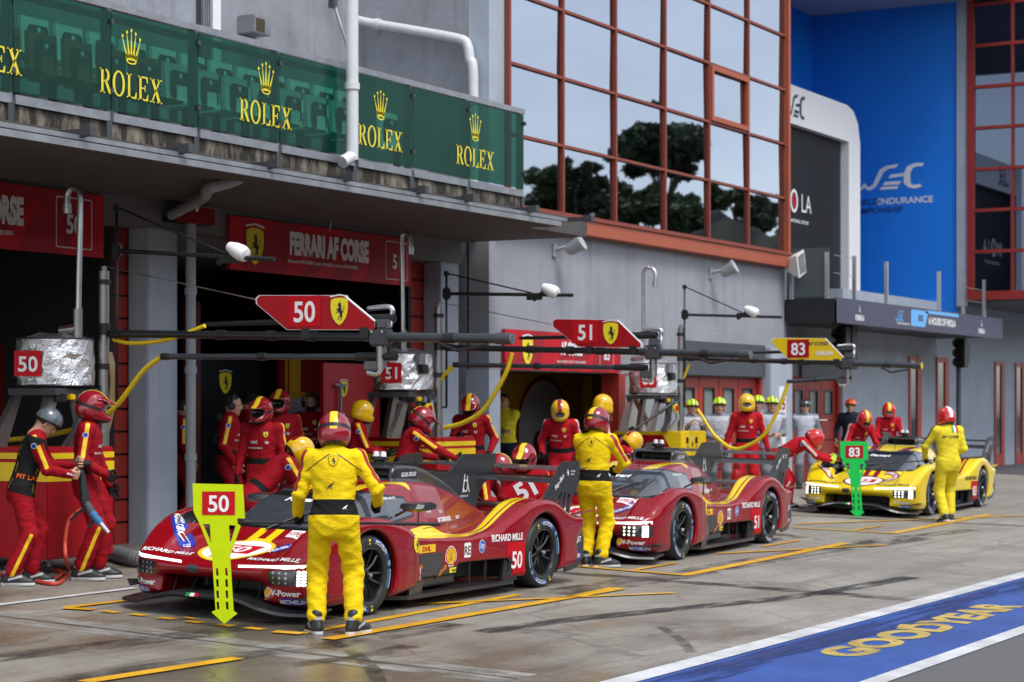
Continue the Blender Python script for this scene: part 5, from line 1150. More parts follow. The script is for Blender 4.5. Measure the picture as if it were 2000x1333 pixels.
def wheel(root, x, y, side, rear):
    t = empty('wheel', (x, y, .352), parent=root); w_ = .33 if rear else .31; Rm = Matrix.Rotation(R(90)*side, 4, 'X')   # local +z of the profile points outwards
    mb = MB(); h = w_/2
    mb.lathe([(.225, h-.012), (.245, h+.002), (.29, h+.010), (.328, h-.002), (.345, h-.03), (.352, h-.07), (.353, 0), (.352, -h+.07), (.335, -h+.01), (.24, -h)], TYRE, M=Rm, n=56); ty = mb.build('tyre', t)
    mb = MB(); r0 = h-.012
    mb.lathe([(.236, r0+.006), (.228, r0+.010), (.220, r0-.005), (.214, r0-.06), (.21, -h)], RIM, M=Rm, n=48)
    for k in range(10):
        a = 2*math.pi*k/10+.1; off = .05*(1 if k % 2 else -1)
        p0 = Vector((.045*math.cos(a), .045*math.sin(a), r0-.055)); p1 = Vector((.13*math.cos(a+off*.8), .13*math.sin(a+off*.8), r0-.028)); p2 = Vector((.222*math.cos(a+off*1.9), .222*math.sin(a+off*1.9), r0-.022))
        mb.tube([Rm @ q for q in (p0, p1, p2)], [.013, .010, .012], RIM, 6)
    mb.lathe([(0, r0+.005), (.028, r0+.002), (.034, r0-.03), (.055, r0-.045), (.055, r0-.09)], RIM, M=Rm, n=20); mb.build('rim', t)
    mb = MB(); mb.lathe([(0, r0+.030), (.016, r0+.028), (.022, r0+.015), (.022, r0-.01)], STEEL, M=Rm, n=14); mb.build('hub_nut', t)
    mb = MB(); mb.lathe([(0, r0-.14), (.205, r0-.14)], DISC, M=Rm, n=36)
    rz = random.Random(int(x*10+side)); a0 = 1.9 if not rear else 2.2
    for s in (-.12, .12):
        mb.tube([Rm @ Vector((.20*math.cos(a0+s), .20*math.sin(a0+s), r0-.11)), Rm @ Vector((.15*math.cos(a0+s*1.4), .15*math.sin(a0+s*1.4), r0-.10)), Rm @ Vector((.07*math.cos(a0+s), .07*math.sin(a0+s), r0-.10))], .006, FLUOR if not rear else FGREEN, 6)
    mb.build('brake', t)
    # sidewall writing, set round the tyre
    mb = MB(); zf = h+.0085
    def arc(s, mid, rad, size, m, wide=1.0, bold=.03):
        v, f, tw = text2d(s, bold=bold, wide=wide); k = size; P = []
        for a, b in v:
            th = mid-(a-tw/2)*k/rad*side*0-(a-tw/2)*k/rad; rr = rad+b*k-size*.5; P.append(Rm @ Vector((rr*math.cos(th), rr*math.sin(th)*1, zf+.0006)))
        mb.add(P, f, m)
    def band(a, b, r1, r2, m, z=0):
        n = 14; rows = [[Rm @ Vector((rr*math.cos(a+(b-a)*i/n), rr*math.sin(a+(b-a)*i/n), zf+z)) for i in range(n+1)] for rr in (r1, r2)]; mb.loft(rows, m, smooth=False)
    ro = (.35 if rear else 0)
    TB = mat('tyre_mark_blue', (.02, .08, .36), .5); TLB = mat('tyre_band_pale', (.20, .38, .52), .5)
    for b0 in (1.0+ro, 1.0+ro+math.pi):
        band(b0-.55, b0+.50, .272, .318, TB, -.001); arc('MICHELIN', b0, .295, .034, LETW, 1.02); band(b0-.62, b0-.78, .275, .315, LBLUE)
        band(b0+.62, b0+.72, .27, .318, YEL)
    for b0 in (-.15+ro, -.15+ro+math.pi): band(b0-.30, b0+.26, .270, .316, TLB, -.001); arc('pilot sport', b0-.02, .293, .024, TB, 1.0)
    mb.build('sidewall_lettering', t)
    return t
def number_ring(num):
    v, f = ring2d(ell(0, 0, .335, .335, 48), ell(0, 0, .30, .30, 48))
    L = [(*polys2d([ell(0, 0, .30, .30, 48)]), LETW), (v, f, YEL if num != 83 else CDRED)]
    L += [(*polys2d([[(-.20, -.12), (.20, -.12), (.20, .14), (-.20, .14)]]), SIGNRED3)]
    v, f, tw = text2d(str(num), bold=.03, wide=.95); L.append(([((a-tw/2)*.19, -.085+b*.19) for a, b in v], f, LETW))
    v, f, tw = text2d('WEC', bold=.02, shear=.2); L.append(([((a-tw/2)*.05-.05, -.20+b*.05) for a, b in v], f, BLUE)); L.append((*polys2d([[(-.10, -.27), (-.02, -.27), (-.02, -.225), (-.10, -.225)]]), YEL))
    return L
def car(num, scheme, wx, wy, head, lab, lamps):
    t = empty('race_car', (wx, wy, gz(wy)), lab, 'race car', 'race cars stopped at their boxes', rot=(math.atan(GK), 0, head))
    red = scheme == 'red'; INK = LETW if red else mat('ink_dark', (.03, .02, .02), .5)
    b = mesh_obj('body', body_mesh[scheme], t)
    D = lambda name, mark, o, u, v, size, sx=1.0, **k: decal(name, mark, CBVH, o, u, v, size, b, sx=sx, **k)
    # side decals: near flank, seen from -y: u = +x, v = +z
    U, V = (1, 0, 0), (0, 0, 1); S_ = lambda mark, x, z, size, sx=1.0, name='sponsor_lettering', **k: D(name, mark, (x, -1.3, z), U, V, size, sx, **k)
    S_(mark_plate(str(num), SIGNRED3, LETW, 1.36, h=1.36, pad=.34, wide=.78), 2.60, .155, .245, name='number_panel')
    S_(mark_text('RICHARD MILLE', INK, bold=.03, wide=.78), 2.44, .512, .066)
    BLUP = mat('sponsor_blue', (.01, .03, .33), .4)
    if red:
        S_(mark_shield(), .715, .505, .135, name='emblem'); S_(mark_shell(), 1.49, .335, .165, name='emblem'); S_(mark_hp(), 2.03, .415, .125, .86, name='emblem')
        S_(mark_plate('RE', LETW, mat('ink_wine', (.10, .004, .01), .5), .86, h=1.0, pad=.2, corner=.14), 1.78, .385, .14, name='emblem')
        S_(mark_plate('DHL', YEL, SIGNRED3, 3.1, h=.72, pad=.14, tb=.05, wide=1.3), 1.06, .475, .10)
        S_(mark_plate('HYPERCAR', LETW, SIGNRED, 1.15, h=1.5, pad=.4, wide=.8), .84, .22, .10)
        AMBREF = mat('flank_amber_reflection', (.45, .14, .01), .35)
        S_([(*polys2d([[(0, 0), (.35, .1), (.55, .5), (.9, .62), (1.0, .95), (.8, 1.0), (.6, .75), (.3, .6), (.1, .3)]]), AMBREF)], 1.25, .215, .13, 1.3, name='flank_reflection', lift=.0055); S_([(*polys2d([ell(0, 0, .5, .35, 14)]), AMBREF)], .96, .35, .07, name='flank_reflection', lift=.0055)  # amber reflections painted on the flank as flat decals
    S_(mark_plate('Sabelt', LEMON, BLK, 2.5, h=.75, pad=.15, wide=.9), 1.55, .262, .062)
    S_(mark_text('L\'OR', LETW, bold=.005), 1.9, .78, .03)
    for x, z, s, tx in ((1.62, .80, .035, 'RE hp'), (1.95, .70, .04, 'BITDEFENDER'), (2.35, .70, .03, 'EIGHT')): S_(mark_text(tx, LETW, bold=.03), x, z, s, name='sponsor_lettering')
    for x, z0, hh in ((.935, .335, .24), (1.40, .82, .20), (.68, .20, .50)): S_([(*polys2d([[(0, 0), (.005, 0), (.005, hh), (0, hh)]]), BLK)], x, z0, 1.0, name='panel_gap', lift=.002)
    S_([(*polys2d([[(0, 0), (1.1, .03), (1.1, .036), (0, .006)]]), BLK)], 1.4, .66, 1.0, name='panel_gap', lift=.002)
    S_([(*polys2d([ell(x_, z_, .006, .006, 8) for x_, z_ in ((0, 0), (.12, .0), (.24, 0), (.36, .0), (1.35, .25), (1.35, .1), (1.8, .2))]), STEEL)], .76, .285, 1.0, name='fastener', lift=.003)
    # hood: project downwards, letters upright for someone looking at the nose: u = -y... (image left is +y)
    Uh, Vh = (0, -1, 0), (1, 0, 0)
    # u x v must point up: (0,-1,0)x(1,0,0) = (0,0,1)
    H = lambda mark, x, y, size, sx=1.0, u=Uh, v=Vh, name='sponsor_lettering', **k: D(name, mark, (x, y, 1.6), u, v, size, sx, **k)
    H(number_ring(num), -.60, 0, 1.0, name='number_roundel', cell=.05)
    for s in (-1, 1):
        y = s*.60; a = -s*.12; u = Vector((a*1.0*-1*0, -1, 0)); u = Vector((.16*-s*-1, -1, 0)).normalized(); v = Vector((0, 0, 1)).cross(u)
        D('sponsor_lettering', mark_text('RICHARD MILLE', INK, bold=.03, wide=1.15), (-.87, s*.565, .512), (0, -1, 0), (.7, 0, .7), .048, far=.6)
        if s > 0: u, n0, o_ = Vector((-.40, -.36, -.16)), Vector((-.55, .10, .80)), (-.52, .70, .66)
        else: u, n0, o_ = Vector((.62, -.15, .10)), Vector((-.15, .05, 1.0)), (-.36, -.42, .62)
        u.normalize(); v = n0.cross(u).normalized(); mk_ = [(*polys2d([rrect(-4.1, -.55, 4.1, 1.6, .1)]), BLUP)]+mark_text('ADLER GROUP', LETW, bold=.035) if red else [(*polys2d([rrect(-3.2, -.5, 3.2, 1.5, .1)]), CDRED)]+mark_text('ORLEN', LETW, bold=.04, wide=1.3)
        D('sponsor_lettering', mk_, o_, u, v, .060, far=.7)
    H(mark_plate('HYPERCAR', LETW if red else CDRED, SIGNRED if red else LETW, 2.6, h=1.2, pad=.25), -.20, -.34, .095, u=Uh, v=Vh)
    # front face: project along +x from in front: u = -y, v = z  -> u x v = -x
    Fx = lambda mark, y, z, size, sx=1.0, name='sponsor_lettering', **k: D(name, mark, (-1.6, y, z), (0, -1, 0), (0, 0, 1), size, sx, far=.5, **k)
    for s in (-1, 1):
        Fx(mark_text('V-Power', LETW, bold=.03), s*.74, .225, .05); 
        if red: Fx(mark_shell(), s*.74+.16, .215, .07, name='emblem')
        Fx([(*polys2d([rrect(-2.4, -.35, 2.4, 1.35, .1)]), BLUP)]+mark_text('MICHELIN', LETW, bold=.02), s*.80, .162, .034)
        # lamps
        dots = [ell(cx, cz, .0125, .0115, 12) for cx in (-.055, 0, .055) for cz in (-.040, 0, .040)]
        on = lamps[0 if s > 0 else 1]
        Fx([(*polys2d(dots), LAMPON if on and num != 50 else LAMPOFF)], s*.70, .375, 1.0, name='headlight', lift=.006)
        Fx([(*polys2d([ell(cx, cz, .0135, .0135, 12) for cx in (-.014, .014) for cz in (-.052, -.026, 0, .026, .052)]), LAMPON if on > 0 else LAMPOFF)], s*.865, .375, 1.0, name='headlight', lift=.006)
        mb = MB(); rows = []
        pts = []
        for i in range(13):
            y = s*(.30+.62*i/12); q = None
            for z in (.455,):
                h_, n_, _, _ = CBVH.ray_cast(Vector((-1.6, y, .445+.03*i/12)), Vector((1, 0, 0)))
                if h_ is not None: pts.append((h_+Vector((-.006, 0, -.010 if i < 3 else -.016)), h_+Vector((-.006, 0, .016))))
        if len(pts) > 3:
            mb.loft([[p for p, q in pts], [q for p, q in pts]], DRL, smooth=False)
            if s > 0: mb.f = [f[::-1] for f in mb.f]
            mb.build('day_light', b)
    Fx([(*polys2d([rrect(-.06, -.035, .06, .03, .012)]), CHARC)], .17, .40, 1.0, name='camera_cover')
    # windscreen strip and wiper
    Fs = lambda mark, y, z, size, sx=1.0, name='sponsor_lettering', **k: D(name, mark, (-1.0, y, z), (0, -1, 0), Vector((.55, 0, .83)), size, sx, far=.8, **k)
    D('sponsor_lettering', mark_text('Ferrari', LETW, bold=.045, shear=.25), (.1, .05, 1.32), (0, -1, 0), (.80, 0, .6), .085, sx=1.05, far=1.0)
    S_(mark_text('BIODERMA HEALTHY', LETW, bold=.02), .95, .945, .022)
    mb = MB(); pts = []
    for i in range(9):
        y = .05-.42*math.sin(i/8*1.35)*.9; x = -.12+.36*i/8+.1*math.sin(i/8*3.1)
        h_, n_, _, _ = CBVH.ray_cast(Vector((x, y, 1.6)), Vector((0, 0, -1)))
        if h_ is not None: pts.append(h_+Vector((0, 0, .018)))
    mb.tube(pts, .010, BLK, 6); mb.build('wiper', t)
    # splitter blade
    mb = MB(); rows = []
    for i in range(41):
        y = -1.0+2*i/40; a = abs(y); s_ = min(max((a-.25)/.6, 0), 1); s_ = s_*s_*(3-2*s_)
        z = .185-.115*s_; x = -1.12+.0*a+.30*max(0, a-.55)**1.3*1.9; c = .42-.1*s_
        rows.append([(x, y, z), (x+.02, y, z+.022), (x+c, y, z+.045), (x+c, y, z+.03), (x+.02, y, z-.012)])
    mb.loft(rows, CARBON, closed=True, caps=True); mb.build('splitter', t)
    mb = MB()
    for k, m in enumerate((GREEN, LETW, SIGNRED3)):
        y1, y0 = .14-.045*k, .14-.045*(k+1); mb.add([(-1.123, y1, .180), (-1.123, y0, .180), (-1.106, y0, .208), (-1.106, y1, .208)], [(0, 1, 2, 3)], m)
    mb.build('flag_stripe', t)
    for s in (-1, 1):
        mb = MB(); mb.prism([(-.98, s*.86, .20), (-.62, s*.93, .20), (-.60, s*1.0, .215), (-.85, s*1.0, .235)], (0, 0, .010), CARBON); mb.build('dive_plane', t)
        mb = MB(); mb.tube([(-.9, s*.45, .17), (-.82, s*.45, .34)], .008, BLK, 6); mb.tube([(-.95, s*.22, .20), (-.8, s*.22, .36)], .008, BLK, 6); mb.build('stay', t)
    # floor and sill
    mb = MB(); mb.prism([(-.55, -.78, .085), (.45, -.80, .085), (.62, -.99, .085), (2.55, -.985, .085), (2.75, -.80, .085), (3.9, -.75, .085), (3.9, .75, .085), (2.75, .80, .085), (2.55, .985, .085), (.62, .99, .085), (.45, .80, .085), (-.55, .78, .085)], (0, 0, .035), CARBON)
    for s in (-1, 1): mb.prism([(.64, s*.985, .11), (.92, s*.94, .11), (.92, s*.96, .22), (.80, s*.99, .30), (.64, s*.995, .30)], (0, -s*.03, 0), CARBON); mb.prism([(2.42, s*.93, .12), (2.62, s*.985, .12), (2.60, s*.985, .21), (2.45, s*.93, .33)], (0, -s*.03, 0), CARBON)
    for x in (1.85, 2.15):
        for s in (-1, 1): mb.box((x, s*.88-.01, .13), (x+.012, s*.88+.01, .34), CARBON)
    mb.build('floor', t)
    # fin
    mb = MB(); fp = [(1.95, 1.205), (2.2, 1.185), (2.55, 1.13), (2.80, 1.105), (2.90, 1.115), (3.16, 1.285), (3.22, 1.295), (3.84, 1.29), (3.80, 1.06), (3.60, .98), (3.50, .88), (3.42, .62), (3.0, .70), (2.3, .98)]
    mb.prism([(x, -.011, z) for x, z in fp], (0, .022, 0), CARBON); fn = mb.build('fin', t)
    mb = MB(); place(mb, [(*polys2d([[(-.28, 0), (-.10, .95), (-.04, .95), (-.16, .12), (.1, .12)]]), LETW)]+[(*ring2d(ell(.02, .35, .22, .33, 24), ell(.02, .35, .165, .275, 24)), LETW)]+[(*polys2d([[(.12, .85), (.18, .87), (.24, .45), (.42, .02), (.36, 0), (.2, .38)]]), LETW)], (3.22, -.011, .90), (1, 0, 0), (0, 0, 1), .20); place(mb, mark_text('ESPRESSO', LETW, bold=.01), (3.20, -.011, .855), (1, 0, 0), (0, 0, 1), .020, sx=1.4); mb.build('lettering', fn)
    if red: S_(mark_text('ADLER GROUP', LETW, bold=.03, wide=.85), 1.72, 1.125, .040)
    # wing and its supports
    mb = MB(); sec = [(3.44, 1.035), (3.52, 1.058), (3.66, 1.064), (3.80, 1.075), (3.86, 1.085), (3.80, 1.058), (3.62, 1.035), (3.50, 1.025)]
    mb.loft([[(x, y, z) for x, z in sec] for y in (-.93, 0, .93)], CARBON, closed=True, caps=True); mb.loft([[(x+.33, y, z*.5+.63) for x, z in sec] for y in (-.92, 0, .92)], CARBON, closed=True, caps=True); mb.build('rear_wing', t)
    mb = MB(); sec = [(3.55, .735), (3.60, .752), (3.90, .765), (3.98, .775), (3.90, .745), (3.62, .728)]
    mb.loft([[(x, y, z+.0) for x, z in sec] for y in (-.62, .62)], b.data.materials[0], closed=True, caps=True); mb.build('lower_wing', t)
    for s in (-1, 1):
        mb = MB(); e = [(3.00, .86), (3.30, 1.06), (3.44, 1.225), (3.50, 1.245), (3.90, 1.245), (3.93, 1.22), (3.93, 1.05), (3.86, .96), (3.82, .74), (3.74, .70)]
        e = [(3.10, .84), (3.52, 1.235), (3.60, 1.25), (3.90, 1.25), (3.93, 1.22), (3.93, 1.02), (3.80, .90), (3.72, .70), (3.66, .72), (3.735, .90), (3.70, .935), (3.61, .76), (3.57, .775), (3.645, .925), (3.615, .945), (3.53, .785), (3.49, .80), (3.565, .935), (3.54, .95), (3.40, .80)]
        mb.prism([(x, s*.945, z) for x, z in e], (0, s*.016, 0), CARBON); ep = mb.build('wing_endplate', t)
        if s < 0:
            mb = MB(); place(mb, mark_text('Ray-Ban', LETW, bold=.02, shear=.3), (3.50, -.961, 1.03), Vector((.8, 0, .6)), Vector((-.6, 0, .8)), .05); place(mb, [(*polys2d([HORSE]), LETW)], (3.63, -.961, 1.10), (1, 0, 0), (0, 0, 1), .07); place(mb, mark_text('SUPPLIERS', LETW, bold=.02), (3.78, -.961, 1.14), (1, 0, 0), (0, 0, 1), .016); place(mb, mark_text('PARTNER', LETW, bold=.02), (3.77, -.961, 1.11), (1, 0, 0), (0, 0, 1), .014); mb.build('lettering', ep)
        # rear corner panel
        mb = MB(); c_ = [(3.62, .66), (3.95, .70), (4.03, .52), (4.03, .28), (3.92, .14), (3.60, .125)]
        c_ = [(3.63, .60), (3.70, .69), (3.90, .60), (4.02, .45), (4.02, .26), (3.88, .15), (3.62, .125)]
        mb.prism([(x, s*.965, z) for x, z in c_], (0, s*.02, 0), CARBON); cp = mb.build('corner_panel', t)
        if s < 0:
            mb = MB(); place(mb, mark_text('VISTAJET', LETW, bold=.03, wide=.8), (3.83, -.985, .42), (1, 0, 0), (0, 0, 1), .055); place(mb, [(*polys2d([rrect(-2.2, -.5, 2.2, 1.5, .1)]), BLUP)]+mark_text('MICHELIN', LETW, bold=.03, wide=.85), (3.82, -.985, .255), (1, 0, 0), (0, 0, 1), .045); mb.build('lettering', cp)
        mb = MB(); mb.prism([(3.72, s*.97, .70), (4.22, s*.90, .72), (4.24, s*.97, .72), (3.80, s*1.0, .70)], (0, 0, .014), b.data.materials[0]); mb.build('winglet', t)
        mb = MB()
        for k in range(2): mb.lathe([(0, 0), (.014, 0)], LAMPON if num == 51 else mat('rear_lamp_red', (.6, .02, .02), .2), M=Matrix.Translation((3.76+k*.03, s*.992, .60-k*.06)) @ Matrix.Rotation(R(90)*s*-1 if s < 0 else R(-90), 4, 'X'), n=12)
        mb.build('tail_light', t)
        # mirror
        mb = MB(); bm_ = [(.78, .90), (.82, .945), (1.05, .955), (1.10, .93), (1.08, .885), (.86, .87)]
        mb.loft([[(1.02+(x-1.02)*k, s*y, .905+(z-.92)*k) for x, z in bm_] for y, k in ((.74, .8), (.80, 1.0), (.94, 1.0), (.985, .75))], CARBON, closed=True, caps=True)
        mb.tube([(.95, s*.62, .80), (.95, s*.80, .89)], .012, CARBON, 6); mb.tube([(.92, s*.88, .72), (.94, s*.88, .88)], .008, CARBON, 6)
        if s > 0: pass
        mi_ = mb.build('mirror', t)
        if s < 0:
            mb = MB(); place(mb, mark_text("L'OR", LETW, bold=.02), (.98, -.972, .895), (1, 0, 0), (0, 0, 1), .03); mb.build('lettering', mi_)
    # roof pod, antennas
    mb = MB(); mb.lathe([(0, 0), (.055, 0), (.05, .05), (.085, .06), (.085, .09), (0, .095)], BLK, M=Matrix.Translation((1.62, 0, 1.215)), n=20); mb.box((1.55, -.16, 1.215), (1.95, .16, 1.245), BLK, bev=.012); pd = mb.build('camera_pod', t)
    mb = MB()
    for dy in (-.04, .04): mb.lathe([(.032, 0), (.026, .045), (0, .05)], LETW, M=Matrix.Translation((1.62, dy, 1.305)), n=14)
    mb.build('sensor', pd)
    for x, y in ((.75, -.1), (.82, .18), (1.15, .02)):
        mb = MB(); h_ = CBVH.ray_cast(Vector((x, y, 1.6)), Vector((0, 0, -1)))[0]; mb.tube([h_, h_+Vector((.02, 0, .11))], .005, BLK, 6); mb.build('antenna', t)
    for x in (0, WB):
        for s in (-1, 1): wheel(t, x, s*(.985-(.165 if x else .155)), -1 if s > 0 else 1, x > 0)
    return t
def locate(hub0, VPx, back=None):
    # hub0: pixel of the near front hub; VPx: vanishing column of the car's long axis -> origin of the car and heading
    d = ray(*hub0); z = .352
    dep = None
    t_ = (CAMZ+GK*GY-z)/(GK*d[1]-d[2]); p = Vector((d[0]*t_, d[1]*t_, 0)); dr = ray(VPx, HZ); h = math.atan2(dr[1], dr[0])
    c = p+Vector((-math.sin(h), math.cos(h), 0))*.99
    return c.x, c.y, h
c1 = locate((722, 1123.8), 3250); c2 = locate((1332.4, 1035.8), 2960); c3 = locate((1821.3, 966), 3080)
for cc, num, sch, lab, lm in ((c1, 50, 'red', 'dark red race car number 50 with yellow bands, nearest the camera', (0, 1)), (c2, 51, 'red', 'dark red race car number 51 with pale blue tyre bands, middle of the line', (1, 1)), (c3, 83, 'yellow', 'bright yellow race car number 83 with dark red trim', (1, 1))):
    car(num, sch, cc[0], cc[1], cc[2], lab, lm)

# ================================================================== people
def cloth(name, col, rough=.75, sc=26, bump=.35):
    return mat(name, col, rough, var=.14, vscale=7, bump=bump*1.6, bscale=sc*.55, bdetail=7, stretch=(1, 1, 1.9), spec=.15)
SUITY = cloth('suit_yellow', (.80, .56, .006), bump=.4); SUITR = cloth('suit_red', (.30, .005, .012)); SUITR2 = cloth('suit_bright_red', (.44, .008, .018)); SUITL = cloth('suit_lemon', (.74, .60, .03))
SEAMY = cloth('seam_yellow', (.74, .51, .006))
STRY = mat('stripe_yellow', (.80, .52, .01), .5); STRR = mat('stripe_red', (.34, .008, .02), .6); STRW = mat('stripe_white', (.66, .62, .55), .6)
FABK = cloth('fabric_black', (.012, .012, .013), .8); GREYV = cloth('vest_grey', (.50, .52, .58)); TROUS = cloth('trousers_grey', (.20, .21, .24)); NAVYF = cloth('fabric_navy', (.012, .017, .03))
SKIN = mat('skin', (.50, .27, .18), .5, var=.08, vscale=20); HAIR = mat('hair', (.018, .012, .009), .7, var=.3, vscale=50)
def v3(*a): return np.array(a, float)
def nrm(a): return a/(np.linalg.norm(a)+1e-9)
def ik(a, c, l1, l2, pole):
    d = c-a; L = np.linalg.norm(d); L2 = min(L, (l1+l2)*.995); u = d/L
    if L > L2: c = a+u*L2
    x = (l1*l1-l2*l2+L2*L2)/(2*L2); h = math.sqrt(max(l1*l1-x*x, 0)); p = pole-u*np.dot(pole, u)
    return a+u*x+nrm(p)*h, c
# ---- templates: hands, shoes, heads, helmets (built once, shared)
def hand_mesh(kind):
    curl = {'relax': (18, 26, 18), 'grip': (62, 75, 45), 'flat': (8, 10, 8)}[kind]
    segs = []
    for i, (y, L, r) in enumerate(((.030, .078, .0095), (.010, .086, .0098), (-.011, .080, .0094), (-.031, .062, .0085))):
        p = v3(.088-.004*abs(i-1), y, 0); a = R(6+2*i); ang = 0
        for k, (c, f) in enumerate(zip(curl, (.45, .32, .23))):
            ang += R(c+3*i*(kind != 'flat')); q = p+L*f*1.05*v3(math.cos(ang)*math.cos((.5-i/3)*.16), math.sin((.5-i/3)*.16), -math.sin(ang)); segs.append((p, q, r*(1-.08*k), r*(.94-.08*k))); p = q
    t = v3(.020, .030, -.006); th = [(t, v3(.050, .058, -.020)), (v3(.050, .058, -.020), v3(.076, .062 if kind != 'grip' else .046, -.036)), (v3(.076, .062 if kind != 'grip' else .046, -.036), v3(.098, .058 if kind != 'grip' else .026, -.048))]
    def fn(X, Y, Z):
        d = rbox(X, Y, Z, (.0, -.040, -.014), (.092, .040, .014), .013); d = smin(d, cap(X, Y, Z, (-.06, 0, 0), (.01, 0, 0), .032, .028), .02)
        for a, b, r0, r1 in segs: d = smin(d, cap(X, Y, Z, a, b, r0, r1), .005)
        for k, (a, b) in enumerate(th): d = smin(d, cap(X, Y, Z, a, b, .013-.0012*k, .012-.0012*k), .008)
        return d
    return surf(fn, (-.10, -.06, -.11), (.19, .08, .03), .0055)
def flipped(T): return Tri(T.V*v3(1, -1, 1), T.T[:, ::-1], T.M.copy())
HANDS = {k: hand_mesh(k) for k in ('relax', 'grip', 'flat')}
HM = {}
def hand(kind, side, m):
    k = (kind, side, m.name)
    if k not in HM: HM[k] = (HANDS[kind] if side > 0 else flipped(HANDS[kind])).mesh('hand', [m])
    return HM[k]
def shoe_tri():
    def fn(X, Y, Z):
        d = smin(ellip(X, Y, Z, (.125, .004, .035), (.095, .048, .045)), ellip(X, Y, Z, (-.01, 0, .045), (.075, .040, .06)), .05)
        d = smin(d, cap(X, Y, Z, (-.015, 0, .05), (-.008, 0, .15), .046, .050), .03); d = smin(d, ellip(X, Y, Z, (.055, 0, .075), (.07, .034, .035)), .03)
        so = smax(sdpoly([(-.085, 0), (-.06, .036), (.04, .032), (.13, .050), (.20, .034), (.222, 0), (.20, -.03), (.13, -.045), (.04, -.032), (-.06, -.036)], X[:, :, 0], Y[:, :, 0], 2)[:, :, None], np.abs(Z-.016)-.016, .006)
        return np.minimum(d, so)
    def g(X, Y, Z):
        sh = (X.shape[0], Y.shape[1], Z.shape[2]); return fn(*(np.broadcast_to(a, sh) for a in (X, Y, Z)))
    T = surf(g, (-.10, -.06, 0), (.23, .06, .20), .007); T.cut(lambda x, y, z: z-.029, 1); T.cut(lambda x, y, z: np.maximum.reduce([np.abs(z-.075-.25*(x-.06))-.010, np.abs(x-.05)-.06]), 2, (0,))
    T.cut(lambda x, y, z: np.maximum(np.abs(z-.125)-.012, x-.03), 2, (0,)); return T
SHOE = shoe_tri(); SHM = SHOE.mesh('shoe', [mat('shoe_black', (.015, .015, .017), .5), mat('sole_white', (.62, .62, .62), .5), mat('shoe_grey', (.35, .36, .38), .5)])
SHM2 = SHOE.mesh('shoe', [MATS['shoe_black'], MATS['shoe_black'], MATS['shoe_black']])
def helmet_tri(kind):
    def fn(X, Y, Z):
        d = ellip(X, Y, Z, (-.012, 0, .03), (.150, .130, .140))
        if kind == 'mx':
            d = smin(d, ellip(X, Y, Z, (.085, 0, -.070), (.100, .082, .052)), .06); d = smin(d, ellip(X, Y, Z, (-.03, 0, -.04), (.125, .120, .095)), .04)
            pk = np.maximum(sdpoly([(.0, -.105), (.10, -.105), (.185, -.08), (.21, 0), (.185, .08), (.10, .105), (.0, .105)], X[:, :, 0], Y[:, :, 0], 2)[:, :, None], np.abs(Z-(.108-.28*np.maximum(X-.10, -.02)-1.6*Y*Y))-.007)
            d = smin(d, pk, .012); d = smax(d, -ellip(X, Y, Z, (.165, 0, .015), (.085, .125, .052)), .012)
        elif kind == 'ff':
            d = smin(d, ellip(X, Y, Z, (.050, 0, -.055), (.112, .100, .075)), .06); d = smin(d, ellip(X, Y, Z, (-.03, 0, -.05), (.120, .118, .085)), .04); d = smax(d, -ellip(X, Y, Z, (.185, 0, .022), (.062, .150, .042)), .008)
        else:
            d = ellip(X, Y, Z, (-.005, 0, .035), (.135, .115, .125)); d = smax(d, -(Z-(.01+.25*X)), .012)
        if kind != 'open': d = smax(d, -ellip(X, Y, Z, (-.02, 0, -.16), (.10, .09, .10)), .012)
        return d
    def g(X, Y, Z):
        sh = (X.shape[0], Y.shape[1], Z.shape[2]); return fn(*(np.broadcast_to(a, sh) for a in (X, Y, Z)))
    T = surf(g, (-.18, -.15, -.17), (.23, .15, .18), .008)
    A = np.abs
    if kind == 'mx':
        T.cut(lambda x, y, z: np.maximum(A(y)-.030-.0*x, .0-z), 1); T.cut(lambda x, y, z: np.maximum.reduce([A(A(y)-.036)-.003, -z]), 3); T.cut(lambda x, y, z: np.maximum(A(z-.012+.16*(x))-.016, x-.085), 2)
        T.cut(lambda x, y, z: (np.sqrt(((x-.165)/.085)**2+(y/.125)**2+((z-.015)/.052)**2)-1.06)*.05, 3)
        T.cut(lambda x, y, z: np.maximum(np.sqrt((y/.085)**2+((z-.015)/.036)**2)-1, .085-x)*.04, 4, (3,))
    elif kind == 'ff':
        T.cut(lambda x, y, z: np.maximum.reduce([A(y)-.030, -.02-z, ]), 1); T.cut(lambda x, y, z: (np.sqrt(((x-.185)/.062)**2+(y/.150)**2+((z-.022)/.042)**2)-1.10)*.04, 4)
        T.cut(lambda x, y, z: (np.sqrt((x+.02)**2/.04**2+(z-.05)**2/.04**2)-1)*.03, 5)
    else:
        T.cut(lambda x, y, z: z-(.03+.25*x), 3)
        T.cut(lambda x, y, z: np.maximum(A(y-.035)-.008, .06-z), 3); T.cut(lambda x, y, z: np.maximum(A(y+.035)-.008, .06-z), 3)
    T.cut(lambda x, y, z: np.maximum(z+.105-.12*A(x), 0*z-1) if kind != 'open' else z+9, 3)
    return T
HELM = {k: helmet_tri(k) for k in ('mx', 'ff', 'open')}
gl = lambda n, c: mat(n, c, .18, coat=.8, var=.05)
HRED = gl('helmet_red', (.28, .008, .018)); HYEL = gl('helmet_yellow', (.80, .47, .006)); HBR = gl('helmet_bright_red', (.55, .012, .015)); HLIME = gl('helmet_lime', (.60, .85, .02)); HOR = gl('helmet_orange', (.85, .10, .012)); HGREY = mat('helmet_grey', (.10, .115, .135), .3, var=.5, vscale=30, coat=.4); HDG = gl('helmet_dark', (.05, .055, .065))
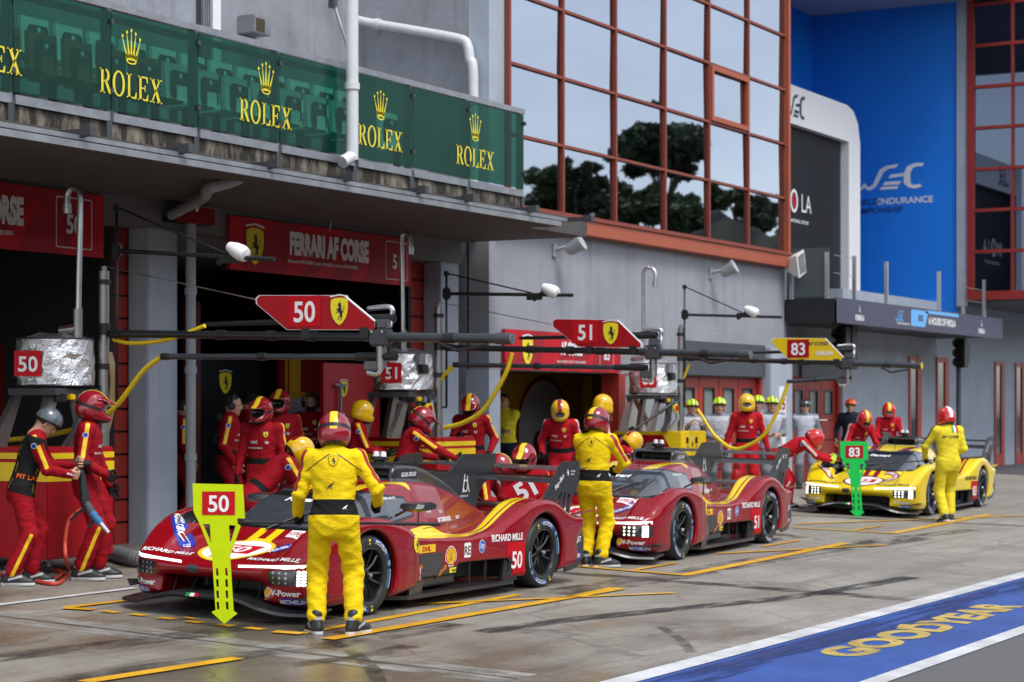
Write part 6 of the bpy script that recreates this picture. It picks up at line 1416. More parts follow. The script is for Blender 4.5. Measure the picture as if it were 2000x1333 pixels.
VIS = mat('visor_dark', (.016, .012, .012), .08, coat=.8)
HSCH = {'red': ('mx', HRED, YEL), 'yel': ('ff', HYEL, HYEL), 'yelred': ('ff', HYEL, HRED), 'bright': ('ff', HBR, LETW), 'lime': ('open', HLIME, HLIME), 'orange': ('open', HOR, HOR), 'grey': ('open', HGREY, HGREY), 'dark': ('open', HDG, HDG), 'redff': ('ff', HBR, YEL)}
HME = {}
def helmet(s):
    if s not in HME:
        k, a, b = HSCH[s]; HME[s] = HELM[k].mesh('helmet', [a, b, BLK, BLK, VIS, (HYEL if 'yel' in s else a)])
    return HME[s]
def head_tri(beard, capm=False):
    def fn(X, Y, Z):
        d = smin(ellip(X, Y, Z, (-.012, 0, .03), (.098, .076, .098)), ellip(X, Y, Z, (.022, 0, -.045), (.066, .055, .070)), .05); A_ = np.abs(Y)
        d = smin(d, ellip(X, Y, Z, (.096, 0, -.012), (.020, .013, .026)), .014); d = smin(d, ellip(X, Y, Z, (.078, 0, .022), (.020, .05, .012)), .02)
        d = smax(d, -ellip(X, A_, Z, (.098, .031, .006), (.016, .017, .010)), .012); d = smin(d, ellip(X, Y, Z, (.078, 0, -.052), (.014, .026, .009)), .008); d = smax(d, -ellip(X, Y, Z, (.094, 0, -.051), (.008, .022, .0035)), .004); d = smin(d, ellip(X, Y, Z, (.062, 0, -.093), (.026, .028, .020)), .02)
        d = smin(d, ellip(X, A_, Z, (-.008, .079, -.005), (.020, .010, .030)), .006); return smin(d, cap(X, Y, Z, (-.025, 0, -.16), (-.015, 0, -.04), .056, .054), .03)
    T = surf(fn, (-.14, -.11, -.2), (.13, .11, .15), .0065); A = np.abs
    T.cut(lambda x, y, z: np.maximum(.055-z+.55*x*1.0+.0, -1)*.6 if True else z, 1); T.cut(lambda x, y, z: np.maximum.reduce([x+.015, -.02-z+.0*y, -(z-x*.0+.03)]), 1)
    T.cut(lambda x, y, z: np.maximum.reduce([A(z-.006)-.006, A(A(y)-.031)-.011, .07-x]), 2); T.cut(lambda x, y, z: np.maximum.reduce([A(z-.028)-.004, A(A(y)-.031)-.018, .06-x]), 1)
    if beard: T.cut(lambda x, y, z: np.maximum.reduce([z+.036-.25*A(y), .0-x, -.125-z]), 1, (0,))
    return T
HEADS = {b: head_tri(b).mesh('head', [SKIN, HAIR, BLK]) for b in (False, True)}
# ---- the body: one continuous surface grown from posed joints
LOGO_H = [(*polys2d([HORSE]), BLK)]
CAT = [[(0, .25), (.2, .32), (.45, .6), (.7, .72), (.95, 1.0), (.88, .74), (.8, .55), (.62, .42), (.72, .1), (.62, .08), (.5, .38), (.4, .34), (.3, .05), (.2, .05), (.28, .3), (.15, .22)]]
def person(loc, v, label, hgt=1.0, suit=SUITR, stripe=STRY, belt=FABK, lean=4, side=0, twist=0, hip=None, hx=0, head=(0, 0), hl=None, hr=None, fl=None, fr=None, helm=None, bare=None, glove=FABK, hands=('relax', 'relax'), h=.017, wr=.006, trousers=None, vest=None, shoes=None, group=None, phones=False, cap_=False, legstripe=True, backlogo=None, collar=None, arms=None, deco=None, sdir=.15, epl=None, epr=None):
    t = empty('person', (loc[0], loc[1], gz(loc[1])), label, 'person', group, rot=(0, 0, TH+R(v)))
    s = hgt; f0 = v3(1, 0, 0); l0 = v3(0, 1, 0); hip = (hip or .93)*s
    fl = fl or (.03, .11, 0); fr = fr or (-.02, -.11, 0)
    P_ = v3(hx, 0, hip); ca, sa = math.cos(R(lean)), math.sin(R(lean)); cr_, sr_ = math.cos(R(side)), math.sin(R(side))
    up = nrm(v3(sa, -sr_*ca, ca*cr_)); fw = nrm(f0-up*np.dot(f0, up)); la = np.cross(up, fw)
    tw = R(twist); fwc = fw*math.cos(tw)+la*math.sin(tw); lac = np.cross(up, fwc)
    N_ = P_+up*.52*s; shl = P_+up*.458*s+lac*.185*s; shr = P_+up*.458*s-lac*.185*s
    a = head[0]; hy = head[1]; f1 = fwc*math.cos(R(hy))+lac*math.sin(R(hy)); l1 = np.cross(up, f1)
    hp_ = R(a-lean*0); hu = up*math.cos(hp_)+f1*math.sin(hp_); hf = f1*math.cos(hp_)-up*math.sin(hp_)
    HC_ = N_+nrm(up*.6+hu*.6)*.13*s+hf*.02*s
    hjl = P_+l0*.092*s-up*.03*s; hjr = P_-l0*.092*s-up*.03*s
    al = v3(fl[0], fl[1], fl[2]+.10*s); ar = v3(fr[0], fr[1], fr[2]+.10*s)
    kp = v3(1, 0, .15)
    kl, al = ik(hjl, al, .43*s, .42*s, kp+l0*.15); kr, ar = ik(hjr, ar, .43*s, .42*s, kp-l0*.15)
    hl = v3(*hl)*s if hl is not None else shl+v3(.06, .10, -.50)*s; hr = v3(*hr)*s if hr is not None else shr+v3(.06, -.10, -.50)*s
    el, hl = ik(shl, hl, .29*s, .25*s, v3(*(epl or (-.7, .5, -.5)))); er, hr = ik(shr, hr, .29*s, .25*s, v3(*(epr or (-.7, -.5, -.5))))
    zz = np.array([-.16, -.08, 0, .10, .20, .32, .42, .48, .53, .57])*s
    ww = np.array([.14, .165, .178, .168, .170, .188, .200, .180, .10, .06])*s; dd = np.array([.10, .125, .132, .122, .120, .132, .126, .105, .08, .055])*s
    def tl(X, Y, Z): return tuple((X-P_[0])*q[0]+(Y-P_[1])*q[1]+(Z-P_[2])*q[2] for q in (fw, la, up))
    rs = random.Random(label); ph = [rs.random()*6 for _ in range(8)]
    limbs = [(shl, el, .064, .056), (el, hl, .056, .043), (shr, er, .064, .056), (er, hr, .056, .043), (hjl, kl, .104, .084), (kl, al, .084, .074), (hjr, kr, .104, .084), (kr, ar, .084, .074)]
    limbs[5] = (kl, kl+(al-kl)*.90, .084, .076); limbs[7] = (kr, kr+(ar-kr)*.90, .084, .076); limbs += [(N_-up*.075*s, shl+up*.004, .075, .066), (N_-up*.075*s, shr+up*.004, .075, .066)]
    def fn(X, Y, Z):
        x, y, z = tl(X, Y, Z); w = np.interp(z, zz, ww); d_ = np.interp(z, zz, dd)
        d = (np.sqrt((x/d_)**2+(y/w)**2)-1)*np.minimum(d_, w)*.9; d = smax(d, np.maximum(-.17*s-z, z-.57*s), .04)
        for i, (p, q, r0, r1) in enumerate(limbs): d = smin(d, cap(X, Y, Z, p, q, r0*s, r1*s), .05 if i in (4, 6) else .032)
        d = smin(d, cap(X, Y, Z, shl, shl, .067*s, .067*s), .04); d = smin(d, cap(X, Y, Z, shr, shr, .067*s, .067*s), .04); d = smin(d, cap(X, Y, Z, N_-up*.03, HC_-hu*.06, .070*s, .058*s), .03)
        # folds: warped ridges, strongest at elbows, knees, ankles and waist
        q1 = 58*Z+7*np.sin(7*X+ph[0])+8*np.sin(6*Y+ph[1])+ph[2]; q2 = 40*Z+26*X-22*Y+3*np.sin(11*Z+ph[3])+ph[4]; n = (1-2*np.abs(np.sin(q1*.5)))*.55+(1-2*np.abs(np.sin(q2*.5)))*.45
        amp = .18
        for j, r in ((kl, .16), (kr, .16), (al, .20), (ar, .20), (el, .16), (er, .16), (P_-up*.06, .16), (hl, .12), (hr, .12)):
            amp = amp+.75*np.exp(-((X-j[0])**2+(Y-j[1])**2+(Z-j[2])**2)/(r*r))
        d = d-wr*n*amp*s
        return d
    pts = np.array([shl, shr, el, er, hl, hr, kl, kr, al, ar, P_, N_, HC_]); lo = pts.min(0)-.16; hi = pts.max(0)+.12; lo[2] = max(lo[2], .07)
    T = surf(fn, lo, hi, h); A = np.abs
    # colours of the clothes: 0 main, 1 stripe, 2 belt, 3 trousers, 4 vest, 5 skin
    def side_of(p, q, out):
        u = nrm(q-p); o = nrm(out-u*np.dot(out, u)); n = np.cross(u, o)
        def g(x, y, z):
            X_, Y_, Z_ = x-p[0], y-p[1], z-p[2]
            return X_*u[0]+Y_*u[1]+Z_*u[2], X_*o[0]+Y_*o[1]+Z_*o[2], X_*n[0]+Y_*n[1]+Z_*n[2], np.linalg.norm(q-p)
        return g
    if trousers: T.cut(lambda x, y, z: np.maximum(tl(x, y, z)[2]-.03*s, -(np.minimum(np.sqrt((x-hl[0])**2+(y-hl[1])**2+(z-hl[2])**2), np.sqrt((x-hr[0])**2+(y-hr[1])**2+(z-hr[2])**2))-.22)), 3)
    armd = lambda x, y, z: np.minimum.reduce([cap(x, y, z, shl+(shl-N_)*.0, el, .075*s, .07*s), cap(x, y, z, el, hl, .08*s, .07*s), cap(x, y, z, shr, er, .075*s, .07*s), cap(x, y, z, er, hr, .08*s, .07*s)])
    if vest: T.cut(lambda x, y, z: np.maximum.reduce([-.06*s-tl(x, y, z)[2], -armd(x, y, z)-.004, tl(x, y, z)[2]-.50*s]), 4)
    for p, q, sg in ((shl, el, 1), (shr, er, -1)):
        if stripe is None: break
        g = side_of(p, q, la*sg+fw*sdir)
        T.cut(lambda x, y, z: (lambda u, o, n, L: np.maximum.reduce([-.06-u, u-L*.98, -.01-o, A(n)-.020*s, -(o-.02)]))(*g(x, y, z)), 1, (0,))
    if stripe is not None and legstripe:
        for p, q, sg in ((kl, al, 1), (kr, ar, -1)):
            g = side_of(p, q, l0*sg+f0*.25); T.cut(lambda x, y, z: (lambda u, o, n, L: np.maximum.reduce([-.02-u, u-L*1.2, .0-o, A(n)-.017*s]))(*g(x, y, z)), 1, (0,))
    if belt: T.cut(lambda x, y, z: np.maximum.reduce([A(tl(x, y, z)[2]-.095*s)-.034*s, armd(x, y, z)*-1-.0 if False else -1+0*x, A(tl(x, y, z)[1])-.24*s, A(tl(x, y, z)[0])-.2]) + np.where(armd(x, y, z) < -.012, 1, 0), 2, (0, 3, 4))
    if deco: deco(T, tl, s, A)
    if bare or collar == 'skin': T.cut(lambda x, y, z: -(((x-N_[0])*up[0]+(y-N_[1])*up[1]+(z-N_[2])*up[2])-.055*s), 5)
    b = mesh_obj('body', T.mesh('body', [suit, stripe or suit, belt or suit, trousers or suit, vest or suit, SKIN]), t)
    bv = T.bvh()
    if backlogo is not None:
        C0 = P_-fw*.5
        decal('emblem', [(*polys2d([SHIELD]), BLK), (*polys2d([[(q*.90, .05+r_*.90) for q, r_ in SHIELD]]), SUITY)]+[([(-.30+.62*q, .14+.72*r_) for q, r_ in HORSE], polys2d([HORSE])[1], BLK)] if backlogo == 'shield' else mark_text('AF CORSE', BLK, bold=.03, shear=.3), bv, C0+up*(.385 if backlogo == 'shield' else .34)*s, -la, up, .085 if backlogo == 'shield' else .045, b, cell=.02, lift=.005)
        if backlogo == 'shield': decal('emblem', [(*polys2d(CAT), BLK)], bv, C0+up*.20*s+la*.06, -la, up, .07, b, cell=.02, lift=.005); decal('piping', [(*polys2d([[(k*.03, .135), (k*.225, .0), (k*.225, -.008), (k*.03, .127)] for k in (-1, 1)]), BLK)], bv, C0+up*.355*s, -la, up, 1, b, cell=.03, lift=.004); decal('emblem', [(*polys2d(CAT), LETW)], bv, C0+up*.045*s-la*.07, -la, up, .045, b, cell=.02, lift=.005); decal('seam', [(*polys2d([[(-.06, 0), (.06, 0), (.06, .10), (-.06, .10)]]), SEAMY)], bv, C0+up*.155*s, -la, up, 1, b, cell=.03, lift=.003)
        else:
            decal('emblem', [(*polys2d([[(k*.33, 0), (k*.33+.33, 0), (k*.33+.33, .9), (k*.33, .9)]]), m) for k, m in ((0, GREEN), (1, LETW), (2, SIGNRED3))], bv, C0+up*.42*s-la*.02, -la, up, .12, b, cell=.02, lift=.005)
    elif suit in (SUITR, SUITR2):
        Cf = P_+fw*.5
        decal('lettering', mark_text('WEC', LETW, bold=.03, shear=.2), bv, Cf+up*.30*s-la*.07, la, up, .030, b, cell=.03, lift=.005); decal('emblem', mark_shield(), bv, Cf+up*.37*s+la*.07, la, up, .055, b, cell=.03, lift=.005); decal('lettering', mark_text('RICHARD MILLE', LETW, bold=.02), bv, Cf+up*.24*s-la*.06, la, up, .018, b, cell=.03, lift=.005); decal('lettering', mark_text('hp', LETW, bold=.03, shear=.3), bv, Cf+up*.30*s+la*.08, la, up, .03, b, cell=.03, lift=.005); decal('zip', [(*polys2d([[(-.004, 0), (.004, 0), (.004, .40), (-.004, .40)]]), FABK)], bv, Cf+up*.06*s, la, up, 1, b, cell=.03, lift=.003)
        for sg, sh in ((1, shl), (-1, shr)):
            decal('emblem', [(*polys2d([ell(0, 0, .5, .5, 16)]), LETW), (*polys2d([ell(0, 0, .40, .40, 16)]), BLUE)], bv, sh+la*sg*.4-up*.045*s, fw*sg, up, .055, b, cell=.03, lift=.004)
    def mat3(x, y, z, o, k=1.0):
        M = Matrix.Identity(4)
        for i in range(3): M[i][0], M[i][1], M[i][2], M[i][3] = x[i]*k, y[i]*k, z[i]*k, o[i]
        return M
    # hands follow the forearms; palms face inwards
    for (e_, w_, sg, kd) in ((el, hl, 1, hands[0]), (er, hr, -1, hands[1])):
        x = nrm(w_-e_); tdir = fwc if kd == 'relax' else nrm(up+fwc*.3); y = nrm(tdir-x*np.dot(tdir, x)); z = np.cross(x, y)*1.0
        # palm normal is -z of the template; thumb side +y. for the right hand the mesh is mirrored
        want = -lac*sg
        o = mesh_obj('glove' if glove is not SKIN else 'hand', hand(kd, 1 if np.dot(-z, want) > 0 else -1, glove), t)
        if np.dot(-z, want) <= 0: y2 = -y; z2 = np.cross(x, y2); 
        if np.dot(-z, want) > 0: o.matrix_local = mat3(x, y, z, w_-x*.012, s*1.08)
        else:
            o.matrix_local = mat3(x, -y, np.cross(x, -y), w_-x*.012, s*1.08)
    for an, kn, yaw_ in ((al, kl, fl[3] if len(fl) > 3 else .18), (ar, kr, fr[3] if len(fr) > 3 else -.18)):
        pit = fl[4] if len(fl) > 4 and an is al else (fr[4] if len(fr) > 4 and an is ar else 0)
        x = v3(math.cos(yaw_)*math.cos(pit), math.sin(yaw_)*math.cos(pit), -math.sin(pit)); y = nrm(np.cross(v3(0, 0, 1), x)); z = np.cross(x, y); mesh_o = mesh_obj('shoe', shoes or SHM, t); mesh_o.matrix_local = mat3(x, y, z, an-z*.10*s+x*.0, s*1.06)
    hm = mat3(hf, np.cross(hu, hf), hu, HC_, s)
    if helm:
        k = HSCH[helm][0]
        if k == 'open':
            hd = mesh_obj('head', HEADS[bool(bare == 'beard')], t); hd.matrix_local = hm
        o = mesh_obj('helmet', helmet(helm), t); o.matrix_local = hm @ Matrix.Translation((0, 0, .012))
        if helm in ('red', 'yelred') and k != 'open':
            mb = MB(); place(mb, mark_shield(), (0, 0, 0), (0, 1, 0), (0, 0, 1), .04); 
    elif bare:
        o = mesh_obj('head', HEADS[bare == 'beard'], t); o.matrix_local = hm
        if cap_:
            mb = MB(); mb.lathe([(.1, .02), (.104, .05), (.098, .09), (.07, .125), (0, .14)], FABK, n=20); mb.prism([(.06, -.07, .035), (.15, -.06, .03), (.18, 0, .03), (.15, .06, .03), (.06, .07, .035)], (0, 0, .008), FABK); o = mb.build('cap', t); o.matrix_local = hm
    if phones:
        mb = MB()
        for sg in (-1, 1): mb.lathe([(0, .028), (.03, .028), (.042, .015), (.044, -.01), (.03, -.015), (0, -.015)], BLK, M=Matrix.Translation((-.008, sg*.095, -.008)) @ Matrix.Rotation(R(-90*sg), 4, 'X'), n=16)
        mb.tube(arc_pts((-.008, 0, .02), (0, 1, 0), (0, 0, 1), .122, 0, 180, 14), .012, BLK, 8); mb.tube([(-.0, .1, -.02), (.06, .085, -.06), (.095, .03, -.065)], .006, BLK, 6); o = mb.build('headphones', t); o.matrix_local = hm
    t['_hl'] = 0
    del t['_hl']
    J = dict(hl=t, HC=HC_)
    Wm = Matrix.Translation(t.location) @ Matrix.Rotation(TH+R(v), 4, 'Z')
    return t, {k: Wm @ Vector(q) for k, q in dict(hl=hl+nrm(hl-el)*.06, hr=hr+nrm(hr-er)*.06, head=HC_, neck=N_).items()}
def PD(px, py, D): d = ray(px, py); k = D/FPX; return Vector((d[0]*k, d[1]*k, CAMZ+d[2]*k))
def toloc(p, loc, v, s=1.0):                                         # world point -> person's own frame, before scaling
    q = Matrix.Rotation(-(TH+R(v)), 4, 'Z') @ (Vector(p)-Vector((loc[0], loc[1], gz(loc[1])))); return tuple(c/s for c in q)
def at(px, y): return (X_at(px, y), y)
MG = 'marshals in yellow overalls'; CG = 'pit crew in red overalls'; OG = 'officials in helmets by the red doors'
def yoke(T, tl, s, A):
    T.cut(lambda x, y, z: (lambda a, b, c: np.maximum.reduce([A(c-.035*s)-.028*s, A(b)-.24*s, A(a)-.2]))(*tl(x, y, z)), 2, (0,))
# near marshal, back to us, pole across both hands
L1 = PG(652, 1240)
D1 = 16.75
pl_, pr_ = PD(588, 1018, D1), PD(741, 1008, D1)
loc = (L1.x, L1.y); v = 2
_, J1 = person(loc, v, 'marshal in yellow overalls with his back to us beside the nearest red car', 1.02, SUITY, STRR, FABK, lean=5, head=(8, 0), hl=toloc(PD(580, 1004, D1-.12), loc, v, 1.02), hr=toloc(PD(739, 984, D1-.14), loc, v, 1.02), epl=(-.8, .15, -.3), epr=(-.8, -.35, -.2), fl=(.02, .14, 0, .35), fr=(-.02, -.16, 0, -.55), helm='red', hands=('grip', 'grip'), h=.0115, wr=.011, group=MG, backlogo='shield', deco=yoke, legstripe=False, sdir=-.75)
# second marshal
L2 = PG(1160, 1108); loc = (L2.x, L2.y); v = -22
D2 = 22.6
person(loc, v, 'marshal in yellow overalls standing between the two red cars, arms held in front', 1.02, SUITY, STRR, FABK, lean=5, head=(10, -12), hl=(.34, .10, 1.02), hr=(.30, -.16, 1.05), epr=(-.6, -.9, -.1), fl=(.0, .09, 0), fr=(-.04, -.09, 0, -.9), helm='red', hands=('grip', 'grip'), h=.0135, wr=.010, group=MG, backlogo='shield', deco=yoke, legstripe=False, sdir=-.75)
# third marshal, walking, left arm to the pole
L3 = PG(1852, 1020); loc = (L3.x, L3.y); v = 12; D3 = 32.3
def lumbar(T, tl, s, A):
    T.cut(lambda x, y, z: (lambda a, b, c: np.maximum.reduce([a-.02, A(c-.06*s)-.075*s-.05*s*np.clip(A(b)/.1, 0, 1)*-1-.02, A(b)-.3]))(*tl(x, y, z)), 2, (0,))
person(loc, v, 'marshal in pale yellow overalls walking beside the yellow race car', 1.03, SUITL, FABK, None, lean=4, head=(6, 8), hl=toloc(PD(1806, 895, D3), loc, v, 1.03), hr=(.18, -.14, 1.0), epl=(-.3, .9, -.2), fl=(-.10, .10, .0, .1, .2), fr=(.10, -.08, 0), helm='bright', hands=('grip', 'grip'), h=.019, wr=.006, group=MG, backlogo='text', deco=lumbar, legstripe=False, shoes=SHM)
# left pair
L = PG(42, 1142); loc = (L.x, L.y)
def vestback(T, tl, s, A): T.cut(lambda x, y, z: (lambda a, b, c: np.maximum.reduce([A(A(b)-.10+.3*(c-.2)*.3)-.004, -.04-c, c-.4]))(*tl(x, y, z)), 1, (4,))
t, _ = person(loc, -78, 'crew member in black vest and grey open helmet looking down at the wheel gun', 1.0, SUITR, STRY, FABK, lean=17, head=(24, 0), hl=(.50, .10, 1.14), hr=(.46, -.08, 1.05), fl=(.08, .12, 0), fr=(-.10, -.13, 0), helm='grey', bare='plain', glove=SKIN, hands=('grip', 'grip'), h=.016, wr=.006, group=CG, vest=FABK, shoes=SHM, deco=vestback)
bb = [c for c in t.children if c.name.startswith('body')][0]; vb = BVHTree.FromPolygons([q.co for q in bb.data.vertices], [list(p.vertices) for p in bb.data.polygons])
decal('lettering', mark_text('PIT LANE', ORANGE, bold=.02), vb, (.08, -1, 1.0), (.98, 0, -.2), (.2, 0, .98), .045, bb, cell=.02, lift=.005)
L = PG(168, 1132); loc = (L.x, L.y)
_, J2 = person(loc, -84, 'crew member in red helmet with peak holding the wheel gun by the cart', 1.06, SUITR, STRY, FABK, lean=3, head=(8, 0), hl=(.20, .22, .86), hr=(.20, -.22, .98), fl=(.10, .10, 0), fr=(-.04, -.12, 0), helm='red', hands=('relax', 'grip'), h=.016, wr=.006, group=CG, epr=(-.9, -.3, -.3))
# men in the garages
kw = dict(suit=SUITR, stripe=STRY, h=.02, group=CG)
person(at(350, 16.9), -75, 'bareheaded man in red overalls half hidden by the grey drain pipe', .99, bare='plain', glove=SKIN, hl=(.05, .26, .95), hr=(.12, -.26, .88), **kw)
person(at(444, 15.4), -86, 'balding man in red overalls with black headphones beside the sponsor panel', 1.05, bare='plain', phones=True, glove=SKIN, head=(3, 0), hl=(.22, .12, 1.02), hr=(.10, -.2, .9), **kw)
person(at(478, 16.4), -70, 'man in black cap just behind the man with headphones', 1.05, bare='plain', cap_=True, glove=SKIN, **kw)
person(at(514, 14.3), 172, 'red helmeted crew member facing us, left of the bending man', 1.02, helm='red', head=(8, -8), hl=(.10, .28, .86), hr=(.10, -.28, .86), **kw)
person(at(545, 15.3), -160, 'red helmeted crew member with glossy peak, behind the bending man', 1.06, helm='red', head=(2, -25), **kw)
person(at(608, 16.7), 178, 'bearded man in red jacket with headphones before the grey disc panel', 1.04, bare='beard', phones=True, glove=SKIN, hl=(.2, .1, 1.1), hr=(.2, -.1, 1.1), **kw)
person(at(508, 12.35), -66, 'crew member in yellow and red helmet bending into the nearest car', 1.0, helm='yelred', lean=46, hip=.84, hx=-.08, head=(15, 15), hl=(.66, .18, .98), hr=(.62, -.18, .90), fl=(.10, .14, 0), fr=(-.22, -.12, 0), **kw)
person(at(690, 14.75), -84, 'crew member in plain yellow helmet facing right beside the 51 drum', 1.0, helm='yel', lean=8, head=(8, 0), hl=(.42, .12, 1.08), hr=(.40, -.14, 1.05), **kw)
person(at(783, 13.35), -76, 'red helmeted crew member leaning on the red and yellow cart', 1.0, helm='red', lean=20, head=(14, 0), hl=(.5, .16, 1.08), hr=(.62, -.22, 1.08), fl=(.05, .12, 0), fr=(-.15, -.12, 0), **kw)
_, J13 = person(at(922, 14.7), 170, 'red helmeted crew member looking down behind the cart, holding the yellow hose', 1.06, helm='red', head=(32, 0), hl=(.12, .26, .95), hr=(.42, -.12, 1.16), hands=('relax', 'grip'), **kw)
person(at(918, 12.5), -100, 'crew member crouching behind the rear fin of the nearest car', 1.0, helm='red', lean=42, hip=.52, hx=-.1, head=(0, 0), hl=(.55, .2, .7), hr=(.5, -.2, .62), fl=(.12, .16, 0), fr=(-.1, -.14, 0), **kw)
Lc = (20.05, 11.1)
_, J15 = person(Lc, 172, 'crouching crew member in red helmet behind the red 51 board', 1.0, helm='red', lean=14, hip=.56, hx=-.1, head=(8, -10), hl=(.36, .16, .70), hr=(.36, -.16, .72), fl=(.16, .18, 0), fr=(.0, -.16, 0), hands=('grip', 'grip'), **kw)
kw2 = dict(suit=SUITR2, stripe=STRW, h=.022, group=CG)
person(at(1098, 14.2), 168, 'crew member in yellow helmet with red stripe behind the second marshal', 1.03, helm='yelred', lean=14, head=(14, 10), hl=(.2, .25, .9), hr=(.2, -.25, .95), **kw2)
person(at(1166, 14.6), -72, 'crew member in plain yellow helmet before the ochre garage', 1.06, helm='yel', lean=6, head=(8, 0), hl=(.3, .1, 1.0), hr=(.3, -.14, 1.0), **kw2)
L19 = at(1178, 12.9)
_, J19 = person(L19, -70, 'crew member in yellow and red helmet stooping with a long black bar', 1.0, helm='yelred', lean=40, hip=.72, head=(10, 20), hl=toloc(PD(1232, 845, 29.3), L19, -70), hr=toloc(PD(1212, 862, 29.1), L19, -70), hands=('grip', 'grip'), fl=(.15, .14, 0), fr=(-.2, -.13, 0), **kw2)
person(at(988, 16.6), 150, 'man in yellow jacket with folded arms in the shade of the ochre garage', 1.06, SUITL, None, None, bare='plain', glove=SKIN, hl=(.2, -.12, 1.16), hr=(.22, .12, 1.14), trousers=NAVYF, h=.022)
kw3 = dict(suit=TROUS, stripe=None, belt=None, vest=GREYV, h=.023, wr=.005, group=OG, bare='plain', shoes=SHM2)
person(at(1350, 15.2), -170, 'official in lime helmet beside the yellow cart, camera strap at the chest', 1.02, helm='lime', glove=SKIN, hl=(.3, .1, 1.3), hr=(.26, -.1, 1.3), **kw3)
person(at(1405, 14.5), 176, 'official in lime helmet and grey vest left of the tall yellow helmet', 1.05, helm='lime', glove=SKIN, hl=(.3, .05, 1.02), hr=(.3, -.08, 1.05), **kw3)
person(at(1482, 15.0), 165, 'official in lime helmet half hidden behind another lime helmet', 1.07, helm='lime', glove=SKIN, **kw3)
person(at(1506, 14.2), -176, 'official in lime helmet right of the tall yellow helmet, hands together', 1.07, helm='lime', glove=SKIN, hl=(.32, .06, 1.1), hr=(.3, -.1, 1.08), **kw3)
person(at(1572, 15.0), 178, 'official in dark grey helmet and pale vest before the far red door', 1.03, helm='dark', glove=SKIN, **kw3)
person(at(1458, 13.7), 176, 'tall crew member in plain yellow helmet and red overalls facing us', 1.09, helm='yel', head=(6, 0), hl=(.05, .34, .84), hr=(.05, -.34, .84), **kw2)
person(at(1662, 15.0), 165, 'person in dark jacket and orange helmet before the far red door', 1.04, NAVYF, None, None, helm='orange', bare='plain', glove=SKIN, hl=(.1, .3, .95), hr=(.1, -.3, .9), h=.023, trousers=NAVYF)
person(at(1530, 12.7), -88, 'crew member in red helmet bending forward over the yellow car nose', 1.02, helm='redff', lean=62, hip=.88, hx=-.1, head=(10, 0), hl=(.78, .14, .86), hr=(.74, -.14, .82), glove=HLIME, fl=(.1, .13, 0), fr=(-.15, -.13, 0), hands=('grip', 'grip'), **kw2)
person(at(1668, 13.3), -160, 'red helmeted crew member leaning over the yellow car beside its windscreen', 1.02, helm='redff', lean=34, hip=.9, head=(10, -6), hl=(.55, .2, .95), hr=(.5, -.24, .95), **kw2)
person(at(1734, 13.6), 176, 'red helmeted crew member behind the roof of the yellow car', 1.02, helm='redff', lean=14, head=(6, 0), hl=(.42, .18, 1.0), hr=(.42, -.18, 1.0), **kw2)

# ================================================================== things they hold and stand beside
def prism_holes(mb, outer, holes, ext, m):
    loops = [[Vector(p) for p in l] for l in [outer]+holes]; tr = tessellate_polygon(loops); P = [p for l in loops for p in l]; e = Vector(ext)
    fx_ = lambda t, sgn: t if ((P[t[1]]-P[t[0]]).cross(P[t[2]]-P[t[0]])).dot(e)*sgn > 0 else t[::-1]
    mb.add(P, [fx_(t, -1) for t in tr], m); mb.add([p+e for p in P], [fx_(t, 1) for t in tr], m)
    for k, l in enumerate(loops):
        n = len(l); c = sum(l, Vector())/n; fs = []
        mb.add(l+[p+e for p in l], [(i, (i+1) % n, (i+1) % n+n, i+n) for i in range(n)], m)
def board(num, D, px0, py0, k, mirror, m, lab, pole):
    # outline in pixels of the near board, moved and scaled
    T_ = lambda x, y: PD(px0+(x-437)*k*(-1 if mirror else 1), py0+(y-1218)*k, D)
    o = [(376, 945), (474, 947), (478, 1013), (463, 1013), (464, 1024), (470, 1028), (449, 1086), (456, 1194), (463, 1199), (438, 1219), (413, 1196), (421, 1192), (414, 1084), (390, 1024), (378, 1000)]
    h_ = [[(396, 1024), (410, 1024), (412, 1062)], [(447, 1026), (461, 1027), (449, 1064)]]
    for i in range(4): y = 1110+22*i; h_ += [[(x+.5*i, y), (x+5+.5*i, y), (x+6+.5*i, y+15), (x+1+.5*i, y+15)] for x in (421, 439)]
    c = T_(437, 1100); t = empty('pit_board', T_(437, 1219), lab, 'pit board', 'lollipop boards held in front of the cars')
    to = lambda p: T_(*p)-t.location
    n = Vector((CT, ST, 0)); mb = MB(); prism_holes(mb, [to(p) for p in o], [[to(p) for p in q] for q in h_], n*.02, m); b = mb.build('board', t)
    mb = MB(); u = Vector((ST, -CT, 0)); vv = Vector((0, 0, 1)); sz = (1005-961)*k*D/FPX
    tilt = R(-2.5); cx = 427 if not mirror else 427
    q = to((cx, 1006)); place(mb, mark_plate(str(num), SIGNRED3 if num != 83 else RED, LETW, 1.46, h=1.04, pad=.15), q, u, vv, sz, lift=.004); mb.build('number_plate', b)
    mb = MB(); a, e = pole; mb.tube([a-t.location, e-t.location], .011, BLK, 10); mb.tube([e-t.location, e+(a-e)*.22-t.location], .016, BLK, 10); mb.tube([a-t.location+(e-a)*.0, a+(e-a)*.07-t.location], .024, BLK, 10); mb.build('pole', t)
board(50, D1-.05, 437, 1218, 1.0, False, mat('fluo_yellow', (.55, .70, .0), .5, var=.06, vscale=9, spec=.2), 'fluorescent yellow arrow board number 50 in front of the nearest car', (PD(462, 1020, D1), PD(860, 1024, D1+.05)))
board(83, D3-.05, 1674, 1011, .545, False, mat('fluo_green', (.01, .52, .08), .5, var=.06, vscale=9, spec=.2), 'bright green arrow board number 83 in front of the yellow car', (PD(1690, 908, D3), PD(1918, 893, D3)))
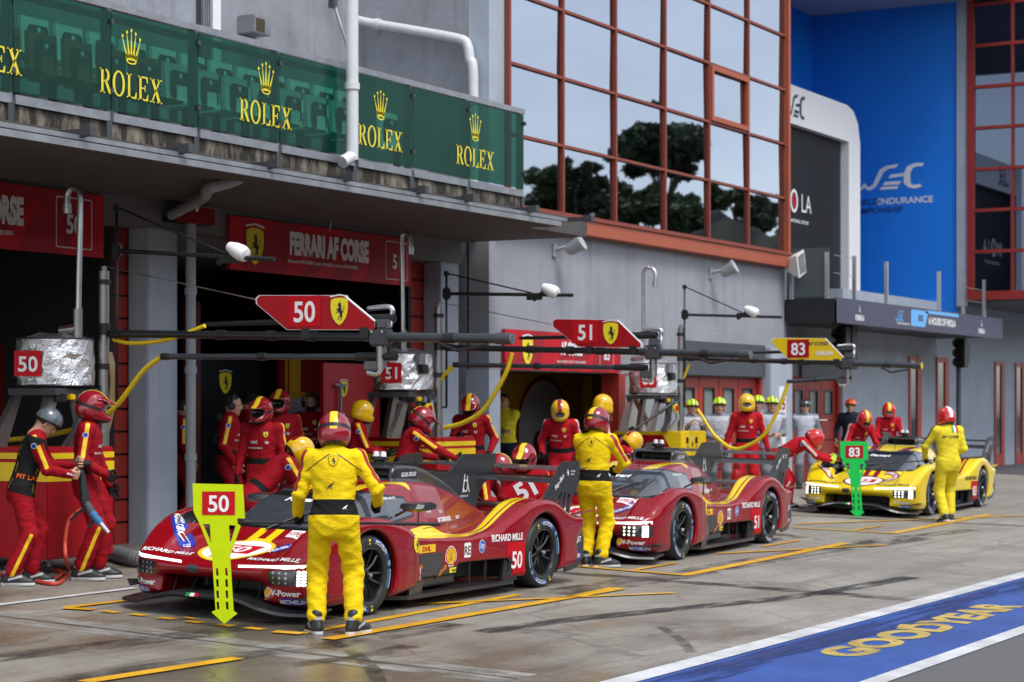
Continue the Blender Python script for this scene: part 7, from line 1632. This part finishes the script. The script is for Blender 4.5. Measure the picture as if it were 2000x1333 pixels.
# red 51 board, held edge up
Db = 22.35; t = empty('number_board', PD(1025, 960, Db), 'tilted red board number 51 held by the crouching crew member', 'board'); mb = MB(); cc = [(982, 955), (1046, 917), (1070, 958), (1006, 1000)]; ps = [PD(x, y, Db)-t.location for x, y in cc]; mb.prism(ps, Vector((CT, ST, 0))*.02, SIGNRED3); b = mb.build('panel', t)
mb = MB(); u = (ps[1]-ps[0]).normalized(); w_ = (ps[0]-ps[3]).normalized(); place(mb, mark_text('51', LETW, bold=.04), (ps[0]+ps[1]+ps[2]+ps[3])/4-w_*.09, u, w_, .20, lift=.006); mb.build('lettering', b)
t = empty('jack_bar', PD(1205, 862, 29.2), 'long black bar held slanting by the stooping crew member', 'bar'); mb = MB(); a, b_ = PD(1196, 868, 29.1)-t.location, PD(1318, 786, 29.6)-t.location; mb.tube([a, b_], .018, BLK, 10); mb.tube([b_+(a-b_)*.25, b_], .026, BLK, 10); mb.build('bar', t)
# wheel gun with hose
g0 = J2['hr']; t = empty('wheel_gun', g0, 'black and blue wheel gun hanging from the hand of the red helmeted crew member', 'wheel gun')
P_ = lambda x, y: PD(x, y, 19.72)-t.location
mb = MB(); mb.tube([P_(160, 925), P_(164, 960), P_(166, 978)], [.03, .045, .05], BLK, 12); mb.tube([P_(150, 902), P_(160, 925)], [.022, .028], BLK, 10); mb.tube([P_(140, 905), P_(178, 906)], .032, BLK, 12); mb.build('body', t)
mb = MB(); mb.tube([P_(160, 965), P_(178, 1000)], [.03, .045], CHARC, 12); mb.tube([P_(178, 1000), P_(196, 1022)], .04, mat('gun_blue', (.03, .14, .33), .35), 12); mb.tube([P_(196, 1022), P_(212, 1041)], [.026, .022], STEEL, 12); mb.tube([P_(172, 1030), P_(185, 1015), P_(192, 1005)], .018, BLK, 8); mb.build('socket', t)
mb = MB(); HOSER = mat('hose_red', (.50, .055, .03), .45)
q = [PG(133, 1120), PG(110, 1145), PG(40, 1130), PG(60, 1112), PG(120, 1122), PG(90, 1139), PG(10, 1128), PG(-40, 1120)]
mb.tube(spline([P_(164, 992), P_(152, 1000), P_(134, 1020), P_(127, 1060), P_(129, 1095)]+[Vector((w_.x, w_.y, gz(w_.y)+.022))-t.location for w_ in q], 8), .020, HOSER, 10); mb.tube([P_(164, 992), P_(148, 1004), P_(137, 1016)], .022, BLK, 8); mb.build('air_hose', t)
# grey ribbed hose on the ground, extinguisher, stool
t = empty('ribbed_hose', PG(235, 1095), 'grey ribbed air duct lying on the ground by the red cart', 'hose'); mb = MB(); ps = spline([Vector((p.x, p.y, gz(p.y)+.09)) for p in (PG(205, 1092), PG(232, 1100), PG(262, 1108), PG(300, 1112))], 14); mb.tube([p-t.location for p in ps], [.085 if i % 2 else .075 for i in range(len(ps))], mat('duct_grey', (.16, .17, .18), .6), 14); mb.build('duct', t)
p = PG(1183, 985); p = Vector((*at(1183, 14.0), 0)); t = empty('fire_extinguisher', (X_at(1438, 13.4), 13.4, gz(13.4)), 'red fire extinguisher standing on the ground behind the middle car', 'fire extinguisher'); mb = MB(); mb.lathe([(0, 0), (.09, 0), (.095, .03), (.095, .55), (.07, .63), (.03, .66), (.03, .70), (0, .70)], RED, n=24); mb.build('cylinder', t); mb = MB(); mb.box((-.05, -.02, .70), (.07, .02, .73), BLK, bev=.005); mb.tube(spline([(.03, 0, .71), (.12, 0, .66), (.12, 0, .4), (.10, 0, .2)], 5), .012, BLK, 8); mb.build('handle', t)
# garage contents
def wallpanel(name, x0, x1, y, z0, z1, m, lab, cat, draw=None, grp=None):
    t = empty(name, ((x0+x1)/2, y, gz(y)), lab, cat, grp); w = GB(t); w.box((x0, y, z0), (x1, y+.06, z1), m); p = w.done('panel')
    if draw: w = MB(); draw(w, p); w.build('lettering', p)
    return t
fr = ((1, 0, 0), (0, 0, 1)); BKP = mat('panel_black', (.010, .011, .013), .35); RDP = mat('panel_red', (.40, .008, .016), .4); GYD = mat('disc_grey', (.42, .42, .45), .5)
y = 18.0; x0, x1 = X_at(392, y), X_at(548, y)
def dr1(w, p):
    xx = X_at(440, y); place(w, mark_shield(), (xx, y, 2.0), *fr, .3); 
    for k, (tx, z, s) in enumerate((('RE', 1.62, .09), ("L'OR", 1.32, .10), ('BITDEFENDER', 1.05, .035), ('RICHARD MILLE', .90, .035), ('Ray-Ban', .60, .05), ('Sabelt', .40, .04), ('hp', .25, .05))): place(w, mark_text(tx, mat('panel_ink', (.14, .14, .15), .5), bold=.02), (xx-.12+.0*k, y, z), *fr, s)
wallpanel('sponsor_panel', x0, x1, y, gz(y), 2.55, BKP, 'black sponsor panel with small white logos inside the second garage', 'panel', dr1)
y = 17.7; xa, xb = X_at(548, y), X_at(640, y)
def dr2(w, p):
    a, b = X_at(557, y), X_at(587, y); w.poly([(a, y-.004, 1.0), (b, y-.004, 1.0), (b, y-.004, 2.52), (a, y-.004, 2.52)], mat('wall_yellow', (.52, .30, .01), .5)); w.poly([(a+.05, y-.005, 1.0), (a+.1, y-.005, 1.0), (a+.1, y-.005, 2.52), (a+.05, y-.005, 2.52)], SIGNRED2)
    c = X_at(586, y); v, f = ring2d(ell(0, 0, .75, .75, 40), ell(0, 0, .68, .68, 40)); place(w, [(v, f, MATS['wall_yellow']), (*polys2d([ell(0, 0, .67, .67, 40)]), GYD)], (c, y, 1.28), *fr, 1.0); place(w, mark_text('51', SIGNRED2, bold=.06), (c, y, 1.1), *fr, .42, lift=.009)
wallpanel('wall_panel', xa, xb, y, gz(y), 2.55, SIGNRED2, 'dark red wall panel with yellow band and grey number disc', 'panel', dr2)
y = 16.3; xa, xb = X_at(632, y), X_at(742, y)
def dr3(w, p):
    place(w, mark_shield(), (X_at(671, y), y, 1.95), *fr, .22); place(w, mark_text('A.P.ER', LETW, bold=.03), (X_at(660, y), y, 1.62), *fr, .10)
    w.box((X_at(660, y)-.015, y-.06, .8), (X_at(660, y)+.015, y-.03, 2.15), GALV); w.box((X_at(660, y)-.14, y-.06, 2.10), (X_at(660, y)+.14, y-.03, 2.13), GALV)
wallpanel('tool_cabinet', xa, xb, y, gz(y), 2.42, RDP, 'tall bright red tool cabinet with yellow shield beside the drum', 'cabinet', dr3)
y = 16.2; wallpanel('curtain', X_at(362, 16.9), X_at(392, 16.9), 16.9, gz(16.9), 3.2, mat('curtain_dark_red', (.07, .006, .008), .7), 'dark red curtain beside the grey drain pipe', 'curtain')
y = 17.9; wallpanel('banner', X_at(-20, y), X_at(22, y), y, 1.2, 2.6, SIGNRED2, 'dark red banner in the leftmost garage', 'banner')
y = 17.5; xa, xb = 28.3, 31.6
def dr4(w, p):
    c = X_at(1062, y); v, f = ring2d(ell(0, 0, 1.02, 1.02, 48), ell(0, 0, .93, .93, 48)); place(w, [(v, f, SIGNRED2), (*polys2d([ell(0, 0, .92, .92, 48)]), GYD)], (c, y, 1.35), *fr, 1.0); place(w, mark_text('83', mat('number_brown', (.16, .015, .012), .5), bold=.05), (c, y, .75), *fr, .62, lift=.009)
    w.box((X_at(1138, y), y-.2, 1.0), (X_at(1172, y), y-.004, 2.38), MATS['wall_yellow'])
wallpanel('wall_panel', X_at(980, y), X_at(1200, y), y, gz(y), 2.40, MATS['ochre_wall'], 'ochre wall panel with large grey number disc in the garage of the control building', 'panel', dr4)
